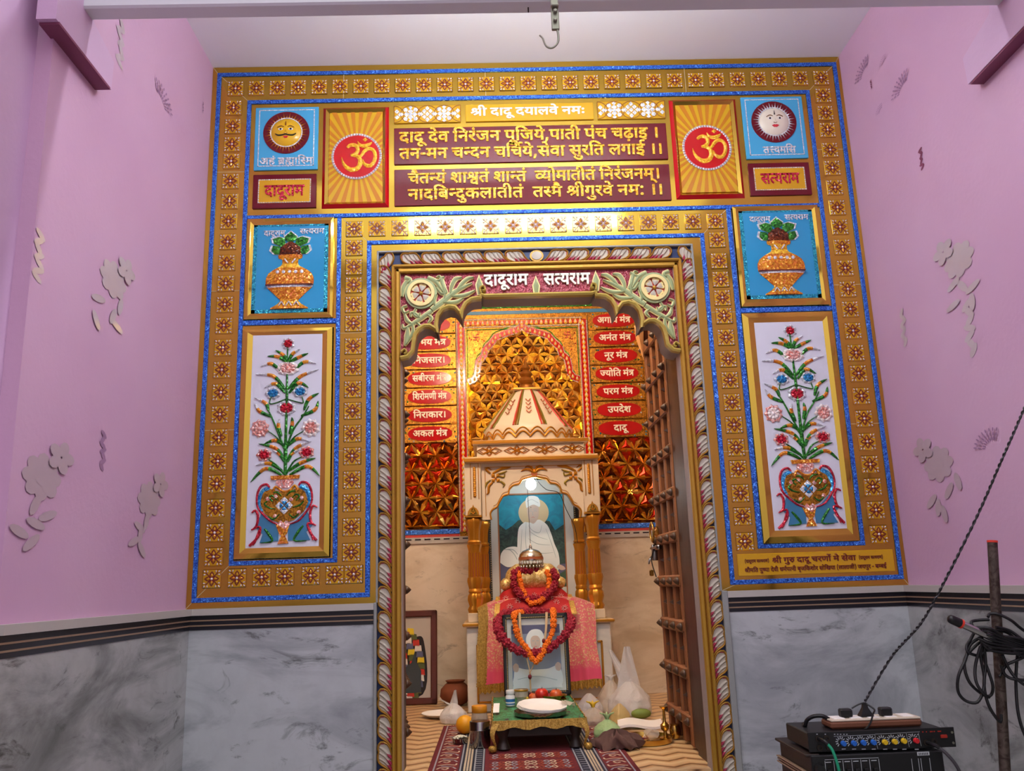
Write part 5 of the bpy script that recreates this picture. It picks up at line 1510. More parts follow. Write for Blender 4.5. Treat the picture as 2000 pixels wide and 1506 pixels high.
# ------------------------------------------------------------------ carved door frame
ZI = 2.7555                                    # inner top edge of the gold moulding
frame = thing('carved_door_frame', 'carved and painted marble door frame with a row of lotus petals', 'door frame', (XC, 0, 0))
PZ = .70                                       # the frame is built down to here
m = MB().mat('deep_blue')
m.box(FX0, DX0 - .035, -.012, .0, 0, 2.8505).box(DX1 + .033, FX1, -.012, .0, 0, 2.8505).box(DX0 - .035, DX1 + .033, -.012, .0, ZI + .03, 2.8505)
m.build('blue_ground', frame)
m = MB().mat('grey_trim')
m.bbox(FX0 - .004, FX0 + .004, -.03, .0, ZD, 2.859, .002).bbox(FX1 - .004, FX1 + .004, -.03, .0, ZD, 2.859, .002).bbox(FX0, FX1, -.03, .0, 2.851, 2.859, .002)
m.build('thin_edge', frame)
m = MB().mat('relief_gold')
for (a, b, d) in ((-.037, -.024, .040), (-.021, -.001, .034)):
    m.bbox(DX0 + a, DX0 + b, -d, .06, 0, ZI - a, .005).bbox(DX1 - b, DX1 - a, -d, .06, 0, ZI - a, .005)
    m.bbox(DX0 + a, DX1 - a, -d, .06, ZI - b, ZI - a, .005)
m.mat('shrine_gold_deep').box(DX0 - .025, DX0 - .020, -.026, .05, 0, ZI + .022).box(DX1 + .020, DX1 + .025, -.026, .05, 0, ZI + .022).box(DX0 - .025, DX1 + .025, -.026, .05, ZI + .020, ZI + .025)
m.build('gold_moulding', frame)
m = MB().mat('jamb_white').box(DX0 - .02, DX0, -.02, .055, 0, ZI).box(DX1, DX1 + .02, -.02, .055, 0, ZI)
m.build('jamb', frame)


def petal():
    """Lotus petal in (u outward, t along); drawn with u to -x, t to -z, origin at its inner top corner."""
    W, T = .052, .094
    out = [(.0, .42), (.12, .22), (.30, .07), (.55, .0), (.80, .0), (.96, .10), (1.0, .24), (.93, .36), (.99, .48), (1.0, .62), (.92, .76), (.72, .86), (.45, .94), (.20, 1.06), (.0, 1.22), (-.02, .9)]
    q = lambda u, t: (-u * W, -t * T)
    m = MB().mat('petal_rim')
    m.prism([q(*p) for p in out], -.020, -.008)
    rim = [q(*p) for p in out[:15]]
    m.ribbon(rim, .0068, -.026, -.012, .003)
    cu, ct = .52, .52
    m.mat('petal_white').prism([q(cu + (p[0] - cu) * .86, ct + (p[1] - ct) * .86) for p in out], -.0215, -.012)
    m.mat('petal_white')
    for (a, b, w) in (([(.08, .62), (.45, .36), (.86, .19)], 0, .0155), ([(.10, .80), (.45, .56), (.88, .40)], 0, .0135), ([(.10, .98), (.45, .76), (.86, .62)], 0, .0135)):
        m.ribbon([q(*p) for p in a], [w * .9, w, w * .8], -.0205, -.012, .006, n=7)
    m.mat('petal_pink')
    for (a, w) in (([(.0, .62), (.16, .54), (.36, .42)], .014), ([(.0, .86), (.18, .74), (.36, .64)], .013), ([(.0, 1.06), (.18, .92), (.34, .84)], .012)):
        m.ribbon([q(*p) for p in a], [w, w * .9, w * .2], -.0225, -.012, .006, n=6)
    m.ribbon([q(.55, .06), q(.78, .07)], .003, -.0235, -.012)
    return m


pm = petal()
P1 = None
pitch = .0955
xo = DX0 - .040
nl = 22
for i in range(nl):
    z = ZI + .036 - i * pitch
    if P1 is None:
        P1 = pm.xform(Matrix.Translation(Vector((XC, 0, 0)))).build('lotus_petal', frame, 50)
        P1.location = Vector((xo, 0, z)) - ORIGIN[frame.name]
        pm2 = petal().xform(Matrix.Scale(-1, 4, Vector((1, 0, 0)))).xform(Matrix.Translation(Vector((XC, 0, 0))))
        P2 = pm2.build('lotus_petal', frame, 50)
        P2.location = Vector((DX1 + .038, 0, z)) - ORIGIN[frame.name]
        continue
    dup(P1, frame, Vector((xo, 0, z)) - ORIGIN[frame.name])
    dup(P2, frame, Vector((DX1 + .038, 0, z)) - ORIGIN[frame.name])
# top row: petals lean from both ends to the middle
R90 = Matrix.Rotation(PI / 2, 4, 'Y')
zt_ = ZI + .040
n_half = 6
ptop = (XC - (DX0 + .015)) / (n_half + .35)
A = B = None
for i in range(n_half):
    x = DX0 + .015 + ptop * (i - .15)
    s = ptop / pitch
    if A is None:
        a = petal().xform(Matrix.Scale(-1, 4, Vector((1, 0, 0)))).xform(Matrix.Scale(s, 4, Vector((0, 0, 1)))).xform(Matrix.Rotation(-PI / 2, 4, 'Y'))
        A = a.xform(Matrix.Translation(Vector((XC, 0, 0)))).build('lotus_petal', frame, 50)
        b = petal().xform(Matrix.Scale(s, 4, Vector((0, 0, 1)))).xform(Matrix.Rotation(PI / 2, 4, 'Y'))
        B = b.xform(Matrix.Translation(Vector((XC, 0, 0)))).build('lotus_petal', frame, 50)
        A.location = Vector((x, 0, zt_)) - ORIGIN[frame.name]
        B.location = Vector((2 * XC - x, 0, zt_)) - ORIGIN[frame.name]
        continue
    dup(A, frame, Vector((x, 0, zt_)) - ORIGIN[frame.name])
    dup(B, frame, Vector((2 * XC - x, 0, zt_)) - ORIGIN[frame.name])
for sg in (1, -1):
    m = petal().xform(Matrix.Scale(.92, 4)).xform(Matrix.Rotation(PI / 4, 4, 'Y'))
    if sg < 0:
        m.xform(Matrix.Scale(-1, 4, Vector((1, 0, 0))))
    m.xform(Matrix.Translation(((xo + .026) if sg > 0 else (2 * XC - xo - .026), -.001, zt_ + .030)))
    m.build('corner_petal', frame, 50)
m = MB().mat('petal_rim').prism(circle(XC, zt_ + .026, .03, 16, .026), -.024, -.01).mat('petal_white').prism(circle(XC, zt_ + .026, .022, 16, .019), -.027, -.012)
m.build('centre_petal', frame)

# ------------------------------------------------------------------ cusped arch panel
arch = thing('cusped_arch', 'cusped arch panel with two rosettes and cream lettering over the doorway', 'arch', (XC, 0, 2.4))
YA = -.012
px_left = [(786, 700), (796, 697), (806, 686), (808, 668), (811, 654), (818, 644), (829, 637), (840, 637), (850, 643), (853.7, 651),
           (851.5, 634), (855, 616), (864, 604), (877, 599), (889, 601), (897, 610), (901, 622), (902, 606), (909, 593), (920, 585), (931, 583), (938, 583), (940, 576), (946, 578.5)]
Lp = [at(px, py, -.03) for px, py in px_left]
left = [(p.x, p.z) for p in Lp]
zflat = at(944, 579, -.03).z
left[-1] = (left[-1][0], zflat)
left[-2] = (left[-2][0], zflat + .006)
left[0] = (DX0, left[0][1])
right = [(2 * XC - x, z) for x, z in left][::-1]
edge = left + right
top = [(DX1, ZI), (DX0, ZI)]
MB().mat('maroon_glitter').prism(edge + top, YA, .05).build('arch_board', arch)
m = MB().mat('relief_olive')
m.ribbon(edge, .016, -.042, -.012, .006)
m.mat('intrados').ribbon([(x, z - .0) for x, z in edge], .0125, -.0415, .10)
m.build('arch_lip', arch, 40)
for sg in (1, -1):
    fx = lambda x: x if sg > 0 else 2 * XC - x
    c = at(822, 572, -.03)
    # scroll at the springing and at the flat crown
    m = MB().mat('relief_olive')
    s0 = left[0]
    m.ribbon([(fx(s0[0] + .004), s0[1] + .026), (fx(s0[0] + .018), s0[1] + .036), (fx(s0[0] + .026), s0[1] + .024), (fx(s0[0] + .016), s0[1] + .016)], .008, -.046, YA, .004, n=12)
    e = left[-1]
    m.ribbon([(fx(e[0] - .014), e[1] + .012), (fx(e[0] - .018), e[1] + .034), (fx(e[0] - .002), e[1] + .042), (fx(e[0] + .004), e[1] + .026), (fx(e[0] - .006), e[1] + .022)], .008, -.046, YA, .004, n=14)
    m.build('scroll', arch)
    # rosette
    rr = .056
    ro = MB()
    ro.mat('relief_green').annulus(fx(c.x), c.z, rr, rr * 1.22, -.026, YA, 36)
    ro.mat('relief_cream').annulus(fx(c.x), c.z, rr * .80, rr * 1.04, -.034, YA, 36)
    ro.mat('stripe_red').disc(fx(c.x), c.z, rr * .8, -.018, YA, 32)
    rob = ro.build('rosette', arch)
    for k in range(6):
        a = 2 * PI * k / 6 + .3
        d, e2 = Vector((math.cos(a), math.sin(a))), Vector((-math.sin(a), math.cos(a)))
        pts = [d * .010, d * .024 + e2 * .0115, d * .034 + e2 * .0140, d * .0395 + e2 * .007, d * .037, d * .0395 - e2 * .007, d * .034 - e2 * .0140, d * .024 - e2 * .0115]
        q = MB().mat('relief_cream').prism([(fx(c.x) + v.x * 1.12, c.z + v.y * 1.12) for v in pts], -.024, -.018)
        q.mat('petal_white').gem([(fx(c.x) + v.x * .92, c.z + v.y * .92) for v in pts], -.0245, .005)
        q.build('petal', rob)
    MB().mat('relief_gold').ball((fx(c.x), -.024, c.z), .0095, 2).build('rosette_boss', rob)
    # foliage: green leaves with cream outlines, pixel paths of the left spandrel
    fol = MB()
    paths = [([(843, 604), (862, 590), (880, 575), (900, 562), (922, 552)], [10, 12, 11, 8, 3]), ([(868, 585), (868, 565), (862, 545), (868, 540)], [3, 8, 9, 3]), ([(880, 575), (882, 558), (890, 544), (902, 541)], [3, 8, 9, 3]),
             ([(892, 566), (902, 553), (914, 543), (925, 541)], [3, 8, 8, 3]), ([(880, 577), (898, 577), (912, 574), (928, 566)], [3, 8, 8, 3]), ([(865, 590), (880, 590), (893, 588), (905, 581)], [3, 8, 8, 3]), ([(850, 598), (848, 586), (853, 574)], [3, 7, 3]),
             ([(843, 606), (826, 618), (808, 630), (792, 640)], [9, 9, 8, 4]), ([(832, 612), (842, 620), (836, 630)], [3, 7, 3]), ([(820, 620), (812, 612), (803, 610), (802, 618)], [5, 6, 5, 3]), ([(806, 632), (795, 625), (790, 612)], [3, 8, 3]), ([(800, 636), (788, 640), (786, 632)], [3, 6, 3]),
             ([(796, 638), (795, 655), (790, 675)], [4, 11, 3]), ([(806, 630), (806, 648), (800, 660), (793, 672)], [3, 7, 6, 3]), ([(812, 628), (820, 636), (812, 642)], [3, 5, 3]),
             ([(835, 541), (850, 548), (858, 558), (866, 570)], [8, 9, 7, 3]), ([(850, 548), (860, 545), (858, 538), (852, 541)], [5, 5, 4, 3]), ([(852, 560), (862, 572), (872, 570), (868, 560)], [5, 6, 5, 3]), ([(795, 548), (788, 560), (785, 578)], [8, 9, 4]), ([(795, 596), (786, 600), (790, 610), (799, 606)], [4, 5, 5, 3]),
             ([(812, 602), (808, 612), (816, 618), (820, 610)], [4, 6, 5, 3]), ([(790, 541), (800, 545), (796, 552)], [8, 8, 3])]
    for p, w in paths:
        pp = [at(a, b, -.03) for a, b in p]
        pp = [(fx(q.x), q.z) for q in pp]
        fol.mat('relief_cream').ribbon(pp, [k * .0024 + .002 for k in w], -.022, YA, .002, n=16)
        fol.mat('relief_green').ribbon(pp, [k * .0024 * .72 for k in w], -.0255, YA, .004, n=16)
    fol.build('foliage', arch, 40)
for (px, py) in ((936, 556), (1047, 558), (1164, 548)):
    c = at(px, py, -.02)
    m = MB().mat('relief_cream').prism([(c.x - .010, c.z - .048), (c.x + .010, c.z - .048), (c.x + .017, c.z), (c.x, c.z + .046), (c.x - .017, c.z)], -.022, YA)
    m.mat('relief_green').gem([(c.x - .006, c.z - .045), (c.x + .006, c.z - .045), (c.x + .012, c.z), (c.x, c.z + .036), (c.x - .012, c.z)], -.0225, .008)
    m.build('pointed_leaf', arch)
m = MB().mat('cream_letter')
a, b = at(946, 550, -.02), at(1031, 550, -.02)
lettering(m, 'daduram', a.x, b.x, at(990, 557, -.02).z, .047, -.014, .01)
a, b = at(1062, 550, -.02), at(1152, 550, -.02)
lettering(m, 'satyaram', a.x, b.x, at(1105, 555, -.02).z, .047, -.014, .01)
m.build('lettering', arch, 0)


m = MB().mat('door_wood_dark').box(DX0 - .03, DX0 - .014, .055, .265, 0, 2.82).box(DX1 + .014, DX1 + .03, .055, .265, 0, 2.82).box(DX0 - .03, DX1 + .03, .10, .265, 2.80, 2.83)
struct(m, 'trim_8', 'dark wooden door casing set behind the carved stone frame', 'door casing')


# ------------------------------------------------------------------ wooden door leaves
def door_leaf(name, label, hx, hy, ang, side, hw):
    """Leaf hinged at (hx, hy); local x along the leaf from the hinge, local -y the studded face, z up from the sill."""
    H, W, T = 2.02, .565, .05
    z0 = FZ + .012
    M = Matrix.Translation((hx, hy, 0)) @ Matrix.Rotation(ang, 4, 'Z') @ (Matrix.Scale(-1, 4, Vector((0, 1, 0))) if side < 0 else Matrix.Identity(4))
    MI = lambda mb: mb.xform(M)
    loc = M @ Vector((W / 2, T / 2, z0))
    th = thing(name, label, 'door', loc)
    th['kind'] = 'structure'
    ncol = 3
    bx = [.10 + i * (W - .13) / ncol for i in range(ncol + 1)]
    m = MB().mat('door_panel').box(0, W, .012, T, z0, z0 + H)
    MI(m).build('leaf_board', th)
    m = MB().mat('door_wood_dark').bbox(0, .075, -.006, T, z0, z0 + H, .004)
    MI(m).build('hinge_stile', th)
    for x in bx:
        m = MB().mat('door_wood').bbox(x - .021, x + .021, -.012, .014, z0, z0 + H, .005)
        MI(m).build('stile', th)
    rz = [z0 + .10 + .196 * i for i in range(10)]
    sp = cp = None
    for z in rz:
        m = MB().mat('door_wood').bbox(.085, W, -.020, .014, z - .026, z + .026, .007)
        MI(m).build('rail', th)
    for i, z in enumerate(rz):
        for x in bx:
            c = M @ Vector((x, -.020, z))
            if sp is None:
                m = MB().mat('wood_stud').lathe([(.018, 0), (.019, .004), (.015, .010), (.008, .018), (.0005, .024)], n=10, m=Matrix.Rotation(PI / 2, 4, 'X'))
                m.xform(Matrix.Translation((x, -.020, z)))
                sp = MI(m).build('stud', th, 50)
                s0 = c
            else:
                dup(sp, th, c - s0)
        if i < 9:
            for j in range(ncol):
                x = (bx[j] + bx[j + 1]) / 2
                zz = z + .10
                c = M @ Vector((x, .012, zz))
                if cp is None:
                    m = MB().mat('door_wood').box(x - .022, x + .022, .004, .013, zz - .055, zz + .045)
                    m.mat('wood_stud').gem([(x - .012, zz - .012), (x + .012, zz - .012), (x + .012, zz + .012), (x - .012, zz + .012)], .004, .024)
                    cp = MI(m).build('small_stud', th)
                    c0 = c
                else:
                    dup(cp, th, c - c0)
    if hw:
        m = MB().mat('brass')
        zr = at(1283, 1040, .80).z
        m.lathe([(.004, 0), (.032, .0), (.032, .006), (.012, .014), (.004, .016)], c=(0, 0, 0), n=18, m=Matrix.Rotation(PI / 2, 4, 'X'))
        m.xform(Matrix.Translation((W - .05, -.012, zr)))
        k = len(m.v)
        m.tube([(W - .05 + .042 * math.sin(t), -.040, zr - .042 - .046 * math.cos(t) + .045) for t in [2 * PI * i / 20 for i in range(21)]], .0055, 8)
        MI(m).build('ring_handle', th, 50)
        m = MB().mat('dark_steel')
        zl = zr - .075
        m.bbox(W - .12, W + .004, -.032, -.012, zl - .012, zl + .012, .003).tube([(W - .14, -.036, zl), (W + .02, -.036, zl)], .006, 8).bbox(W - .008, W + .012, -.036, -.0, zl - .06, zl + .02, .002)
        m.tube([(W + .002, -.04, zl - .04), (W + .012, -.05, zl - .055), (W + .002, -.055, zl - .075), (W - .008, -.05, zl - .055), (W + .002, -.04, zl - .04)], .004, 6, 16)
        MI(m).build('latch', th, 50)
        m = MB().mat('iron').tube([(W - .03, -.03, zl), (W - .02, -.045, zl - .06), (W - .035, -.03, zl - .14)], .003, 6, 12)
        m.mat('brass').bbox(W - .01, W + .012, -.055, -.035, zl - .135, zl - .105, .004)
        MI(m).build('hasp_chain', th)
        m = MB().mat('lit_wood')  # top of the meeting stile; its orange lamplight is put into the colour
        zt0 = at(1270, 668, .85).z
        m.add([(W - .11, -.020, zt0 + .085), (W + .01, -.020, zt0 + .085), (W + .0, -.045, zt0 + .02), (W - .05, -.022, zt0 - .11), (W - .09, -.045, zt0 + .02), (W - .05, -.060, zt0 + .075)],
              [(0, 5, 4), (5, 1, 2), (5, 2, 3, 4), (0, 4, 3), (0, 3, 2, 1), (0, 1, 5)])
        MI(m).build('lit_stile_top', th, 20)
    return th


door_leaf('door_1', 'open wooden door leaf on the right, studded and latched', .832, .285, PI / 2 + math.radians(.8), -1, True)
door_leaf('door_2', 'open wooden door leaf on the left, seen edge on', -.396, .285, PI / 2 + math.radians(8.5), 1, False)


# ------------------------------------------------------------------ sanctum shell
SX0, SX1 = -.98, 1.40
m = MB().mat('zigzag_tile').box(SX0 - .1, SX1 + .1, .0, YB + .1, FZ - .06, FZ)
struct(m, 'floor_inner', 'beige zigzag patterned floor inside the shrine room', 'floor')
ZW = at(1240, 1040, YB).z + .01                # top of the inner dado
m = MB().mat('sanctum_wall').box(SX0 - .1, SX1 + .1, YB, YB + .15, FZ - .05, 3.75)
struct(m, 'wall_inner_back', 'cream back wall of the shrine room behind the canopy', 'wall')
m = MB().mat('sanctum_wall').box(SX0 - .15, SX0, .26, YB, FZ - .05, 3.75)
struct(m, 'wall_inner_left', 'left wall of the shrine room behind the open door leaf', 'wall')
m = MB().mat('sanctum_wall').box(SX1, SX1 + .15, .26, YB, FZ - .05, 3.75)
struct(m, 'wall_inner_right', 'right wall of the shrine room behind the open door leaf', 'wall')
m = MB().mat('ceiling_white').box(SX0 - .15, SX1 + .15, .20, YB + .15, 3.75, 3.83)
struct(m, 'ceiling_inner', 'ceiling of the shrine room', 'ceiling')
m = MB().mat('marble_inner').box(SX0, SX1, YB - .015, YB, FZ, ZW - .04)
m.mat('marble_cap').box(SX0, SX1, YB - .028, YB, ZW - .04, ZW)
m.mat('border_black')
for k in range(38):
    a = SX0 + .02 + k * .063
    m.box(a, a + .04, YB - .030, YB - .027, ZW - .018, ZW - .010)
struct(m, 'baseboard_inner', 'stained cream marble dado of the shrine room', 'dado')

YW = YB - .01
# frieze above the mantra plaques
fr = thing('mosaic_frieze', 'banded mosaic frieze with white garland line above the gold niche', 'frieze', (XC, YB, 3.28))
MB().mat('inlay_gold').box(SX0, SX1, YW, YB, 3.275, 3.60).build('frieze_ground', fr)
m = MB().mat('slate_blue').box(SX0, SX1, YW - .004, YW, 3.30, 3.325).mat('green_foil').box(SX0, SX1, YW - .006, YW, 3.345, 3.37).mat('deep_blue').box(SX0, SX1, YW - .004, YW, 3.375, 3.385)
m.build('coloured_band', fr)
m = MB().mat('shard_dark').box(SX0, SX1, YW - .004, YW, 3.39, 3.60)
m.build('dark_band', fr)
m = MB().mat('pale_gem')
for k in range(26):
    a = SX0 + k * .0915
    m.ribbon([(a, 3.445), (a + .023, 3.415), (a + .046, 3.405), (a + .069, 3.415), (a + .0915, 3.445)], .008, YW - .008, YW - .003, .003, n=9)
    m.mat('red_foil').gem(circle(a + .046, 3.44, .014, 8), YW - .004, .008)
    m.mat('orange_foil').gem(circle(a, 3.46, .009, 6), YW - .004, .007).mat('pale_gem')
m.build('garland_line', fr)

# lower mirror mosaic with blue foot line
def tri_mosaic(m, x0, x1, z0, z1, a, y, lo_mat, hi_mats, w, h, keep=None):
    """Star lattice: lozenges along the edges of a triangular lattice, small pyramids between."""
    rowh = a * math.sqrt(3) / 2
    rnd = random.Random(3)
    nodes_ = []
    nr = int((z1 - z0) / rowh) + 2
    nc = int((x1 - x0) / a) + 3

    def node(i, j):
        return (x0 - a + i * a + (a / 2 if j % 2 else 0), z0 + j * rowh)
    ins = lambda p: x0 <= p[0] <= x1 and z0 <= p[1] <= z1 and (keep is None or keep(p))
    for j in range(nr):
        for i in range(nc):
            p = node(i, j)
            o = 1 if j % 2 else 0
            for q in (node(i + 1, j), node(i + o, j + 1), node(i + o - 1, j + 1)):
                mx = ((p[0] + q[0]) / 2, (p[1] + q[1]) / 2)
                if not ins(mx):
                    continue
                d = Vector((q[0] - p[0], q[1] - p[1]))
                n_ = Vector((-d.y, d.x)).normalized() * w
                cl = lambda v: (min(max(v[0], x0), x1), min(max(v[1], z0), z1))
                m.mat(rnd.choice(hi_mats))
                hh = h * rnd.uniform(.7, 1.2)
                P0, P1_, P2_, P3 = cl(p), cl((mx[0] + n_.x, mx[1] + n_.y)), cl(q), cl((mx[0] - n_.x, mx[1] - n_.y))
                m.add([(P0[0], y, P0[1]), (P1_[0], y, P1_[1]), (P2_[0], y, P2_[1]), (P3[0], y, P3[1]), (mx[0] + rnd.uniform(-.006, .006), y - hh, mx[1])], [(0, 1, 4), (1, 2, 4), (2, 3, 4), (3, 0, 4)])
            for (q, r) in ((node(i + 1, j), node(i + o, j + 1)), (node(i + o, j + 1), node(i + o - 1, j + 1))):
                c = ((p[0] + q[0] + r[0]) / 3, (p[1] + q[1] + r[1]) / 3)
                if not ins(c):
                    continue
                m.mat(lo_mat[0] if rnd.random() < .55 else lo_mat[1])
                t = .62
                V = [(min(max(c[0] + (v[0] - c[0]) * t, x0), x1), y, min(max(c[1] + (v[1] - c[1]) * t, z0), z1)) for v in (p, q, r)]
                m.add(V + [(c[0] + rnd.uniform(-.01, .01), y - h * .5, c[1] + rnd.uniform(-.01, .01))], [(0, 1, 3), (1, 2, 3), (2, 0, 3)])


NX0, NX1 = -.222, .700                          # gold niche panel
for nm, x0, x1, lab in (('left', SX0, NX0 - .002, 'faceted red and gold mirror mosaic left of the marble canopy'), ('right', NX1 + .002, SX1, 'faceted red and gold mirror mosaic right of the marble canopy')):
    th = thing('mirror_mosaic', lab, 'mirror mosaic', ((x0 + x1) / 2, YB, ZW))
    MB().mat('shard_dark').box(x0, x1, YW, YB, ZW + .055, 2.40).build('ground', th)
    m = MB()
    tri_mosaic(m, x0, x1, ZW + .07, 2.395, .110, YW - .002, ('cut_red', 'cut_brown'), ('cut_gold', 'cut_gold', 'cut_amber'), .0235, .022)
    m.build('cut_glass', th, 0)
    m = MB().mat('blue_foil').box(x0, x1, YW - .006, YB, ZW + .02, ZW + .05).mat('stripe_red').box(x0, x1, YW - .002, YB, ZW, ZW + .018)
    m.build('blue_line', th)

# red oval mantra plaques
zs = [3.234 - .1286 * i for i in range(7)]


def mantra(key, cx, cz, x0, x1, label, w=.15, mir=1):
    th = thing('mantra_plaque', label, 'mantra plaque', (cx, YB, cz - .06))
    m = MB().mat('inlay_gold').bbox(x0, x1, YW - .006, YB, cz - .0615, cz + .0615, .003)
    m.mat('shard_dark').box(x0, x1, YW - .0065, YB, cz - .0643, cz - .0615)
    m.build('board', th)
    pts = [(cx + w * math.copysign(abs(math.cos(t)) ** .8, math.cos(t)), cz + .049 * math.copysign(abs(math.sin(t)) ** .9, math.sin(t))) for t in [2 * PI * i / 40 for i in range(40)]]
    MB().mat('plaque_red').prism(pts, YW - .012, YW - .004).build('oval', th)
    m = MB()
    rnd = random.Random(int(cz * 1000))
    for k in range(46):
        u, v = rnd.uniform(x0 + .008, x1 - .008), cz + rnd.uniform(-.055, .055)
        if ((u - cx) / (w + .012)) ** 2 + ((v - cz) / .056) ** 2 > 1.05:
            m.mat(rnd.choice(('silver_foil', 'sky_foil', 'gold_foil', 'green_foil'))).gem(circle(u, v, .0065, 6), YW - .006, .006)
    m.build('corner_gem', th)
    wd = TEXTS[key][0] / 1000.0
    tw = min(wd * .068, w * 1.55)
    m = MB().mat('cream_letter')
    lettering(m, key, cx - tw / 2, cx + tw / 2, cz - .019, .040, YW - .012, .005)
    m.build('lettering', th, 0)


ords = ('topmost', 'second from the top', 'third from the top', 'fourth from the top', 'fifth from the top', 'sixth from the top', 'lowest')
for i in range(7):
    mantra('r%d' % i, .888, zs[i], NX1 + .004, 1.076, 'red oval mantra plaque, %s in the column right of the niche' % ords[i])
    mantra('l%d' % i, -.412, zs[i], -.60, NX0 - .004, 'red oval mantra plaque, %s in the column left of the niche' % ords[i])
m = MB().mat('inlay_gold').box(SX0, -.602, YW, YB, 2.40, 3.275).box(1.078, SX1, YW, YB, 2.40, 3.275)
tag(m.build('mosaic_side_panel'), 'plain gold mosaic side panels beyond the mantra plaques', 'mosaic panel', None, 'structure')

# gold niche panel with jewelled borders
ni = thing('gold_niche_panel', 'gold mirror niche panel with jewelled arch border behind the canopy dome', 'niche panel', ((NX0 + NX1) / 2, YB, ZW))
m = MB().mat('inlay_gold').box(NX0, NX1, YW - .004, YB, ZW, 3.272)
m.build('ground', ni)
aL = [(914, 748), (926, 743), (932, 734), (933, 720), (935, 707), (945, 697), (948, 684), (959, 673), (968, 661), (982, 655), (996, 650), (1010, 646), (1019, 638)]
aP = [at(x, y, YB) for x, y in aL]
ncx = (NX0 + NX1) / 2
la = [(p.x, p.z) for p in aP]
la[-1] = (ncx, la[-1][1])
la[0] = (NX0 + .075, la[0][1])
arc = la + [(2 * ncx - x, z) for x, z in la[:-1]][::-1]


def inside(p):
    if p[1] < la[0][1] - .02:
        return NX0 + .09 < p[0] < NX1 - .09
    k = 0
    n = len(arc)
    for i in range(n):
        a, b = arc[i], arc[(i + 1) % n]
        if (a[1] > p[1]) != (b[1] > p[1]) and p[0] < a[0] + (p[1] - a[1]) * (b[0] - a[0]) / (b[1] - a[1]):
            k += 1
    return k % 2 == 1


m = MB().mat('shard_gold').prism([(x, z) for x, z in arc] + [], YW - .007, YW - .003)
m.box(NX0 + .075, NX1 - .075, YW - .007, YW - .003, ZW, la[0][1])
tri_mosaic(m, NX0 + .085, NX1 - .085, ZW, 3.22, .075, YW - .008, ('cut_amber', 'cut_brown'), ('cut_gold', 'cut_gold', 'gold_foil', 'cut_amber'), .019, .010, inside)
m.build('gold_shards', ni, 0)


def jewel_border(path, w, name, closed=False):
    m = MB().mat('plaque_red').ribbon(path, w, YW - .014, YW - .003)
    d = [0.0]
    for a, b in zip(path, path[1:]):
        d.append(d[-1] + math.hypot(b[0] - a[0], b[1] - a[1]))
    L = d[-1]

    def pt(t):
        t *= L
        for i in range(len(path) - 1):
            if d[i + 1] >= t - 1e-9:
                f = (t - d[i]) / max(d[i + 1] - d[i], 1e-9)
                a, b = path[i], path[i + 1]
                return Vector((a[0] + (b[0] - a[0]) * f, a[1] + (b[1] - a[1]) * f)), Vector((b[0] - a[0], b[1] - a[1])).normalized()
        return Vector(path[-1]), Vector((1, 0))
    for side in (-1, 1):
        m.mat('pale_gem')
        n = int(L / .011)
        for k in range(n):
            p, t = pt((k + .5) / n)
            c = p + Vector((-t.y, t.x)) * side * w * .5
            m.gem(circle(c.x, c.y, .0062, 5), YW - .010, .010)
    n = int(L / .034)
    for k in range(n):
        p, t = pt((k + .5) / n)
        e = w * .36
        m.mat('gold_foil').gem([(p.x + a * e, p.y + b * e) for a, b in ((0, 1.25), (.62, -.1), (.5, -.75), (0, -1), (-.5, -.75), (-.62, -.1))], YW - .0145, .007)
        m.mat('pale_gem').gem([(p.x + a * e * .66, p.y + b * e * .66) for a, b in ((0, 1.2), (.55, -.1), (.42, -.75), (0, -.95), (-.42, -.75), (-.55, -.1))], YW - .017, .008)
    m.build(name, ni, 0)


bw = .054
jewel_border([(NX0 + bw * .6, ZW + .03), (NX0 + bw * .6, 3.235), (NX1 - bw * .6, 3.235), (NX1 - bw * .6, ZW + .03)], bw, 'jewel_border')
jewel_border(arc, .042, 'arch_border')
m = MB().mat('green_foil')
for sg in (0, 1):
    fx = (lambda x: x) if not sg else (lambda x: 2 * ncx - x)
    m.ribbon([(fx(NX0 + .075), la[0][1] + .03), (fx(NX0 + .075), 3.19), (fx(ncx - .03), 3.19)], .007, YW - .010, YW - .003)
    gl = [(fx(x - .012), z + .035) for x, z in la[1:-1]]
    m.ribbon(gl, .006, YW - .010, YW - .003, n=20)
m.build('green_line', ni)
m = MB().mat('stripe_red')
for px, py in ((930, 660), (1108, 655)):
    c = at(px, py, YB)
    s = .020
    for k in range(4):
        R = Matrix.Rotation(-k * PI / 2, 2)
        q = [R @ Vector(v) for v in ((0, 0), (0, s), (s, s))]
        m.ribbon([(c.x + v.x, c.z + v.y) for v in q], .006, YW - .012, YW - .003)
m.mat('stripe_red')
rnd = random.Random(5)
for k in range(60):
    u, v = rnd.uniform(NX0 + .08, NX1 - .08), rnd.uniform(2.95, 3.18)
    if not inside((u, v - .05)) and not inside((u, v)):
        m.mat(rnd.choice(('orange_foil', 'red_foil', 'gold_foil'))).gem(circle(u, v, .006, 5), YW - .004, .006)
m.build('corner_symbol', ni)

# ------------------------------------------------------------------ marble canopy shrine
YF = 1.80
CX = at(1041, 1000, YF).x
sh = thing('canopy_shrine', 'cream marble canopy shrine with gilded columns, cusped arch and ribbed dome', 'shrine', (CX, 2.0, FZ))
X = lambda px, py, y=YF: at(px, py, y).x
Z = lambda px, py, y=YF: at(px, py, y).z
zc1, zc0 = Z(1035, 893), Z(1035, 904)           # lower cornice
zf1 = Z(1035, 868)
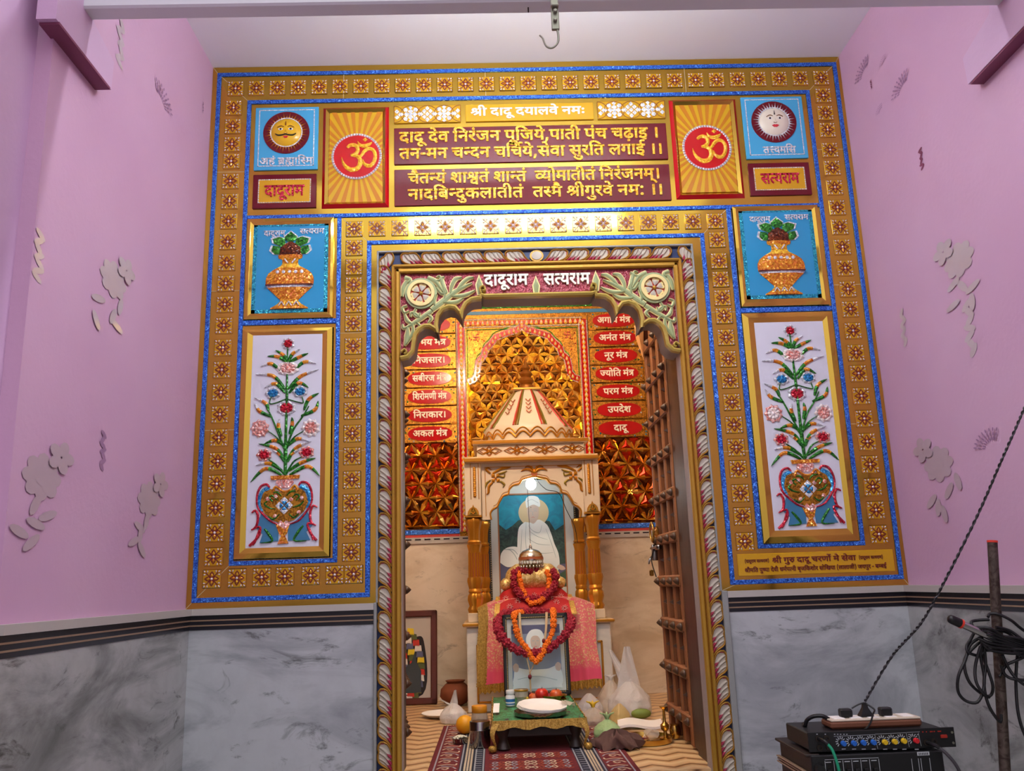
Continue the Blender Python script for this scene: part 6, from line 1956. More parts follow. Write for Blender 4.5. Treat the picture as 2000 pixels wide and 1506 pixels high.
# pedestal
pw0, pw1 = at(912, 1290, 1.68).x, at(1197, 1290, 1.68).x
zp = Z(1190, 1208, 1.70)
m = MB().mat('marble_pedestal').bbox(pw0, pw1, 1.69, 2.27, FZ, zp - .022, .006)
m.build('pedestal', sh)
m = MB().mat('marble_cream_warm').bbox(pw0 - .02, pw1 + .02, 1.665, 2.285, zp - .022, zp, .005)
m.mat('shrine_gold').bbox(pw0 - .022, pw1 + .022, 1.662, 1.67, zp - .016, zp - .002, .003)
m.build('pedestal_ledge', sh)
m = MB().mat('shrine_gold')
for a in (pw0 + .055, pw1 - .065):
    m.bbox(a, a + .012, 1.680, 1.692, FZ + .05, zp - .12, .003)
m.bbox(pw0 + .055, pw0 + .085, 1.680, 1.692, zp - .132, zp - .12, .003).bbox(pw1 - .083, pw1 - .053, 1.680, 1.692, zp - .132, zp - .12, .003).bbox(pw0 + .055, pw1 - .053, 1.680, 1.692, FZ + .05, FZ + .062, .003)
m.build('gold_line', sh)
# columns
zcap, zbase = Z(927, 1012), zp
ccx = (X(927, 1100), X(1161, 1100))
half = (ccx[1] - ccx[0]) / 2
CX = (ccx[0] + ccx[1]) / 2


def column(x, y, s=1.0):
    m = MB().mat('marble_cream').bbox(x - .045 * s, x + .045 * s, y - .045 * s, y + .045 * s, zbase, zbase + .055, .004)
    m.mat('shrine_gold')
    zb_ = zbase + .055
    H = zcap - zb_
    fl = lambda a, h: 1 + .07 * math.cos(12 * a)
    m.lathe([(.040 * s, 0), (.046 * s, .02), (.036 * s, .04), (.046 * s, .075), (.044 * s, .10), (.034 * s, .115)], c=(x, y, zb_), n=36, wob=lambda a, h: 1 + .06 * math.cos(9 * a))
    m.lathe([(.038 * s, .115), (.042 * s, .125), (.036 * s, .14)], c=(x, y, zb_), n=36)
    m.lathe([(.036 * s, .14), (.046 * s, .185), (.043 * s, .205), (.034 * s, .21)], c=(x, y, zb_), n=36, wob=lambda a, h: 1 + .07 * math.cos(9 * a))
    m.lathe([(.038 * s, H - .155), (.043 * s, H - .145), (.036 * s, H - .135)], c=(x, y, zb_), n=36)
    m.lathe([(.034 * s, H - .21), (.037 * s, H - .19), (.045 * s, H - .16), (.036 * s, H - .155)], c=(x, y, zb_), n=36, wob=lambda a, h: 1 + .06 * math.cos(9 * a))
    m.lathe([(.034 * s, H - .135), (.037 * s, H - .07), (.047 * s, H - .03), (.049 * s, H - .012), (.042 * s, H)], c=(x, y, zb_), n=36, wob=lambda a, h: 1 + .05 * math.cos(8 * a))
    sc = m.build('column', sh, 40)
    m = MB().mat('shrine_rust').lathe([(.0345 * s, .205), (.0325 * s, H - .205)], c=(x, y, zb_), n=24, cap=False)
    m.mat('shrine_gold')
    for k in range(12):
        a = 2 * PI * k / 12
        m.tube([(x + .034 * s * math.cos(a), y + .034 * s * math.sin(a), zb_ + .205), (x + .032 * s * math.cos(a), y + .032 * s * math.sin(a), zb_ + H - .205)], .0062 * s, 6)
    m.build('fluted_shaft', sc, 40)


for sx in (-1, 1):
    column(CX + sx * half, YF)
    column(CX + sx * (half - .055), 2.12, .9)
    # square block over the column with rope strip and pointed leaf
    x = CX + sx * half
    m = MB().mat('marble_cream').bbox(x - .05, x + .05, YF - .05, YF + .05, zcap, zc0, .004)
    m.mat('shrine_gold').bbox(x - .052, x + .052, YF - .053, YF + .05, zcap, zcap + .014, .003)
    for k in range(16):
        zz = zcap + .13 + k * (zc0 - zcap - .15) / 16
        m.ball((x + sx * -.012, YF - .052, zz), (.011, .009, .0115), 1)
    m.bbox(x - .026 - sx * .012, x - .022 - sx * .012, YF - .056, YF - .048, zcap + .11, zc0, .001).bbox(x + .022 - sx * .012, x + .026 - sx * .012, YF - .056, YF - .048, zcap + .11, zc0, .001)
    b = m.build('column_block', sh, 40)
    m = MB().mat('shrine_gold').prism([(x - .036, zcap + .014), (x + .036, zcap + .014), (x + .032, zcap + .036), (x + .02, zcap + .054), (x + .006, zcap + .062), (x, zcap + .078), (x - .006, zcap + .062), (x - .02, zcap + .054), (x - .032, zcap + .036)], YF - .060, YF - .049)
    m.mat('leaf_olive').gem([(x - .026, zcap + .018), (x + .026, zcap + .018), (x + .016, zcap + .045), (x, zcap + .062), (x - .016, zcap + .045)], YF - .0605, .008)
    for k in (-1, 0, 1):
        m.mat('shrine_gold').ribbon([(x, zcap + .02), (x + k * .014, zcap + .036), (x + k * .006, zcap + .056)], .004, YF - .071, YF - .058, .002, n=8)
    m.build('leaf_ornament', b)
# arch panel between the columns
ax0, ax1 = X(944, 940), X(1143, 940)
acx = (ax0 + ax1) / 2
sp_ = [(952, 1015), (950, 1003), (955, 995), (963, 990), (968, 980), (975, 969), (985, 965), (987, 956), (995, 948), (1006, 945), (1012, 937), (1022, 934), (1036, 931)]
zz_ = [at(x, y, YF - .03) for x, y in sp_]
lf = [(acx - (at(1036, 931, YF - .03).x - p.x), p.z) for p in zz_]
ed = lf + [(2 * acx - x, z) for x, z in lf[:-1]][::-1]
zlow = lf[0][1]
m = MB().mat('marble_cream').prism([(ax0 - .01, zlow)] + ed + [(2 * acx - ax0 + .01, zlow), (2 * acx - ax0 + .01, zc0), (ax0 - .01, zc0)], YF - .028, YF + .02)
m.build('arch_panel', sh)
m = MB().mat('shrine_gold').ribbon(spline(ed, 90), .010, YF - .036, YF + .02, .003)
m.ribbon([(x, z + .017) for x, z in spline(ed, 90)[8:-8]], .003, YF - .031, YF - .026)
m.bbox(ax0 + .01, ax0 + .014, YF - .033, YF - .026, zlow + .02, zc0 - .022, .001).bbox(2 * acx - ax0 - .014, 2 * acx - ax0 - .01, YF - .033, YF - .026, zlow + .02, zc0 - .022, .001).bbox(ax0 + .01, 2 * acx - ax0 - .01, YF - .033, YF - .026, zc0 - .026, zc0 - .022, .001)
m.build('arch_moulding', sh)
m = MB()
for sg in (1, -1):
    fx = (lambda x: x) if sg > 0 else (lambda x: 2 * acx - x)
    c = at(968, 934, YF - .03)
    for k in range(4):
        a = PI / 4 + k * PI / 2
        d, e = Vector((math.cos(a), math.sin(a))), Vector((-math.sin(a), math.cos(a)))
        m.mat('shrine_gold').gem([(fx(c.x + v.x), c.z + v.y) for v in (d * .004, d * .022 + e * .014, d * .036, d * .022 - e * .014)], YF - .030, .010, .004)
    m.mat('shrine_gold').ball((fx(c.x), YF - .038, c.z), .007, 1)
    for p, w in (([(958, 925), (950, 918), (953, 914), (960, 918)], [3, 4, 3, 1]), ([(962, 925), (978, 916), (990, 914), (998, 913)], [3, 5, 4, 1]), ([(972, 926), (982, 924), (990, 920)], [2, 4, 1]), ([(977, 940), (985, 946), (982, 952)], [3, 4, 1]), ([(962, 943), (955, 950), (954, 962), (950, 966)], [3, 5, 4, 1]), ([(958, 938), (950, 945), (948, 955)], [2, 4, 1]), ([(975, 930), (984, 932), (986, 926)], [3, 3, 2])):
        pp = [at(a, b, YF - .03) for a, b in p]
        m.mat('shrine_gold' if len(p) > 3 else 'leaf_olive').ribbon([(fx(q.x), q.z) for q in pp], [k * .0035 for k in w], YF - .034, YF - .026, .004, n=12)
    for p, w in (([(1036, 925), (1028, 918), (1018, 917), (1010, 921)], [4, 5, 4, 1]), ([(1036, 924), (1030, 913), (1022, 911), (1018, 914)], [4, 4, 3, 1])):
        pp = [at(a, b, YF - .03) for a, b in p]
        dx = at(1036, 925, YF - .03).x
        m.mat('shrine_gold').ribbon([(acx + sg * (q.x - dx), q.z) for q in pp], [k * .0035 for k in w], YF - .034, YF - .026, .004, n=12)
dz = at(1036, 925, YF - .03).z
m.mat('shrine_rust').prism([(acx - .012, dz - .02), (acx + .012, dz - .02), (acx + .02, dz + .004), (acx - .02, dz + .004)], YF - .036, YF - .026)
m.mat('shrine_gold').gem([(acx - .008, dz), (acx + .008, dz), (acx, dz + .038)], YF - .032, .008)
m.build('carved_flower', sh)
# cornices and frieze
lx0, lx1 = X(905, 898), X(1163, 898)
lx0, lx1 = CX - (lx1 - lx0) / 2, CX + (lx1 - lx0) / 2
m = MB().mat('marble_cream_warm').bbox(lx0, lx1, YF - .085, 2.27, zc0, zc1, .005)
m.mat('shrine_gold').bbox(lx0 - .002, lx1 + .002, YF - .090, YF - .08, zc0 + .004, zc1 - .01, .003)
m.build('lower_cornice', sh)
fx0, fx1 = X(931, 880), X(1140, 880)
fx0, fx1 = CX - (fx1 - fx0) / 2, CX + (fx1 - fx0) / 2
zu0, zu1 = Z(1035, 869), Z(1035, 861)
m = MB().mat('marble_cream').bbox(fx0, fx1, YF - .045, 2.25, zc1, zu0, .004)
frz = m.build('frieze', sh)
m = MB().mat('shrine_gold')
for k in range(4):
    c0 = fx0 + (fx1 - fx0) * (.115 + .257 * k)
    cz = (zc1 + zu0) / 2
    w2 = (fx1 - fx0) * .118
    for (u, v) in ((w2, 0), (-w2, 0), (0, (zu0 - zc1) * .42), (0, -(zu0 - zc1) * .42)):
        l = [(c0, cz), (c0 + u * .5 + (v and .016), cz + v * .5 + (u and .020)), (c0 + u, cz + v), (c0 + u * .5 - (v and .016), cz + v * .5 - (u and .020)), (c0, cz)]
        m.ribbon(l, .005, YF - .051, YF - .044, .002)
        m.ribbon([(c0 + (p[0] - c0) * .62 + u * .12, cz + (p[1] - cz) * .62 + v * .12) for p in l], .0035, YF - .050, YF - .044, .002)
    m.ball((c0, YF - .050, cz), .009, 1)
m.build('gold_rosette', frz)
ux0, ux1 = X(924, 865), X(1147, 865)
ux0, ux1 = CX - (ux1 - ux0) / 2, CX + (ux1 - ux0) / 2
m = MB().mat('marble_cream').bbox(ux0, ux1, YF - .07, 2.26, zu0, zu1, .004)
m.mat('shrine_gold').bbox(ux0 - .002, ux1 + .002, YF - .073, YF - .066, zu0 + .004, zu1 - .002, .002)
m.build('upper_cornice', sh)
# ribbed dome: scalloped drum, then curved ribs to a small square cap
zd0, zd1, zd2 = zu1, Z(1032, 832), Z(1025, 752)
rd = (X(1120, 840) - X(944, 840)) / 2
yd = YF + .22
NS = 10
prof = [(1.0, zd0), (1.0, zd0 + .03), (1.02, zd0 + .055), (1.02, zd1 + .0), (.99, zd1 + .02), (.93, zd1 + (zd2 - zd1) * .14), (.84, zd1 + (zd2 - zd1) * .28), (.66, zd1 + (zd2 - zd1) * .52), (.49, zd1 + (zd2 - zd1) * .77), (.36, zd1 + (zd2 - zd1) * .94), (.31, zd2)]
m = MB().mat('marble_cream')
rib = lambda a, h: 1 - .045 * abs(math.sin(a * NS / 2.0))
m.lathe([(r * rd, z) for r, z in prof], c=(CX, yd, 0), n=60, wob=lambda a, h: rib(a, h) if h > zd1 else 1.0)
dome = m.build('dome', sh, 50)
for k in range(NS):
    a = 2 * PI * k / NS + PI / NS + PI / 2
    for off, mt in ((0, 'shrine_gold_deep'), (-.05, 'stripe_red'), (.05, 'stripe_olive')):
        m = MB().mat(mt)
        pts = []
        for r, z in prof[3:]:
            aa = a + off
            q = r * rd * (1 - .045 * abs(math.sin(aa * NS / 2.0)) if z > zd1 else 1.0) * 1.003
            pts.append((CX + q * math.cos(aa), yd + q * math.sin(aa), z))
        m.tube(pts, [.007 if off == 0 else .006, .007, .004], 6, 24)
        m.build('rib', dome, 50)
m = MB().mat('shrine_gold')
for k in range(NS * 2):
    a0 = PI * k / NS
    pts = []
    for f in range(9):
        a = a0 + PI / NS * f / 8
        z = zd0 + .018 + .035 * math.sin(PI * f / 8)
        pts.append((CX + rd * 1.02 * math.cos(a), yd + rd * 1.02 * math.sin(a), z))
    m.tube(pts, .006, 6)
    m.tube([(p[0], p[1], p[2] + .025) for p in pts], .005, 6)
m.build('scallop_line', dome, 50)
m = MB().mat('shrine_rust')
for k in (-1, 0, 1):
    a = -PI / 2 + k * 2 * PI / NS
    for j in range(4):
        f = .32 + j * .11
        z = zd1 + (zd2 - zd1) * f
        r = rd * (1.03 - .70 * f) * 1.0
        for s in (-1, 1):
            c = Vector((CX + r * math.cos(a), yd + r * math.sin(a), z))
            t = Vector((-math.sin(a), math.cos(a), 0))
            m.tube([c, c + t * s * .016 + Vector((0, 0, .016))], [.003, .004], 5)
m.build('painted_sprig', dome, 50)
cw = (X(1052, 747) - X(998, 747)) / 2
m = MB().mat('marble_cream_warm').bbox(CX - cw, CX + cw, yd - cw, yd + cw, zd2, zd2 + .016, .003)
m.mat('shrine_gold').bbox(CX - cw - .002, CX + cw + .002, yd - cw - .003, yd - cw + .003, zd2 + .003, zd2 + .013, .001)
m.lathe([(cw * .75, -.03), (cw * .95, -.012), (cw * .9, 0)], c=(CX, yd, zd2), n=30, wob=lambda a, h: 1 + .06 * math.cos(14 * a))
m.build('dome_cap', sh, 40)
m = MB().mat('shrine_gold_deep').lathe([(.046, 0), (.052, .012), (.046, .03), (.036, .036), (.052, .058), (.042, .078), (.030, .085), (.044, .105), (.034, .124), (.020, .131), (.030, .146), (.020, .164), (.010, .178), (.006, .20), (.0005, .225)], c=(CX, yd, zd2 + .016), n=22)
m.build('finial', sh, 50)
m = MB().mat('marble_cream').box(CX - half + .04, CX + half - .04, 2.20, 2.27, zbase, zc0)
m.build('back_slab', sh)


# ------------------------------------------------------------------ framed painting inside the canopy
YPT = 2.14
tilt = .0
x0, x1, z0, z1 = quad((958, 950), (1121, 950), (1124, 1165), (961, 1165), YPT)
z0 = zbase + .005
zt_ = at(1040, 938, YPT).z + .03
pa = thing('framed_painting', 'large black framed painting of a seated figure in white robes', 'painting', ((x0 + x1) / 2, YPT, z0))
fw_ = .034
m = MB()
m.mat('frame_black').bbox(x0 - fw_, x0, YPT - .03, YPT + .02, z0, zt_, .006).bbox(x1, x1 + fw_, YPT - .03, YPT + .02, z0, zt_, .006).bbox(x0 - fw_, x1 + fw_, YPT - .03, YPT + .02, zt_ - .03, zt_, .006).bbox(x0 - fw_, x1 + fw_, YPT - .03, YPT + .02, z0, z0 + .03, .006)
m.mat('frame_gold_line')
for xx in (x0 - .007, x1 + .004):
    for k in range(60):
        zz = z0 + .03 + k * (zt_ - z0 - .06) / 60
        m.box(xx, xx + .004, YPT - .033, YPT - .028, zz, zz + .007)
m.build('frame', pa)
MB().mat('mat_white').box(x0, x1, YPT - .008, YPT + .015, z0 + .02, zt_ - .02).build('mount', pa)
q0, q1, r0, r1 = quad((974.5, 966), (1099, 965), (1106, 1146), (977, 1148), YPT - .01)
m = MB().mat('mat_brown').box(q0 - .008, q1 + .008, YPT - .0105, YPT - .008, r0 - .06, r1 + .008)
m.mat('mat_white').box(q0, q1, YPT - .0112, YPT - .009, r0 - .05, r0 - .004)
m.build('inner_mount', pa)
yq = YPT - .0115
W_, H_ = q1 - q0, r1 - r0
G = lambda u, v: (q0 + u * W_, r0 + v * H_)


def patch(par, nm, mt, pts, d, n=0):
    p = [G(*q) for q in pts]
    if n:
        p = spline(p + [p[0]], n)[:-1]
    return MB().mat(mt).prism(p, yq - d, yq + .001).build(nm, par, 0)


pt = MB().mat('painting_trees').box(q0, q1, yq, yq + .002, r0, r1)
pt.mat('painting_sky').prism([G(*q) for q in ((0, .99), (1, .99), (1, .66), (.86, .60), (.78, .70), (.5, .74), (.3, .72), (.2, .66), (.1, .62), (0, .68))], yq - .0004, yq)
pt.mat('paint_violet').prism([G(*q) for q in ((0, .0), (1, .0), (1, .24), (.6, .22), (.3, .28), (0, .30))], yq - .0006, yq)
pt.mat('paint_green').prism([G(*q) for q in ((.86, .0), (1, .0), (1, .17), (.9, .13))], yq - .0008, yq)
scene_ = pt.build('picture', pa, 0)
patch(scene_, 'halo', 'halo_paint', [(.54 + .235 * math.cos(t), .80 + .155 * math.sin(t)) for t in [2 * PI * i / 36 for i in range(36)]], .001)
b = MB().mat('robe_white').prism(spline([G(*q) for q in ((.0, .27), (.02, .37), (.12, .43), (.27, .43), (.33, .36), (.28, .26), (.12, .22), (.0, .27))], 40), yq - .0012, yq)
b.mat('robe_shade')
for s in (.0, .05):
    b.ribbon([G(.06 + s, .41), G(.16 + s, .40), G(.24 + s, .33), G(.28 + s, .25)], .004, yq - .0016, yq - .001, n=14)
b.build('bolster', scene_, 0)
robe = MB().mat('robe_white').prism(spline([G(*q) for q in ((.40, .70), (.30, .63), (.27, .45), (.26, .30), (.15, .18), (.12, .08), (.30, .03), (.62, .02), (.80, .10), (.90, .20), (.90, .34), (.84, .46), (.80, .56), (.74, .66), (.62, .72), (.52, .69), (.40, .70))], 90), yq - .0018, yq)
robe.mat('robe_shade')
for p in ([(.42, .70), (.40, .5), (.42, .34)], [(.45, .66), (.52, .60), (.62, .58), (.66, .66)], [(.46, .60), (.58, .54), (.74, .50)], [(.44, .52), (.58, .46), (.78, .44)], [(.45, .42), (.62, .36), (.82, .36)], [(.35, .62), (.33, .45), (.31, .3)], [(.3, .28), (.5, .2), (.75, .2)], [(.72, .62), (.80, .45), (.86, .3)], [(.2, .16), (.45, .1), (.7, .1)]):
    robe.ribbon([G(*q) for q in p], [.0012, .0034, .0012], yq - .0022, yq - .0015, n=16)
robe.build('robe', scene_, 0)
f = MB().mat('skin_paint').prism(spline([G(*q) for q in ((.46, .72), (.44, .80), (.45, .87), (.53, .89), (.61, .87), (.62, .80), (.60, .73), (.54, .68), (.49, .69), (.46, .72))], 40), yq - .0024, yq)
f.mat('robe_shade')
for u in (.485, .565):
    f.ribbon([G(u - .025, .812), G(u, .818), G(u + .028, .812)], .0022, yq - .0028, yq - .002, n=8)
    f.ribbon([G(u - .03, .832), G(u, .838), G(u + .03, .832)], .0018, yq - .0028, yq - .002, n=8)
f.ribbon([G(.525, .81), G(.522, .775), G(.535, .772)], .0018, yq - .0028, yq - .002)
f.mat('lip_red').ribbon([G(.50, .745), G(.527, .75), G(.555, .745)], [.0008, .0024, .0008], yq - .0028, yq - .002, n=7)
f.mat('black_paint').prism(circle(*G(.50, .855), .0028, 10), yq - .0028, yq - .002)
f.build('face', scene_, 0)
t = MB().mat('robe_white').prism(spline([G(*q) for q in ((.43, .85), (.42, .93), (.46, .975), (.56, .98), (.63, .95), (.64, .86), (.54, .885), (.43, .85))], 40), yq - .003, yq)
t.mat('robe_shade').ribbon([G(.44, .92), G(.52, .94), G(.62, .90)], .0018, yq - .0034, yq - .0025, n=10)
t.build('cap', scene_, 0)
hnd = MB().mat('skin_paint').prism(spline([G(*q) for q in ((.86, .20), (.90, .23), (.97, .21), (.99, .18), (.93, .17), (.86, .20))], 24), yq - .0024, yq)
hnd.build('hand', scene_, 0)

# ------------------------------------------------------------------ light bulb, silver parasol
c = at(1037, 946, YF + .03)
bl = thing('light_bulb', 'lit white bulb hanging under the canopy arch', 'light bulb', c)
MB().mat('bulb_glow').ball(c, (.033, .033, .036), 3).build('bulb_glass', bl, 60)
m = MB().mat('white_plastic').lathe([(.016, 0), (.019, .004), (.019, .030), (.012, .038)], c=(c.x, c.y, c.z + .030), n=16)
m.mat('black_cable').tube([(c.x, c.y, c.z + .066), (c.x + .004, c.y + .03, c.z + .09), (c.x, c.y + .03, c.z + .13)], .0025, 6, 8)
m.build('bulb_holder', bl)
a, b = at(1091, 963, YF + .05), at(1122, 1028, YF + .16)
m = MB().mat('black_cable').tube([c + Vector((.004, .02, .07)), a + Vector((-.08, .02, .03)), a, (a + b) / 2 + Vector((.0, 0, -.004)), b, b + Vector((.02, .05, -.1))], .0022, 6, 30)
tag(m.build('bulb_wire'), 'thin dark wire slanting from the bulb across the painting', 'wire')

yc = 1.72
c = at(1037, 1092, yc)
R = (at(1061, 1092, yc).x - at(1013, 1092, yc).x) / 2
ct = at(1036, 1066, yc)
pr = thing('silver_parasol', 'small silver parasol with dangling drops over the golden bundle', 'ritual parasol', (c.x, yc, c.z - .06))
zr = c.z
m = MB().mat('steel').lathe([(R, -.010), (R * 1.02, .0), (R * .98, .012), (R * .90, .030), (R * .66, .048), (R * .30, .058), (R * .12, .064), (R * .12, .072), (R * .06, .084), (.0005, .092)], c=(c.x, yc, zr), n=40)
m.mat('shrine_rust').lathe([(R * 1.025, -.004), (R * 1.0, .012)], c=(c.x, yc, zr), n=40, cap=False, wob=lambda a, h: 1.0 + .012 * math.sin(20 * a))
m.build('parasol_dome', pr, 40)
for k in range(22):
    a = 2 * PI * k / 22
    px, py = c.x + R * .97 * math.cos(a), yc + R * .97 * math.sin(a)
    m = MB().mat('steel').tube([(px, py, zr - .008), (px, py, zr - .038)], .0016, 5).ball((px, py, zr - .047), (.0055, .0055, .011), 1).ball((px, py, zr - .026), .005, 1)
    m.build('drop', pr, 50)
m = MB().mat('iron').tube([(c.x, yc, zr + .09), at(1033, 1010, YF - .02), (c.x - .004, YF - .01, zc0 - .05)], .0016, 5)
m.build('hanging_wire', pr)

# ------------------------------------------------------------------ cloths, bundle
ytop = 1.62
bx0, bx1 = at(936, 1250, ytop).x, at(1168, 1250, ytop).x
bcx = (bx0 + bx1) / 2
zs0, zs1 = at(960, 1172, ytop).z, at(1000, 1338, ytop).z
hw_ = (bx1 - bx0) / 2


def pink(u, v):
    a = (u - .5) * 2
    x = bcx + a * hw_ * (1 - .03 * math.sin(v * 3))
    sh_ = zs0 + .010 - .060 * abs(a) ** 3
    if v < .28:
        f = v / .28
        return (x, 1.98 - (1.98 - 1.645) * f, sh_ + .01 * math.sin(f * PI))
    f = (v - .28) / .72
    fold = .014 * math.sin(a * 15 + 1.3 * math.sin(a * 6)) * (.25 + f) + .010 * math.sin(a * 31) * f
    return (x + a * .012 * f + .004 * math.sin(f * 9), 1.642 - .022 * math.sin(f * PI * .5) + fold * .8, sh_ - (sh_ - zs1) * f + .006 * math.sin(a * 9) * f)


cl = thing('pink_cloth', 'pink brocade cloth with gold fringe hanging over the pedestal', 'cloth', (bcx, 1.7, zs1))
m = MB().mat('pink_brocade').grid(pink, 90, 50, (0, .004, 0))
m.build('drape', cl, 60)


def fringe(u, v):
    p = pink(u, 1.0)
    return (p[0] * 1 + .0, p[1] - .004 + .003 * math.sin(u * 400) - v * .004, p[2] + .012 - v * (.045 + .006 * math.sin(u * 160)))


m = MB().mat('gold_fringe').grid(fringe, 160, 3, (0, .006, 0))


def sidef(u, v):
    p = pink(.0 + u * .085, .2 + .8 * v)
    return (p[0] - .014 + .002 * math.sin(v * 200), p[1] - .006, p[2])


m.grid(sidef, 8, 60, (0, .005, 0))
m.build('fringe', cl, 60)

# red cloth over a low block
rx0, rx1 = at(976, 1180, 1.60).x, at(1113, 1180, 1.60).x
rcx, rh = (rx0 + rx1) / 2, (rx1 - rx0) / 2
rz0, rz1 = at(1040, 1200, 1.64).z, at(1040, 1146, 1.70).z


def redc(u, v):
    a = (u - .5) * 2
    t = v
    x = rcx + a * rh * (1 + .0 * t)
    prof_ = 1 - abs(a) ** 5
    if t < .45:
        f = t / .45
        return (x, 1.95 - .24 * f, rz1 - .05 * (1 - prof_) + .012 * math.sin(f * PI) * prof_)
    f = (t - .45) / .55
    return (x + a * .016 * f, 1.71 - .125 * math.sin(f * PI / 2) + .005 * math.sin(a * 11) * f, rz1 - .05 * (1 - prof_) * (1 - f) - (rz1 - rz0 + .01) * f)


rc = thing('red_cloth', 'red bandhani cloth with white dots spread under the golden bundle', 'cloth', (rcx, 1.7, rz0))
MB().mat('red_cloth').grid(redc, 50, 40, (0, .004, 0)).build('drape', rc, 60)
m = MB().mat('pale_gem')
for (u, v) in ((.10, .62), (.16, .80), (.27, .72), (.22, .92), (.88, .62), (.80, .75), (.72, .68), (.9, .85), (.3, .95), (.68, .92), (.5, .62)):
    p = Vector(redc(u, v))
    for k in range(9):
        a = 2 * PI * k / 9
        for rr in (.016, .009):
            q = p + Vector((rr * math.cos(a), -.004, rr * math.sin(a)))
            m.ball(q, (.0024, .002, .0024), 1)
m.build('white_dots', rc)
m = MB().mat('gold_fringe')
for sg in (0, 1):
    e = .0 if sg == 0 else 1.0
    m.grid(lambda u, v: (lambda p: (p[0] + (u - .5) * .030 * 1 + (-.006 if sg == 0 else .006), p[1] - .008, p[2]))(redc(e, .40 + .58 * v)), 4, 26, (0, .004, 0))
m.build('gold_hem', rc, 60)

# golden bundle
gz0, gz1 = at(1040, 1151, 1.72).z, at(1040, 1108, 1.74).z
gx0, gx1 = at(986, 1130, 1.72).x, at(1096, 1130, 1.72).x
gb = thing('golden_bundle', 'golden brocade wrapped bundle resting on the red cloth', 'bundle', ((gx0 + gx1) / 2, 1.76, gz0))
gcx, gcz, gh = (gx0 + gx1) / 2, (gz0 + gz1) / 2, (gx1 - gx0) / 2
m = MB().mat('gold_cloth')
n = 40
prof_ = []
for i in range(n + 1):
    t = -1 + 2 * i / n
    r = .082 * (1 - abs(t) ** 6) ** .5 * (1 - .32 * max(0, abs(t) - .62) / .38) + .003
    prof_.append((r, t * gh))
m.lathe(prof_, n=30, m=Matrix.Rotation(PI / 2, 4, 'Y'), wob=lambda a, h: 1 + .02 * math.sin(h * 120 + a * 2) + .03 * math.sin(3 * a))
m.xform(Matrix.Translation((gcx, 1.77, gcz)) @ Matrix.Scale(1.02, 4, Vector((0, 0, 1))))
m.build('wrapped_cloth', gb, 70)
for sg in (-1, 1):
    m = MB().mat('gold_cloth').ball((gcx + sg * gh * .96, 1.745, gcz - .03), (.035, .045, .038), 2, .08, 3).build('cloth_end', gb, 70)


# ------------------------------------------------------------------ garlands
def blossom_mesh(r, mt, seed, layers=5):
    m = MB().mat(mt)
    rnd = random.Random(seed)
    m.ball((0, 0, 0), r * .8, 2, .05, seed)
    for k in range(26):
        z = 1 - 2 * (k + .5) / 26
        a = k * 2.4
        q = math.sqrt(1 - z * z)
        d = Vector((q * math.cos(a), q * math.sin(a), z))
        u = d.cross(Vector((.3, .7, .2))).normalized()
        w = d.cross(u)
        c = d * r * .72
        t = r * .42
        m.add([c + u * t, c + w * t, c - u * t, c - w * t, c + d * r * rnd.uniform(.30, .42)], [(0, 1, 4), (1, 2, 4), (2, 3, 4), (3, 0, 4)])
    return m


def garland(label, path, r, part, mt, seed, closed=False, rmul=None):
    P = spline3([Vector(p) for p in path], 160)
    d = [0]
    for a, b in zip(P, P[1:]):
        d.append(d[-1] + (b - a).length)
    n = max(2, int(d[-1] / (r * 1.35)))
    zm = min(p.z for p in P)
    c = sum(P, Vector()) / len(P)
    th = thing('flower_garland', label, 'garland', (c.x, c.y, zm))
    proto = None
    rnd = random.Random(seed)
    for k in range(n):
        t = d[-1] * (k + .5) / n
        i = max(j for j in range(len(d)) if d[j] <= t)
        p = P[i]
        rot = (rnd.uniform(0, 6), rnd.uniform(0, 6), rnd.uniform(0, 6))
        if proto is None:
            mb = blossom_mesh(r, mt, seed)
            mb.xform(Matrix.Translation(th.location))
            proto = mb.build(part, th, 25)
            proto.location = p - ORIGIN[th.name]
        else:
            o = dup(proto, th, p - ORIGIN[th.name], rot)
            s = rnd.uniform(.85, 1.12)
            o.scale = (s, s, s)
    return th


def pxpath(pts, y):
    return [at(p[0], p[1], p[2] if len(p) > 2 else y) for p in pts]


garland('crimson rose garland looped around the golden bundle', pxpath([(1060, 1110, 1.74), (1040, 1116, 1.70), (1020, 1114, 1.70), (1006, 1118, 1.67), (1003, 1132, 1.65), (1006, 1148, 1.64), (1018, 1162, 1.62), (1036, 1170, 1.61), (1056, 1168, 1.61), (1074, 1156, 1.62), (1084, 1140, 1.65), (1085, 1122, 1.66), (1076, 1113, 1.68)], 0), .026, 'rose_blossom', 'rose_petal', 11)
garland('orange marigold strand hanging inside the rose loop on the golden bundle', pxpath([(1011, 1116, 1.68), (1014, 1126, 1.655), (1017, 1138, 1.65), (1020, 1150, 1.63), (1034, 1176, 1.595), (1046, 1177, 1.59), (1058, 1172, 1.595), (1072, 1150, 1.63), (1072, 1136, 1.655), (1072, 1124, 1.66), (1066, 1114, 1.68)], 0), .0185, 'marigold_blossom', 'marigold', 12)
yg = 1.27
garland('crimson rose garland draped around the small framed photograph', pxpath([(1090, 1204, 1.56), (1065, 1196, 1.57), (1035, 1196, 1.57), (1002, 1197, 1.56), (982, 1202, 1.45), (972, 1216, 1.33), (974, 1232, 1.24), (984, 1250, 1.215), (1000, 1264, 1.20), (1020, 1274, 1.19), (1042, 1276, 1.19), (1062, 1272, 1.19), (1082, 1260, 1.20), (1100, 1244, 1.215), (1112, 1228, 1.23), (1114, 1212, 1.33), (1104, 1202, 1.48)], 0), .029, 'rose_blossom', 'rose_petal', 13)
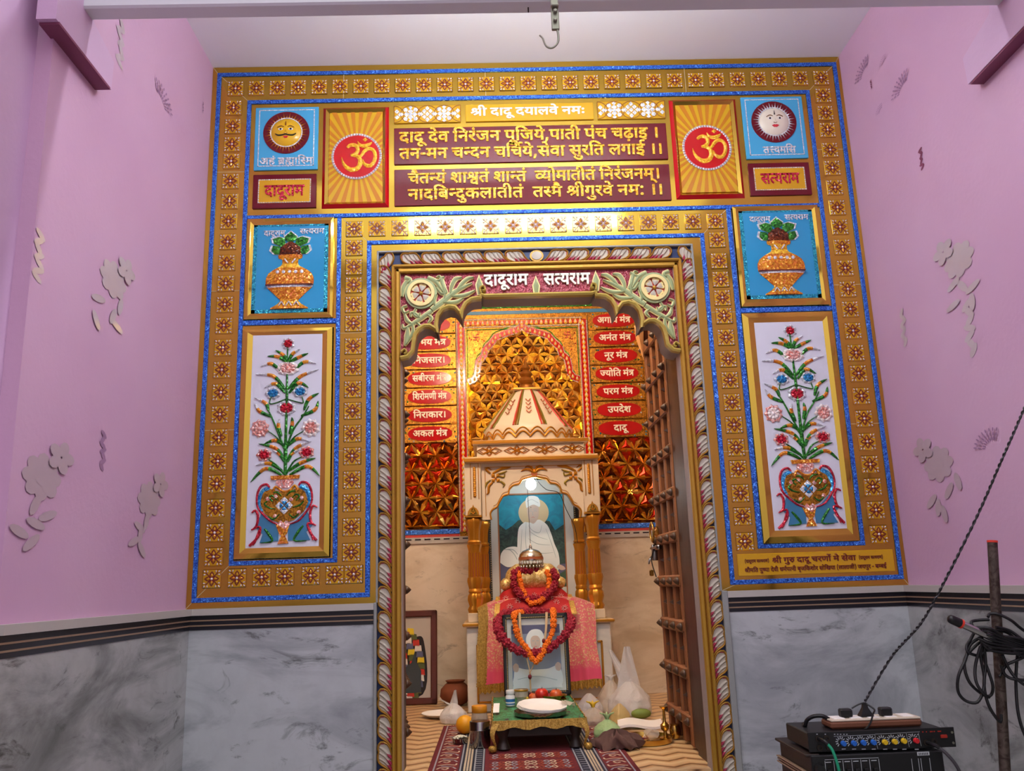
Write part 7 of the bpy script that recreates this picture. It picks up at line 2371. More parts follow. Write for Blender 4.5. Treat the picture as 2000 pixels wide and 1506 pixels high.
garland('orange marigold strand hanging over the small framed photograph', pxpath([(1020, 1196, 1.32), (1005, 1199, 1.26), (1005, 1212, 1.225), (1008, 1228, 1.22), (1012, 1243, 1.215), (1020, 1256, 1.20), (1030, 1268, 1.18), (1042, 1290, 1.165), (1052, 1288, 1.165), (1066, 1262, 1.19), (1074, 1246, 1.205), (1080, 1230, 1.22), (1081, 1214, 1.225), (1081, 1200, 1.25), (1080, 1190, 1.34)], 0), .0175, 'marigold_blossom', 'marigold', 14)

# ------------------------------------------------------------------ small framed photograph standing on the stool
STZ = .871
yf = 1.26
x0, x1, z0, z1 = quad((981, 1200), (1108, 1197), (1116, 1358), (985, 1364), yf)
z0 = STZ
ph = thing('framed_photograph', 'small framed photograph of an elderly person in a white head cloth', 'framed photo', ((x0 + x1) / 2, yf, z0))
lean = Matrix.Translation((0, yf, z0)) @ Matrix.Rotation(math.radians(-6), 4, 'X') @ Matrix.Translation((0, -yf, -z0))
b = .024
m = MB().mat('frame_black').bbox(x0, x0 + b, yf - .016, yf + .01, z0, z1, .005).bbox(x1 - b, x1, yf - .016, yf + .01, z0, z1, .005).bbox(x0, x1, yf - .016, yf + .01, z1 - b, z1, .005).bbox(x0, x1, yf - .016, yf + .01, z0, z0 + b, .005)
m.mat('frame_gold_line')
for k in range(44):
    zz = z0 + b + k * (z1 - z0 - 2 * b) / 44
    for xx in (x0 + b - .007, x1 - b + .003):
        m.box(xx, xx + .004, yf - .019, yf - .012, zz, zz + .006)
for k in range(32):
    xx = x0 + b + k * (x1 - x0 - 2 * b) / 32
    for zz in (z0 + b - .007, z1 - b + .003):
        m.box(xx, xx + .006, yf - .019, yf - .012, zz, zz + .004)
m.xform(lean).build('frame', ph)
MB().mat('mat_white').box(x0 + b, x1 - b, yf - .004, yf + .008, z0 + b, z1 - b).xform(lean).build('mount', ph)
i0, i1, j0, j1 = x0 + b + .022, x1 - b - .020, z0 + b + .012, z1 - b - .034
G2 = lambda u, v: (i0 + u * (i1 - i0), j0 + v * (j1 - j0))
y2 = yf - .005
s2 = lambda pts, n=40: spline([G2(*p) for p in pts + [pts[0]]], n)[:-1]
pic = MB().mat('paint_bluegrey').box(i0, i1, y2, y2 + .003, j0, j1).mat('paint_violet').prism([G2(0, 1), G2(1, 1), G2(1, .86), G2(0, .86)], y2 - .0004, y2).xform(lean).build('picture', ph, 0)
m = MB().mat('robe_white').prism([G2(*p) for p in ((.04, .30), (.98, .30), (1, 0), (0, 0))], y2 - .001, y2)
m.mat('paint_bluegrey').prism(s2([(.25, .62), (.08, .5), (.02, .32), (.2, .24), (.8, .24), (.98, .32), (.92, .5), (.76, .62), (.5, .66)]), y2 - .0015, y2)
m.mat('robe_white').prism(s2([(.10, .34), (.3, .30), (.7, .30), (.95, .34), (.99, .05), (.5, .0), (.02, .05)]), y2 - .0018, y2)
m.mat('robe_shade').ribbon([G2(.1, .15), G2(.5, .19), G2(.9, .12)], .002, y2 - .0022, y2 - .001, n=10)
m.xform(lean).build('robe', pic, 0)
m = MB().mat('robe_white').prism(s2([(.33, .62), (.30, .78), (.38, .90), (.5, .93), (.62, .90), (.68, .78), (.66, .62), (.5, .56)]), y2 - .002, y2).xform(lean)
m.build('head_cloth', pic, 0)
m = MB().mat('skin_paint').prism(s2([(.40, .66), (.39, .76), (.44, .82), (.54, .82), (.59, .76), (.58, .66), (.49, .60)]), y2 - .0026, y2)
m.mat('robe_shade')
for u in (.445, .535):
    m.ribbon([G2(u - .025, .745), G2(u + .025, .745)], .003, y2 - .003, y2 - .002)
m.ribbon([G2(.49, .73), G2(.485, .69), G2(.505, .69)], .002, y2 - .003, y2 - .002)
m.mat('lip_red').ribbon([G2(.46, .655), G2(.52, .655)], .0022, y2 - .003, y2 - .002)
m.xform(lean).build('face', pic, 0)
m = MB().mat('skin_paint')
for s in (.07, .93):
    m.prism(s2([(s - .06, .36), (s, .40), (s + .06, .36), (s + .04, .27), (s - .04, .28)]), y2 - .0024, y2)
m.xform(lean).build('hands', pic, 0)
# beige bead necklaces
m = MB().mat('cord_beige')
for k in (0, 1, 2):
    d = k * .006
    m.tube([at(1013 + k * 1.6, 1197, 1.275), at(1015 + k * 1.6, 1230, 1.225), at(1021 + k * 1.5, 1262, 1.20), at(1028 + k, 1285, 1.185), at(1035, 1312, 1.175)], .0024, 6, 30)
    m.tube([at(1066 + k * 1.6, 1196, 1.275), at(1065 + k * 1.3, 1230, 1.225), at(1060 + k, 1262, 1.20), at(1048 + k, 1285, 1.185), at(1036, 1312, 1.175)], .0024, 6, 30)
m.tube([at(1035, 1312, 1.175), at(1036, 1340, 1.17), at(1037, 1356, 1.165)], .005, 6, 8)
ob = m.build('bead_necklace')
tag(ob, 'beige cord necklace with dark red beads hanging on the framed photograph', 'necklace')
ORIGIN[ob.name] = ob.location.copy()
m = MB().mat('bead_dark')
for p in ((1062, 1252, 1.20), (1035, 1322, 1.17), (1037, 1356, 1.165)):
    m.ball(at(*p), (.010, .009, .013), 2)
m.build('bead', ob, 60)

# ------------------------------------------------------------------ low stool with green cloth and offerings
fx0, fx1 = at(962, 1408, .46).x, at(1144, 1406, .46).x
scx = (fx0 + fx1) / 2
sw = (fx1 - fx0) / 2
sy0, sy1 = .455, 1.30
st = thing('low_stool', 'low dark wooden stool under a green cloth with gold trim', 'stool', (scx, .8, FZ + .006))
m = MB().mat('dark_wood').bbox(scx - sw + .01, scx + sw - .01, sy0 + .012, sy1 - .01, STZ - .034, STZ - .005, .006)
m.build('seat_board', st)
m = MB().mat('dark_wood').bbox(scx - sw + .04, scx + sw - .04, sy0 + .03, sy0 + .05, STZ - .075, STZ - .03, .006)
m.build('apron', st)
for sx in (-1, 1):
    for yy in (sy0 + .045, sy1 - .05):
        x = scx + sx * (sw - .045)
        m = MB().mat('dark_wood').lathe([(.022, 0), (.030, .008), (.022, .028), (.018, .045), (.028, .07), (.032, .085), (.030, STZ - .03 - FZ - .006)], c=(x, yy, FZ + .006), n=16)
        m.build('leg', st, 40)
MB().mat('green_brocade').grid(lambda u, v: (scx + (u - .5) * 2 * sw * 1.0, sy0 + (sy1 - sy0) * v, STZ - .004 + .0015 * math.sin(u * 31) * math.sin(v * 17)), 24, 30, (0, 0, -.004)).build('green_cover', st, 60)
m = MB().mat('gold_fringe')
m.grid(lambda u, v: (scx + (u - .5) * 2 * sw, sy0 - .004 - .006 * v + .003 * math.sin(u * 90), STZ + .001 - v * (.034 + .006 * math.sin(u * 21))), 60, 4, (0, .006, 0))
for sx in (-1, 1):
    m.grid(lambda u, v: (scx + sx * (sw + .003 + .005 * v + .003 * math.sin(u * 60)), sy0 + (sy1 - sy0) * u, STZ + .001 - v * .036), 40, 3, (-sx * .004, 0, 0))
    x = scx + sx * sw
    m.grid(lambda u, v: (x - sx * .03 * (1 - v) * u - sx * .0 + sx * .012 * math.sin(v * 5), sy0 - .008 - .012 * math.sin(v * 3.4) - .004 * u, STZ - .01 - v * .118), 6, 16, (0, .005, 0))
    m.ball((x + sx * .004, sy0 - .016, FZ + .022), (.018, .018, .015), 2, .15, 2)
m.build('gold_trim', st, 60)


def on_stool(px, py):
    return atz(px, py, STZ)


# thali with paper plates
c = on_stool(1056, 1398)
c = Vector((c.x, max(c.y, sy0 + .13), STZ))
tr = (at(1108, 1400, c.y).x - at(1004, 1400, c.y).x) / 2
m = MB().mat('dark_steel').lathe([(tr * .92, 0), (tr * .97, .004), (tr, .020), (tr * .985, .021), (tr * .95, .008), (tr * .90, .005), (.001, .005)], c=(c.x, c.y, STZ + .001), n=48)
tag(m.build('steel_tray', None, 40), 'dark round steel tray holding paper plates on the stool', 'tray')


def plate(nm, label, c, r, rot, group, z):
    m = MB().mat('paper')
    prof_ = [(.001, .004), (r * .70, .004), (r * .78, .009), (r * .90, .018), (r, .021), (r * .995, .0235), (r * .89, .0205), (r * .77, .0115), (r * .69, .0065), (.001, .0065)]
    m.lathe([(a, h) for a, h in prof_], n=56, wob=lambda a, h: 1.0 + .012 * math.sin(14 * a), cap=False)
    m.xform(Matrix.Translation((c[0], c[1], z)) @ Matrix.Rotation(rot[1], 4, 'Y') @ Matrix.Rotation(rot[0], 4, 'X'))
    return tag(m.build(nm, None, 50), label, 'paper plate', group)


for k, lab in enumerate(('white paper plate at the bottom of the pile on the steel tray', 'white paper plate in the middle of the pile on the steel tray', 'white paper plate on top of the pile on the steel tray')):
    plate('paper_plate', lab, (c.x + .004 + k * .003, c.y + .0), tr * .93, (math.radians(6), math.radians(3)), 'paper plates piled on the steel tray', STZ + .015 + .004 * k)
m = MB().mat('bag_clear').grid(lambda u, v: (c.x + tr * .82 + u * .06, c.y - .02 + v * .05, STZ + .052 + .008 * math.sin(u * 9 + v * 5) - u * .012), 10, 8, (0, 0, .001))
tag(m.build('plastic_scrap', None, 60), 'scrap of clear plastic at the right rim of the paper plates', 'plastic scrap')

c = on_stool(997, 1379)
pb = thing('medicine_bottle', 'small white plastic bottle with blue label on the green cloth', 'bottle', c)
m = MB().mat('white_plastic').lathe([(.020, 0), (.0225, .003), (.0225, .046), (.018, .052), (.017, .056)], c=c, n=24)
m.build('bottle_body', pb, 40)
m = MB().mat('label_blue').lathe([(.0230, .008), (.0230, .034)], c=c, n=24, cap=False)
m.mat('paper').lathe([(.0233, .014), (.0233, .020)], c=c, n=24, cap=False)
m.build('bottle_label', pb, 40)
MB().mat('white_plastic').lathe([(.0195, .054), (.0205, .057), (.0205, .072), (.019, .074), (.001, .0745)], c=c, n=24).build('bottle_cap', pb, 40)
c = on_stool(969, 1392)
m = MB().mat('paper').grid(lambda u, v: (c.x + (u - .5) * .028 + .004 * v, c.y - .03 + v * .07, c.z + .004 + .034 * v + .004 * math.sin(v * 4)), 4, 10, (0, 0, .001))
tag(m.build('paper_slip', None, 50), 'white paper slip lying on the left side of the green cloth', 'paper slip')
c = on_stool(1019, 1378)
c.y = min(c.y, 1.08)
cup = thing('water_tumbler', 'squat glass tumbler of brownish water beside the medicine bottle', 'tumbler', c)
MB().mat('jar_plastic').lathe([(.024, 0), (.027, .004), (.022, .03), (.024, .036), (.033, .042), (.034, .075), (.0325, .075), (.031, .044), (.001, .042)], c=c, n=28).build('glass', cup, 40)
MB().mat('relief_gold').lathe([(.0335, .066), (.0345, .068), (.0345, .074), (.0330, .076)], c=c, n=28, cap=False).build('rim', cup, 40)
c = on_stool(1082, 1374)
c.y = min(c.y, 1.02)
bwl = MB().mat('brass').lathe([(.030, 0), (.034, .004), (.055, .020), (.066, .040), (.064, .041), (.052, .021), (.030, .007), (.001, .006)], c=c, n=36)
tag(bwl.build('brass_bowl', None, 40), 'brass bowl of fruit standing behind the paper plates', 'bowl')
for (px, py, r, mt, lab) in ((1058, 1357, .033, 'apple_red', 'bright red apple highest in front of the framed photograph'), (1086, 1358, .031, 'apple_orange', 'orange red apple on the right side of the brass bowl'), (1043, 1364, .027, 'apple_orange', 'half hidden orange fruit left of the bright red apple'), (1072, 1362, .022, 'rose_petal', 'dark red fruit between the two apples')):
    p = at(px, py, c.y + (.0 if r > .03 else .015))
    fr_ = thing('apple', lab, 'fruit', p - Vector((0, 0, r)), 'fruit in the brass bowl')
    m = MB().mat(mt).lathe([(.004, -r * .86), (r * .45, -r * .93), (r * .85, -r * .5), (r, .0), (r * .92, r * .5), (r * .55, r * .86), (r * .2, r * .82), (.002, r * .70)], c=p, n=24)
    m.build('flesh', fr_, 60)
    MB().mat('dark_wood').tube([p + Vector((0, 0, r * .68)), p + Vector((.003, -.002, r * 1.1))], .0015, 5).build('stalk', fr_)
p = at(1098, 1366, c.y - .03)
m = MB().mat('brass').lathe([(.012, 0), (.02, .006), (.023, .016), (.021, .017), (.011, .004)], c=p - Vector((0, 0, .012)), n=20)
tag(m.build('brass_lamp', None, 40), 'tiny brass lamp cup leaning at the right of the fruit bowl', 'oil lamp')
p = on_stool(1030, 1378)
m = blossom_mesh(.014, 'knot_yellow', 3).xform(Matrix.Translation((p.x, 1.06, STZ + .013)))
tag(m.build('loose_marigold', None, 30), 'loose yellow marigold between tumbler and fruit bowl', 'flower')

# ------------------------------------------------------------------ rug
ry0, ry1 = .30, 1.235
ex0, ex1 = atz(852, 1460, FZ).x - .03, atz(1210, 1460, FZ).x
ex0, ex1 = -.285, .535
rg = thing('carpet', 'maroon carpet with dark striped borders and cream scroll motifs', 'carpet', ((ex0 + ex1) / 2, .7, FZ))
tz = FZ + .006
MB().mat('rug_maroon').bbox(ex0, ex1, -.02, ry1, FZ + .0005, tz, .002).build('carpet_ground', rg)
b0, b1 = .125, .135
m = MB()
for sg in (0, 1):
    fx = (lambda d: ex0 + d) if not sg else (lambda d: ex1 - d)

    def lane(mt, a, b_, h=.0006):
        m.mat(mt).box(min(fx(a), fx(b_)), max(fx(a), fx(b_)), -.02, ry1 - .01, tz, tz + h)
    lane('rug_grey', .020, .026)
    lane('rug_navy', .122, .225)
    for a in (.126, .182, .216):
        lane('rug_grey', a, a + .006, .001)
    for k in range(3):
        for j in range(46):
            y = -.02 + j * .027
            m.mat('rug_cream').box(min(fx(.141 + k * .012), fx(.149 + k * .012)), max(fx(.141 + k * .012), fx(.149 + k * .012)), y, y + .022, tz, tz + .0011)
    for j in range(30):
        y = -.02 + j * .042
        m.mat('rug_grey').box(min(fx(.188), fx(.212)), max(fx(.188), fx(.212)), y, y + .006, tz, tz + .0011)
m.build('striped_border', rg)
m = MB()
rnd = random.Random(9)


def flatstroke(m, pts, w, z, n=14):
    P = spline(pts, n)
    k = len(m.v)
    m.ribbon(P, w, 0, .0008)
    for i in range(k, len(m.v)):
        x, y, zz = m.v[i]
        m.v[i] = (x, zz, z + .0008 - y)


for sg in (0, 1):
    fx = (lambda d: ex0 + d) if not sg else (lambda d: ex1 - d)
    for j in range(9):
        y = .02 + j * .135
        for (pts, mt) in (([(.035, 0), (.05, .03), (.08, .02), (.07, -.01), (.055, .005)], 'rug_cream'), ([(.11, .0), (.095, .035), (.07, .05), (.05, .06)], 'rug_grey'), ([(.035, .07), (.07, .085), (.105, .07), (.11, .1)], 'rug_cream'), ([(.04, .105), (.06, .1), (.085, .115)], 'rug_rust'), ([(.09, .03), (.11, .05)], 'rug_rust')):
            flatstroke(m.mat(mt), [(fx(a), y + b_) for a, b_ in pts], .007, tz)
mx = (ex0 + ex1) / 2
for (yy, ww) in ((.385, .125), (.34, .125), (.23, .11), (.185, .11), (.12, .1)):
    for k in range(6):
        for sg in (-1, 1):
            u = mx + sg * (.012 + k * .026)
            flatstroke(m.mat(('rug_cream', 'rug_rust', 'rug_grey')[k % 3]), [(u, yy - .02), (u + sg * .012, yy + .0), (u + sg * .002, yy + .025), (u - sg * .010, yy + .008), (u, yy - .005)], .006, tz)
            flatstroke(m.mat('rug_rust'), [(u, yy - .035), (u + sg * .014, yy - .03), (u + sg * .024, yy - .02)], .006, tz, 8)
m.build('scroll_motif', rg)
m = MB().mat('rug_maroon')
for k in range(60):
    x = ex0 + (ex1 - ex0) * k / 60
    m.box(x, x + .004, ry1, ry1 + .02 + .006 * math.sin(k * 2.3), FZ + .001, FZ + .004)
m.build('carpet_fringe', rg)

# ------------------------------------------------------------------ things on the floor, left of the stool
FR = tz + .001
c = atz(938, 1460, FR)
cr = (at(959, 1430, c.y).x - at(919, 1430, c.y).x) / 2
can = thing('steel_canister', 'shiny steel canister standing in front of the yellow lidded jar', 'canister', c)
hcan = at(938, 1408, c.y).z - FR
m = MB().mat('dark_steel').lathe([(cr * .96, 0), (cr, .003), (cr, hcan * .66), (cr * 1.02, hcan * .68), (cr, hcan * .70), (cr, hcan - .002), (cr * .98, hcan), (.001, hcan)], c=c, n=40)
m.build('canister_body', can, 40)
jc = Vector((c.x - .003, c.y + .14, FR))
js = (DIST + jc.y) / (DIST + c.y)
jt = at(936, 1378, jc.y).z - FR
jr = (at(952, 1400, jc.y).x - at(920, 1400, jc.y).x) / 2
jar = thing('plastic_jar', 'clear plastic jar with orange yellow lid behind the steel canister', 'jar', jc)
MB().mat('jar_plastic').lathe([(jr * .9, 0), (jr * 1.04, .006), (jr * 1.04, jt - .060), (jr * .96, jt - .040), (jr * .9, jt - .028)], c=jc, n=32).build('jar_body', jar, 40)
MB().mat('jar_lid').lathe([(jr * .93, jt - .030), (jr * .95, jt - .029), (jr * .95, jt - .003), (jr * .9, jt), (.001, jt + .001)], c=jc, n=32, wob=lambda a, h: 1 + .01 * math.sin(30 * a)).build('jar_lid', jar, 40)
c = atz(908, 1436, FR)
r = .044
p = Vector((c.x, c.y + .03, FR + r))
m = MB().mat('mango').ball(p, (r, r * .95, r), 3, .004, 2)
tag(m.build('yellow_fruit', None, 70), 'large yellow orange fruit left of the steel canister', 'fruit')
c = atz(899, 1452, FR)
bw_ = thing('steel_bowl', 'small steel bowl of puffed rice on the carpet', 'bowl', c)
MB().mat('dark_steel').lathe([(.026, 0), (.032, .002), (.037, .022), (.0385, .024), (.036, .024), (.031, .006), (.001, .005)], c=c, n=36).build('bowl', bw_, 40)
m = MB().mat('puffed_rice')
for k in range(70):
    a, rr = rnd.uniform(0, 2 * PI), .031 * math.sqrt(rnd.random())
    m.ball((c.x + rr * math.cos(a), c.y + rr * math.sin(a), c.z + .022 + .012 * (1 - (rr / .033) ** 2)), (.005, .0035, .0035), 1)
o = m.build('puffed_rice', bw_, 60)
o['kind'] = 'stuff'


def bag(name, label, c, r, h, mt, ears=(), knot=None, seed=1, lobes=5, parts=True):
    th = thing(name, label, 'plastic bag', c)
    rd_ = random.Random(seed)
    ph_ = [rd_.uniform(0, 6) for _ in range(6)]
    prof_ = [(r * .72, 0), (r * .95, h * .06), (r * 1.02, h * .28), (r * .92, h * .52), (r * .62, h * .76), (r * .32, h * .92), (r * .16, h)]
    wob = lambda a, z: 1 + .05 * math.sin(lobes * a + ph_[0] + z * 30) + .035 * math.sin((lobes + 4) * a + ph_[1] - z * 55) + .02 * math.sin(17 * a + z * 120)
    fine = []
    for (a, b) in zip(prof_, prof_[1:]):
        for k in range(4):
            fine.append((a[0] + (b[0] - a[0]) * k / 4, a[1] + (b[1] - a[1]) * k / 4))
    fine.append(prof_[-1])
    MB().mat(mt).lathe(fine, c=c, n=44, wob=wob).build('bag_body', th, 70)
    for (dx, dz, w, tw) in ears:
        def ear(u, v):
            return (c[0] + dx * v + (u - .5) * w * (1 - .75 * v), c[1] + .010 * math.sin(u * 7 + v * 4) + tw * v, c[2] + h * .80 + (dz + h * .1) * v)
        MB().mat(mt).grid(ear, 8, 10, (0, .003, 0)).build('bag_handle', th, 70)
    if knot:
        m = MB().mat(knot)
        top = Vector((c[0], c[1], c[2] + h))
        for k in range(5):
            a = k * 1.26 + .3
            m.tube([top + Vector((0, 0, -.01)), top + Vector((.012 * math.cos(a), .012 * math.sin(a), .018)), top + Vector((.035 * math.cos(a), .02 * math.sin(a), .028))], [.006, .006, .003], 6, 8)
        m.ball(top, .010, 1)
        m.build('bag_knot', th, 60)
    return th


c = atz(886, 1412, FZ + .001)
bag('plastic_bag', 'tied white plastic bag standing by the clay pot on the left', c, .072, .10, 'bag_white', ((-.075, .035, .03, 0), (.012, .075, .05, 0)), None, 3)
c = atz(866, 1399, FZ)
plate('paper_plate', 'white paper plate lying on the floor left of the tied bag', (c.x, c.y - .03), .12, (0, 0), None, FZ + .002)
c = Vector((atz(890, 1378, FZ).x, 2.05, FZ))
m = MB().mat('clay').lathe([(.04, 0), (.07, .016), (.095, .055), (.09, .095), (.062, .125), (.05, .132), (.062, .145), (.056, .146), (.043, .132), (.001, .12)], c=c, n=36)
tag(m.build('clay_pot', None, 50), 'brown clay pot in the corner behind the tied white bag', 'pot')

# framed picture leaning on the back wall, left
yl_ = 2.13
x1, zt_ = at(852, 1190, yl_).x, at(845, 1190, yl_ + .1).z
x0 = x1 - .50
lp = thing('framed_picture', 'brown framed picture of a garlanded idol leaning on the back wall', 'framed picture', ((x0 + x1) / 2, yl_, FZ))
lean = Matrix.Translation((0, yl_, FZ)) @ Matrix.Rotation(math.radians(-8.5), 4, 'X') @ Matrix.Translation((0, -yl_, -FZ))
b = .040
m = MB().mat('frame_brown').bbox(x0, x0 + b, yl_ - .02, yl_ + .008, FZ, zt_, .006).bbox(x1 - b, x1, yl_ - .02, yl_ + .008, FZ, zt_, .006).bbox(x0, x1, yl_ - .02, yl_ + .008, zt_ - b, zt_, .006).bbox(x0, x1, yl_ - .02, yl_ + .008, FZ, FZ + b, .006)
m.xform(lean).build('frame', lp)
pm_ = MB().mat('picture_grey').box(x0 + b, x1 - b, yl_ - .004, yl_ + .006, FZ + b, zt_ - b).xform(lean).build('picture', lp)
cxp = (x0 + x1) / 2
m = MB().mat('black_paint').prism(spline([(cxp - .16, FZ + .06), (cxp - .165, FZ + .38), (cxp - .09, zt_ - .16), (cxp, zt_ - .09), (cxp + .09, zt_ - .16), (cxp + .165, FZ + .38), (cxp + .16, FZ + .06), (cxp - .16, FZ + .06)], 50)[:-1], yl_ - .0055, yl_ - .003)
m.xform(lean).build('idol', pm_)
m = MB()
for sg in (-1, 1):
    for ring_, (rx, k0) in enumerate(((.15, 0), (.10, 1), (.045, 2))):
        for k in range(13):
            f = k / 12
            x = cxp + sg * rx * (math.sin(PI * min(1, .18 + f * .6)))
            z = zt_ - .13 - ring_ * .02 - f * .42
            m.mat(('garland_yellow', 'garland_green', 'garland_red', 'garland_white', 'paint_violet')[(k + k0 * 2) % 5]).prism([(x - .022, z - .016), (x + .024, z - .02), (x + .020, z + .020), (x - .018, z + .024)], yl_ - .007 - .0008 * ring_, yl_ - .004)
m.xform(lean).build('painted_garland', pm_)
m = MB().mat('paint_dark').prism([(cxp + .02, FZ + .07), (cxp + .15, FZ + .07), (cxp + .15, FZ + .20), (cxp + .12, FZ + .25), (cxp + .11, FZ + .32), (cxp + .09, FZ + .25), (cxp + .02, FZ + .2)], yl_ - .0095, yl_ - .004).xform(lean)
m.build('painted_urn', pm_)

# ------------------------------------------------------------------ bags and dishes, right of the stool
bag('plastic_bag', 'tall white carrier bag with two raised handles on the right', atz(1232, 1396, FZ + .001), .115, .17, 'bag_white', ((.0, .20, .13, 0), (-.085, .18, .08, .05)), None, 5)
bag('plastic_bag', 'clear crinkled bag with gathered top beside the pedestal corner', atz(1196, 1392, FZ + .001), .078, .17, 'bag_clear', (), 'bag_white', 6, 7)
bag('plastic_bag', 'low white bag tied with a yellow knot next to the stool', atz(1160, 1416, FZ + .001), .066, .085, 'bag_clear', (), 'knot_yellow', 7)
bag('plastic_bag', 'round white bag behind the yellow knotted bag', Vector((atz(1152, 1398, FZ).x, 1.42, FZ + .001)), .068, .115, 'bag_white', (), None, 8)
bag('plastic_bag', 'small yellowish clear bag in front of the tall carrier bag', atz(1212, 1413, FZ + .001), .052, .095, 'bag_yellow', (), None, 9)
bag('plastic_bag', 'light green tied plastic bag on the carpet edge', atz(1188, 1441, FR), .064, .080, 'bag_green', (), 'bag_green', 10)
p = atz(1246, 1398, FZ)
m = MB().mat('gourd_green').ball((p.x, p.y - .11, FZ + .026), (.055, .026, .026), 2, .02, 4)
tag(m.build('green_gourd', None, 60), 'green gourd lying at the foot of the tall carrier bag', 'vegetable')
c = atz(1250, 1424, FZ)
m = MB().mat('paper').grid(lambda u, v: (c.x - .11 + u * .22 + .02 * v, c.y - .03 + v * .17, FZ + .020 + .008 * math.sin(u * 6) + .006 * v), 12, 8, (0, 0, -.012))
tag(m.build('paper_bundle', None, 50), 'folded white paper lying between the bags and the brass tray', 'paper')
c = atz(1207, 1462, FR)
def crump(u, v):
    a = u * 2 * PI
    t = v * PI / 2
    r = .085 * math.cos(t) * (1 + .22 * math.sin(5 * a + 3 * t) + .16 * math.sin(9 * a + 1))
    return (c.x + 1.15 * r * math.cos(a), c.y + .03 + .8 * r * math.sin(a), FR + .062 * math.sin(t) * (1 + .2 * math.sin(7 * a)) + .007 * math.sin(13 * a + 9 * t) * math.cos(t) + .001)
m = MB().mat('shawl_brown').grid(crump, 70, 16)
tag(m.build('crumpled_cloth', None, 60), 'crumpled dark brown cloth heap in front of the green bag', 'cloth')
c = atz(1262, 1452, FZ)
c = Vector((c.x, c.y + .03, FZ))
R_ = .125
m = MB().mat('brass').lathe([(R_ * .93, .001), (R_ * .97, .003), (R_, .024), (R_ * .985, .025), (R_ * .95, .008), (R_ * .90, .006), (.001, .006)], c=c, n=48)
tag(m.build('brass_tray', None, 40), 'round brass tray on the floor beside the right door leaf', 'tray')
p = Vector((atz(1294, 1440, FZ).x, c.y + .03, FZ + .007))
m = MB().mat('brass').lathe([(.026, 0), (.028, .004), (.010, .012), (.008, .03), (.018, .04), (.020, .058), (.010, .068), (.007, .074), (.006, .12), (.010, .126), (.019, .134), (.020, .138), (.001, .136)], c=p, n=24)
tag(m.build('oil_lamp', None, 40), 'slender brass oil lamp standing on the brass tray', 'oil lamp')
p2 = p + Vector((.045, -.0, 0))
m = MB().mat('brass').lathe([(.018, 0), (.024, .01), (.026, .04), (.020, .055), (.022, .06), (.001, .058)], c=p2, n=24)
tag(m.build('brass_cup', None, 40), 'small shiny brass cup next to the oil lamp', 'cup')
m = MB().mat('oil_wick')
for k in range(7):
    m.ball((c.x - .06 + k * .012 + rnd.uniform(-.004, .004), c.y - .01 + k * .006, FZ + .014), (.009, .006, .006), 1, .2, k)
o = tag(m.build('flower_petals', None, 50), 'scattered crimson petals on the brass tray', 'petals')
o['kind'] = 'stuff'
m = MB().mat('bag_clear').ball((c.x + .03, c.y + .01, FZ + .03), (.035, .03, .024), 2, .2, 5)
tag(m.build('plastic_wrap', None, 40), 'ball of clear plastic wrap on the brass tray', 'plastic wrap')

# ------------------------------------------------------------------ outside: amplifiers, socket board, pole, hook, lamps
YA_ = -.78
ax0, ax1, az0, az1 = quad((1578, 1433), (1862, 1420), (1866, 1458), (1581, 1470), YA_)
am = thing('amplifier', 'black rack mixer amplifier with blue, yellow and red knobs', 'amplifier', ((ax0 + ax1) / 2, YA_ + .1, az0))
MB().mat('black_metal').bbox(ax0, ax1 - .03, YA_, YA_ + .20, az0 + .004, az1, .003).build('case', am)
m = MB().mat('black_metal').bbox(ax0 - .002, ax1, YA_ - .004, YA_ + .001, az0, az1 + .002, .001)
m.build('front_panel', am)
yk = YA_ - .004
w, h = ax1 - ax0, az1 - az0
U = lambda px: ax0 + w * (px - 395) / 1420.0      # from the close-up, 5 px per photo px
Vv = lambda py, px: az1 - h * (py - (460 - (px - 390) * .0424)) / 188.0
m = MB().mat('print_white')
for (px, py, px2, py2) in ((640, 488, 1035, 470), (1040, 465, 1345, 450), (1350, 448, 1478, 440), (1038, 470, 1050, 610), (1345, 455, 1358, 590), (1462, 450, 1475, 580)):
    m.ribbon([(U(px), Vv(py, px)), (U(px2), Vv(py2, px2))], .0008, yk - .0006, yk)
for px in (650, 680, 708, 740, 768, 480, 560, 1370, 1400, 1430, 1455):
    m.box(U(px) - .002, U(px) + .002, yk - .0006, yk, Vv(468, px) - .001, Vv(468, px) + .001)
knobs = ((725, 560, 'blue'), (825, 557, 'blue'), (918, 552, 'blue'), (1015, 548, 'blue'), (1125, 545, 'yellow'), (1220, 540, 'yellow'), (1310, 533, 'yellow'), (1430, 530, 'red'))
for (px, py, col) in knobs:
    cx_, cz_ = U(px - 25), Vv(py - 18, px)
    for k in range(11):
        a = math.radians(-50 + k * 28)
        m.ribbon([(cx_ + .008 * math.cos(a), cz_ + .008 * math.sin(a)), (cx_ + .0155 * math.cos(a), cz_ + .0155 * math.sin(a))], .0022, yk - .0006, yk)
    m.box(U(px) - .007, U(px) + .005, yk - .0006, yk, Vv(612, px) - .0012, Vv(612, px) + .0012)
m.build('panel_print', am)
for (px, py, col) in knobs:
    cx_, cz_ = U(px - 12), Vv(py - 8, px)
    m = MB().mat('black_plastic').lathe([(.0088, 0), (.0088, .006), (.0075, .007)], n=20, m=Matrix.Rotation(PI / 2, 4, 'X')).mat('knob_' + col).lathe([(.0078, .005), (.0072, .017), (.0066, .018), (.001, .018)], n=20, m=Matrix.Rotation(PI / 2, 4, 'X'))
    m.xform(Matrix.Translation((cx_, yk, cz_)))
    o = m.build('knob', am, 40)
    o['label'] = '%s control knob' % col
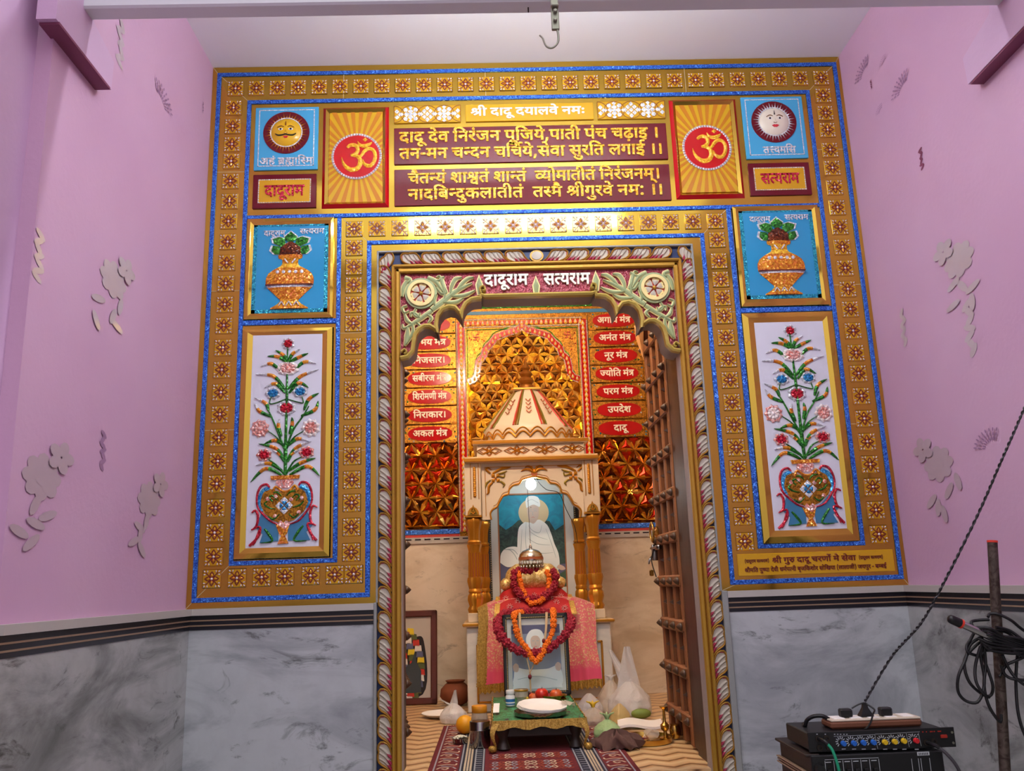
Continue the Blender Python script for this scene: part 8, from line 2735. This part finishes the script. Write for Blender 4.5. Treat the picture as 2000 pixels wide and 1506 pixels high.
for (px, py) in ((485, 510), (565, 508), (490, 600), (580, 595), (1525, 545), (1600, 535)):
    m = MB().mat('iron').annulus(0, 0, .0045, .0085, -.005, 0, 20).mat('black_plastic').disc(0, 0, .0046, -.001, 0, 14)
    m.xform(Matrix.Translation((U(px), yk, Vv(py, px))))
    m.build('jack_socket', am, 40)
m = MB().mat('print_red')
for k, ww in enumerate((.005, .003, .010, .004, .012)):
    m.box(U(1500 + k * 38), U(1500 + k * 38) + ww * .9, yk - .0006, yk, Vv(438, 1600) - .0016, Vv(438, 1600) + .0016)
m.build('brand_print', am)
m = MB().mat('print_red').bbox(U(1672), U(1735), yk - .005, yk, Vv(500, 1700), Vv(468, 1700), .001)
m.build('power_switch', am)
m = MB().mat('bracket_metal')
for py in (445, 548):
    m.disc(U(1790), Vv(py, 1790), .0035, yk - .002, yk, 14)
m.build('rack_screw', am)

bx0_, bx1_ = ax0 - .004, at(1846, 1480, YA_ - .03).x
bz1 = az0 - .002
b2 = thing('amplifier', 'black amplifier with slider panel under the knobbed amplifier', 'amplifier', ((bx0_ + bx1_) / 2, YA_ + .1, bz1 - .17))
MB().mat('black_metal').bbox(bx0_, bx1_, YA_ - .02, YA_ + .27, bz1 - .165, bz1 - .004, .003).build('case', b2)
m = MB().mat('dark_wood').bbox(bx0_ - .012, bx0_ + .03, YA_ - .01, YA_ + .28, bz1 - .010, bz1 - .002, .002)
m.mat('border_tan').bbox(bx0_ - .012, bx0_, YA_ - .0, YA_ + .28, bz1 - .058, bz1 - .054, .001).bbox(bx0_ - .010, bx0_, YA_ - .0, YA_ + .28, bz1 - .066, bz1 - .062, .001).bbox(bx0_ - .012, bx0_, YA_ - .0, YA_ + .28, bz1 - .074, bz1 - .070, .001)
m.build('side_slats', b2)
yk2 = YA_ - .02
m = MB().mat('print_white')
U2 = lambda px: bx0_ + (bx1_ - bx0_) * (px - 400) / 1350.0
Z2 = lambda py: bz1 - .004 - (py - 650) * .00031
for px in (535, 625, 718, 808, 900, 990, 1085):
    m.box(U2(px) - .0006, U2(px) + .0006, yk2 - .0008, yk2, Z2(980), Z2(700))
m.box(U2(535), U2(1085), yk2 - .0008, yk2, Z2(692), Z2(688))
for px in (1420, 1490, 1515, 1605):
    m.box(U2(px) - .0006, U2(px) + .0006, yk2 - .0008, yk2, Z2(980), Z2(710))
for px in (570, 670, 762, 850, 940, 1035):
    m.box(U2(px) - .008, U2(px) + .008, yk2 - .0008, yk2, Z2(716), Z2(709))
m.box(U2(1485), U2(1610), yk2 - .001, yk2, Z2(685), Z2(652))
m.mat('black_metal')
for k in range(6):
    m.box(U2(1500 + k * 17), U2(1508 + k * 17), yk2 - .0014, yk2, Z2(680), Z2(660))
m.build('panel_print', b2)
for px in (570, 670, 762, 850, 940, 1035):
    m = MB().mat('iron').box(U2(px) - .001, U2(px) + .001, yk2 - .001, yk2, Z2(960), Z2(735)).mat('black_plastic').bbox(U2(px) - .006, U2(px) + .006, yk2 - .010, yk2, Z2(805), Z2(775), .001)
    m.build('slider', b2)
m = MB().mat('black_plastic').lathe([(.016, 0), (.016, .006), (.013, .018), (.001, .018)], n=22, m=Matrix.Rotation(PI / 2, 4, 'X')).xform(Matrix.Translation((U2(470), yk2, Z2(770))))
m.build('volume_knob', b2, 40)
m = MB().mat('dark_wood').bbox(bx0_ - .05, bx1_ + .05, YA_ - .06, YA_ + .34, bz1 - .20, bz1 - .170, .004)
tbl = thing('side_table', 'dark wooden side table carrying the stacked amplifiers', 'table', ((bx0_ + bx1_) / 2, YA_ + .14, 0))
m.build('table_top', tbl)
for sx in (bx0_ - .03, bx1_ + .03):
    for yy in (YA_ - .04, YA_ + .32):
        MB().mat('dark_wood').bbox(sx - .02, sx + .02, yy - .02, yy + .02, 0, bz1 - .198, .003).build('leg', tbl)

# socket board with plugs
sx0, sx1, sz0, sz1 = quad((1622, 1400), (1801, 1399), (1802, 1417), (1623, 1420), YA_ + .035)
sz0 = az1 + .001
sz1 = sz0 + .024
eb = thing('socket_board', 'brown and cream extension socket board on the upper amplifier', 'extension board', ((sx0 + sx1) / 2, YA_ + .07, sz0))
MB().mat('strip_brown').bbox(sx0, sx1, YA_ + .035, YA_ + .12, sz0, sz1 - .002, .006).build('board_base', eb)
MB().mat('strip_cream').bbox(sx0 + .002, sx1 - .002, YA_ + .037, YA_ + .118, sz1 - .003, sz1 + .003, .002).build('top_plate', eb)
m = MB().mat('paper')
for k in range(5):
    u = sx0 + (sx1 - sx0) * (.06 + .19 * k)
    m.bbox(u, u + .035, YA_ + .050, YA_ + .105, sz1 + .002, sz1 + .005, .001)
m.build('socket_plate', eb)
ys = YA_ + .075
for (px, w_, h_, mt, lab) in ((1651, .036, .024, 0, 'squat black plug at the left end of the socket board'), (1729, .036, .024, 0, 'squat black plug right of the twisted wire plug')):
    p = at(px, 1390, ys)
    m = MB().mat('black_plastic').bbox(p.x - w_ / 2, p.x + w_ / 2, ys - .014, ys + .016, sz1 + .004, sz1 + .005 + h_, .004)
    tag(m.build('plug'), lab, 'plug')
p = at(1690, 1390, ys)
m = MB().mat('black_plastic')
m.add([(p.x + a * w1, ys + b_ * d1, sz1 + zz) for zz, w1, d1 in ((.004, .020, .014), (.008, .020, .014), (.018, .014, .011), (.030, .008, .007), (.044, .006, .006)) for a, b_ in ((-1, -1), (1, -1), (1, 1), (-1, 1))],
      [(4 * k + j, 4 * k + (j + 1) % 4, 4 * k + 4 + (j + 1) % 4, 4 * k + 4 + j) for k in range(4) for j in range(4)] + [(3, 2, 1, 0), (16, 17, 18, 19)])
tag(m.build('plug'), 'tapered black plug of the twisted wire in the middle of the board', 'plug')
ptop = Vector((p.x, ys, sz1 + .045))
pend = atx(2000, 795, XR + .03)
pts = []
N = 120
ctrl = [ptop, atx(1780, 1262, 1.15) if False else at(1742, 1282, ys - .05), at(1800, 1215, ys - .12), at(1850, 1125, ys - .18), at(1912, 1000, ys - .24), at(1960, 890, ys - .30), at(2004, 790, ys - .34), at(2030, 735, ys - .35)]
cpath = spline3(ctrl, 360)
m = MB()
for st_, mt in ((0, 'black_cable'), (PI, 'bead_dark')):
    tw_ = []
    for i, q in enumerate(cpath):
        a = i * .62 + st_
        tw_.append(q + Vector((math.cos(a), 0, math.sin(a))) * .0024)
    m.mat('black_cable' if st_ == 0 else 'grey_cable').tube(tw_, .0024, 5)
tag(m.build('twisted_wire', None, 60), 'dark twisted wire rising from the plug to the right wall', 'wire')
q = at(1651, 1384, ys)
m = MB().mat('black_cable').tube([ptop, ptop + Vector((-.02, 0, -.006)), q + Vector((.02, .0, .0))], .0022, 6, 14)
tag(m.build('short_wire'), 'short black wire joining the left plug to the middle plug', 'wire')
m = MB().mat('black_cable').tube([ptop, ptop + Vector((.020, -.02, -.018)), at(1705, 1395, YA_ + .03), at(1700, 1412, YA_ + .025), at(1690, 1424, YA_ + .02), at(1678, 1428, YA_ + .05)], .0028, 6, 30)
tag(m.build('looped_wire'), 'black wire looping down over the front of the socket board', 'wire')
m = MB().mat('black_cable').tube([(sx0 + .01, ys, sz1), (sx0 - .01, ys, sz1 + .010), (sx0 - .035, ys + .01, sz1 + .008), (sx0 - .052, ys + .02, sz0 + .02), (sx0 - .056, ys + .03, sz0 + .003), (sx0 - .05, ys + .06, sz0 + .004)], .006, 8, 24)
tag(m.build('supply_cable'), 'thick black cable curving from the left end of the socket board', 'cable')
m = MB().mat('black_plastic').tube([(U(485), yk - .002, Vv(510, 485)), (U(505), yk - .03, Vv(520, 505)), (U(530), yk - .036, Vv(545, 530))], .006, 8, 8)
m.mat('green_cable').tube([(U(528), yk - .036, Vv(540, 530)), (U(560), yk - .045, Vv(600, 560)), (U(585), yk - .05, Vv(720, 585)), (U(600), yk - .05, Vv(860, 600)), (U(610), yk - .04, Vv(1100, 600))], .0044, 8, 24)
tag(m.build('green_cable'), 'bright green cable hanging from the left jack of the amplifier', 'cable')
m = MB().mat('black_plastic').tube([(U(1530), yk - .002, Vv(545, 1530)), (U(1560), yk - .03, Vv(552, 1560)), (U(1590), yk - .036, Vv(575, 1590))], .006, 8, 8)
m.mat('grey_cable').tube([(U(1588), yk - .036, Vv(572, 1590)), (U(1650), yk - .045, Vv(640, 1650)), (U(1710), yk - .05, Vv(740, 1710)), (U(1740), yk - .05, Vv(860, 1740)), (U(1745), yk - .04, Vv(1100, 1745))], .0048, 8, 24)
tag(m.build('grey_cable'), 'dark grey cable hanging from the right jack of the amplifier', 'cable')

# iron pole with coiled cable and microphone
yp = -1.02
pb_, pt_ = at(1963, 1506, yp), at(1938, 1057, yp)
dirp = (pt_ - pb_).normalized()
foot = pb_ + dirp * (-(pb_.z) / dirp.z)
rp = .0135
po = thing('iron_pole', 'rusty iron pole with a red tip by the right wall', 'pole', foot)
MB().mat('cement_rust').tube([foot, pt_], [rp * 1.15, rp], 16).build('pole_shaft', po, 50)
MB().mat('red_ring').tube([pt_ - dirp * .004, pt_ + dirp * .002], rp * 1.06, 16).build('pole_tip', po, 50)
MB().mat('iron').lathe([(.10, 0), (.10, .012), (.03, .02), (.02, .03)], c=(foot.x, foot.y, 0), n=24).build('pole_foot', po, 40)


def pp(px, py, dy=0.0):
    return at(px, py, yp - .03 + dy)


m = MB().mat('black_cable')
loops = [[(1925, 1240), (1896, 1258), (1885, 1290), (1872, 1320), (1871, 1350), (1885, 1368), (1908, 1372), (1920, 1350), (1922, 1320), (1915, 1280), (1920, 1250)],
         [(1918, 1250), (1888, 1280), (1884, 1305), (1895, 1335), (1920, 1357), (1935, 1358), (1939, 1340), (1930, 1310), (1920, 1280), (1924, 1250)],
         [(1915, 1262), (1905, 1300), (1906, 1330), (1918, 1352), (1932, 1362)], [(1922, 1262), (1925, 1300), (1922, 1340), (1932, 1380), (1953, 1410), (1955, 1395)],
         [(1930, 1205), (1934, 1199), (1950, 1200), (1975, 1212), (2000, 1232), (2050, 1262)], [(1932, 1210), (1905, 1212), (1897, 1216), (1903, 1226), (1922, 1230)],
         [(1945, 1225), (1972, 1232), (2005, 1255), (2060, 1290)], [(1945, 1232), (1968, 1236), (2000, 1262), (2055, 1305)], [(1920, 1250), (1950, 1262), (1985, 1268), (2050, 1270)], [(1915, 1245), (1945, 1268), (1990, 1276), (2050, 1280)], [(1918, 1270), (1960, 1272), (2000, 1278), (2060, 1276)],
         [(1958, 1280), (1970, 1305), (1985, 1325), (2010, 1340), (2050, 1330)], [(1952, 1322), (1965, 1300), (1985, 1290), (2030, 1270)], [(1988, 1270), (1984, 1330), (1990, 1400), (2010, 1450), (2040, 1470)], [(1955, 1300), (1965, 1320), (1990, 1328), (2040, 1328)],
         [(1908, 1225), (1895, 1250), (1888, 1262), (1892, 1275), (1915, 1280), (1926, 1262)]]
for k, L in enumerate(loops):
    m.tube([pp(x, y, .012 * math.sin(k * 2.1) + .006 * math.sin(i * 1.7)) for i, (x, y) in enumerate(L)], .0042, 7, 44)
for k in range(9):
    a = k * .7
    m.tube([pp(1906 + 5 * k % 17, 1226 + 5 * k % 31, -.01), pp(1935, 1228 + 7 * k % 43, -.035 + .004 * k), pp(1965 + 4 * k, 1246 + 5 * k % 37, -.01), pp(2014, 1256 + 7 * k % 40, .0)], .0044, 7, 20)
tag(m.build('coiled_cable', None, 60), 'tangled coils of black microphone cable hung on the iron pole', 'cable')
a, b = pp(1852, 1207, -.03), pp(1905, 1231, -.02)
d = (b - a).normalized()
mi = thing('microphone', 'slim microphone with black head and red ring in the cable coil', 'microphone', a)
MB().mat('black_plastic').tube([a, a + d * .004, a + d * .012, a + d * .036], [.004, .0105, .0125, .0125], 16, 12).build('head', mi, 50)
MB().mat('red_ring').tube([a + d * .036, a + d * .042], .0132, 16).build('ring', mi, 40)
MB().mat('steel').tube([a + d * .042, a + d * .15], [.0105, .0095], 16).build('handle', mi, 40)

# hook on the beam
yh = -1.268
hk = thing('iron_hook', 'iron hook on a bolted bracket hanging from the beam', 'hook', at(1084, 60, yh))
a, b, c, d = at(1076, 12, yh), at(1091, 12, yh), at(1092, 59, yh), at(1077, 59, yh)
x0, x1, zt2, zb2 = (a.x + d.x) / 2, (b.x + c.x) / 2, 3.26, c.z
m = MB().mat('bracket_metal').bbox(x0, x1, yh - .006, yh + .005, zb2, zt2, .002).bbox(x0, x1, yh - .022, yh - .004, at(1084, 20, yh).z, at(1084, 14, yh).z, .003)
m.build('bracket', hk)
for py in (26, 43):
    p = at(1084, py, yh)
    m = MB().mat('bracket_metal').lathe([(.006, 0), (.006, .010), (.004, .012)], n=10, m=Matrix.Rotation(PI / 2, 4, 'X')).xform(Matrix.Translation((p.x, yh - .005, p.z)))
    m.build('bolt', hk, 40)
pts = [at(x, y, yh) for x, y in ((1088, 56), (1090, 66), (1090.5, 78), (1088, 86), (1082, 92), (1075, 94), (1068, 91), (1063.5, 84), (1060, 75), (1054, 69))]
MB().mat('bracket_metal').tube(pts, [.0035, .0035, .0035, .003, .003, .003, .003, .0028, .0026, .0024], 8, 40).build('hook_rod', hk, 50)
p0, p1 = at(1033, 2, yh + .0), at(1031.5, 33, yh + .06)
m = MB().mat('iron').tube([(p1.x, -1.23, 3.18), (p1.x, -1.23, p1.z)], .0022, 6)
tag(m.build('nail'), 'thin nail under the beam left of the hook', 'nail')

# tube light on the inner face of the beam (its reflection shows in the gold mirror over the door)
tl = thing('tube_light', 'long tube light on the rear face of the beam, mirrored over the door', 'tube light', (.166, -1.17, 3.48))
MB().mat('white_plastic').bbox(-.46, .79, -1.2, -1.165, 3.455, 3.505, .004).build('batten', tl)
MB().mat('tube_glow').tube([(-.434, -1.145, 3.48), (.766, -1.145, 3.48)], .014, 16).build('glass_tube', tl, 50)
# warm tube over the door, inside the sanctum
wl = thing('wall_lamp', 'warm lamp above the door inside the shrine room', 'lamp', (-.05, .30, 3.25))
MB().mat('white_plastic').bbox(-.40, .40, .262, .29, 3.30, 3.35, .004).build('batten', wl)
MB().mat('warm_glow').tube([(-.38, .31, 3.325), (.38, .31, 3.325)], .015, 14).build('glass_tube', wl, 50)
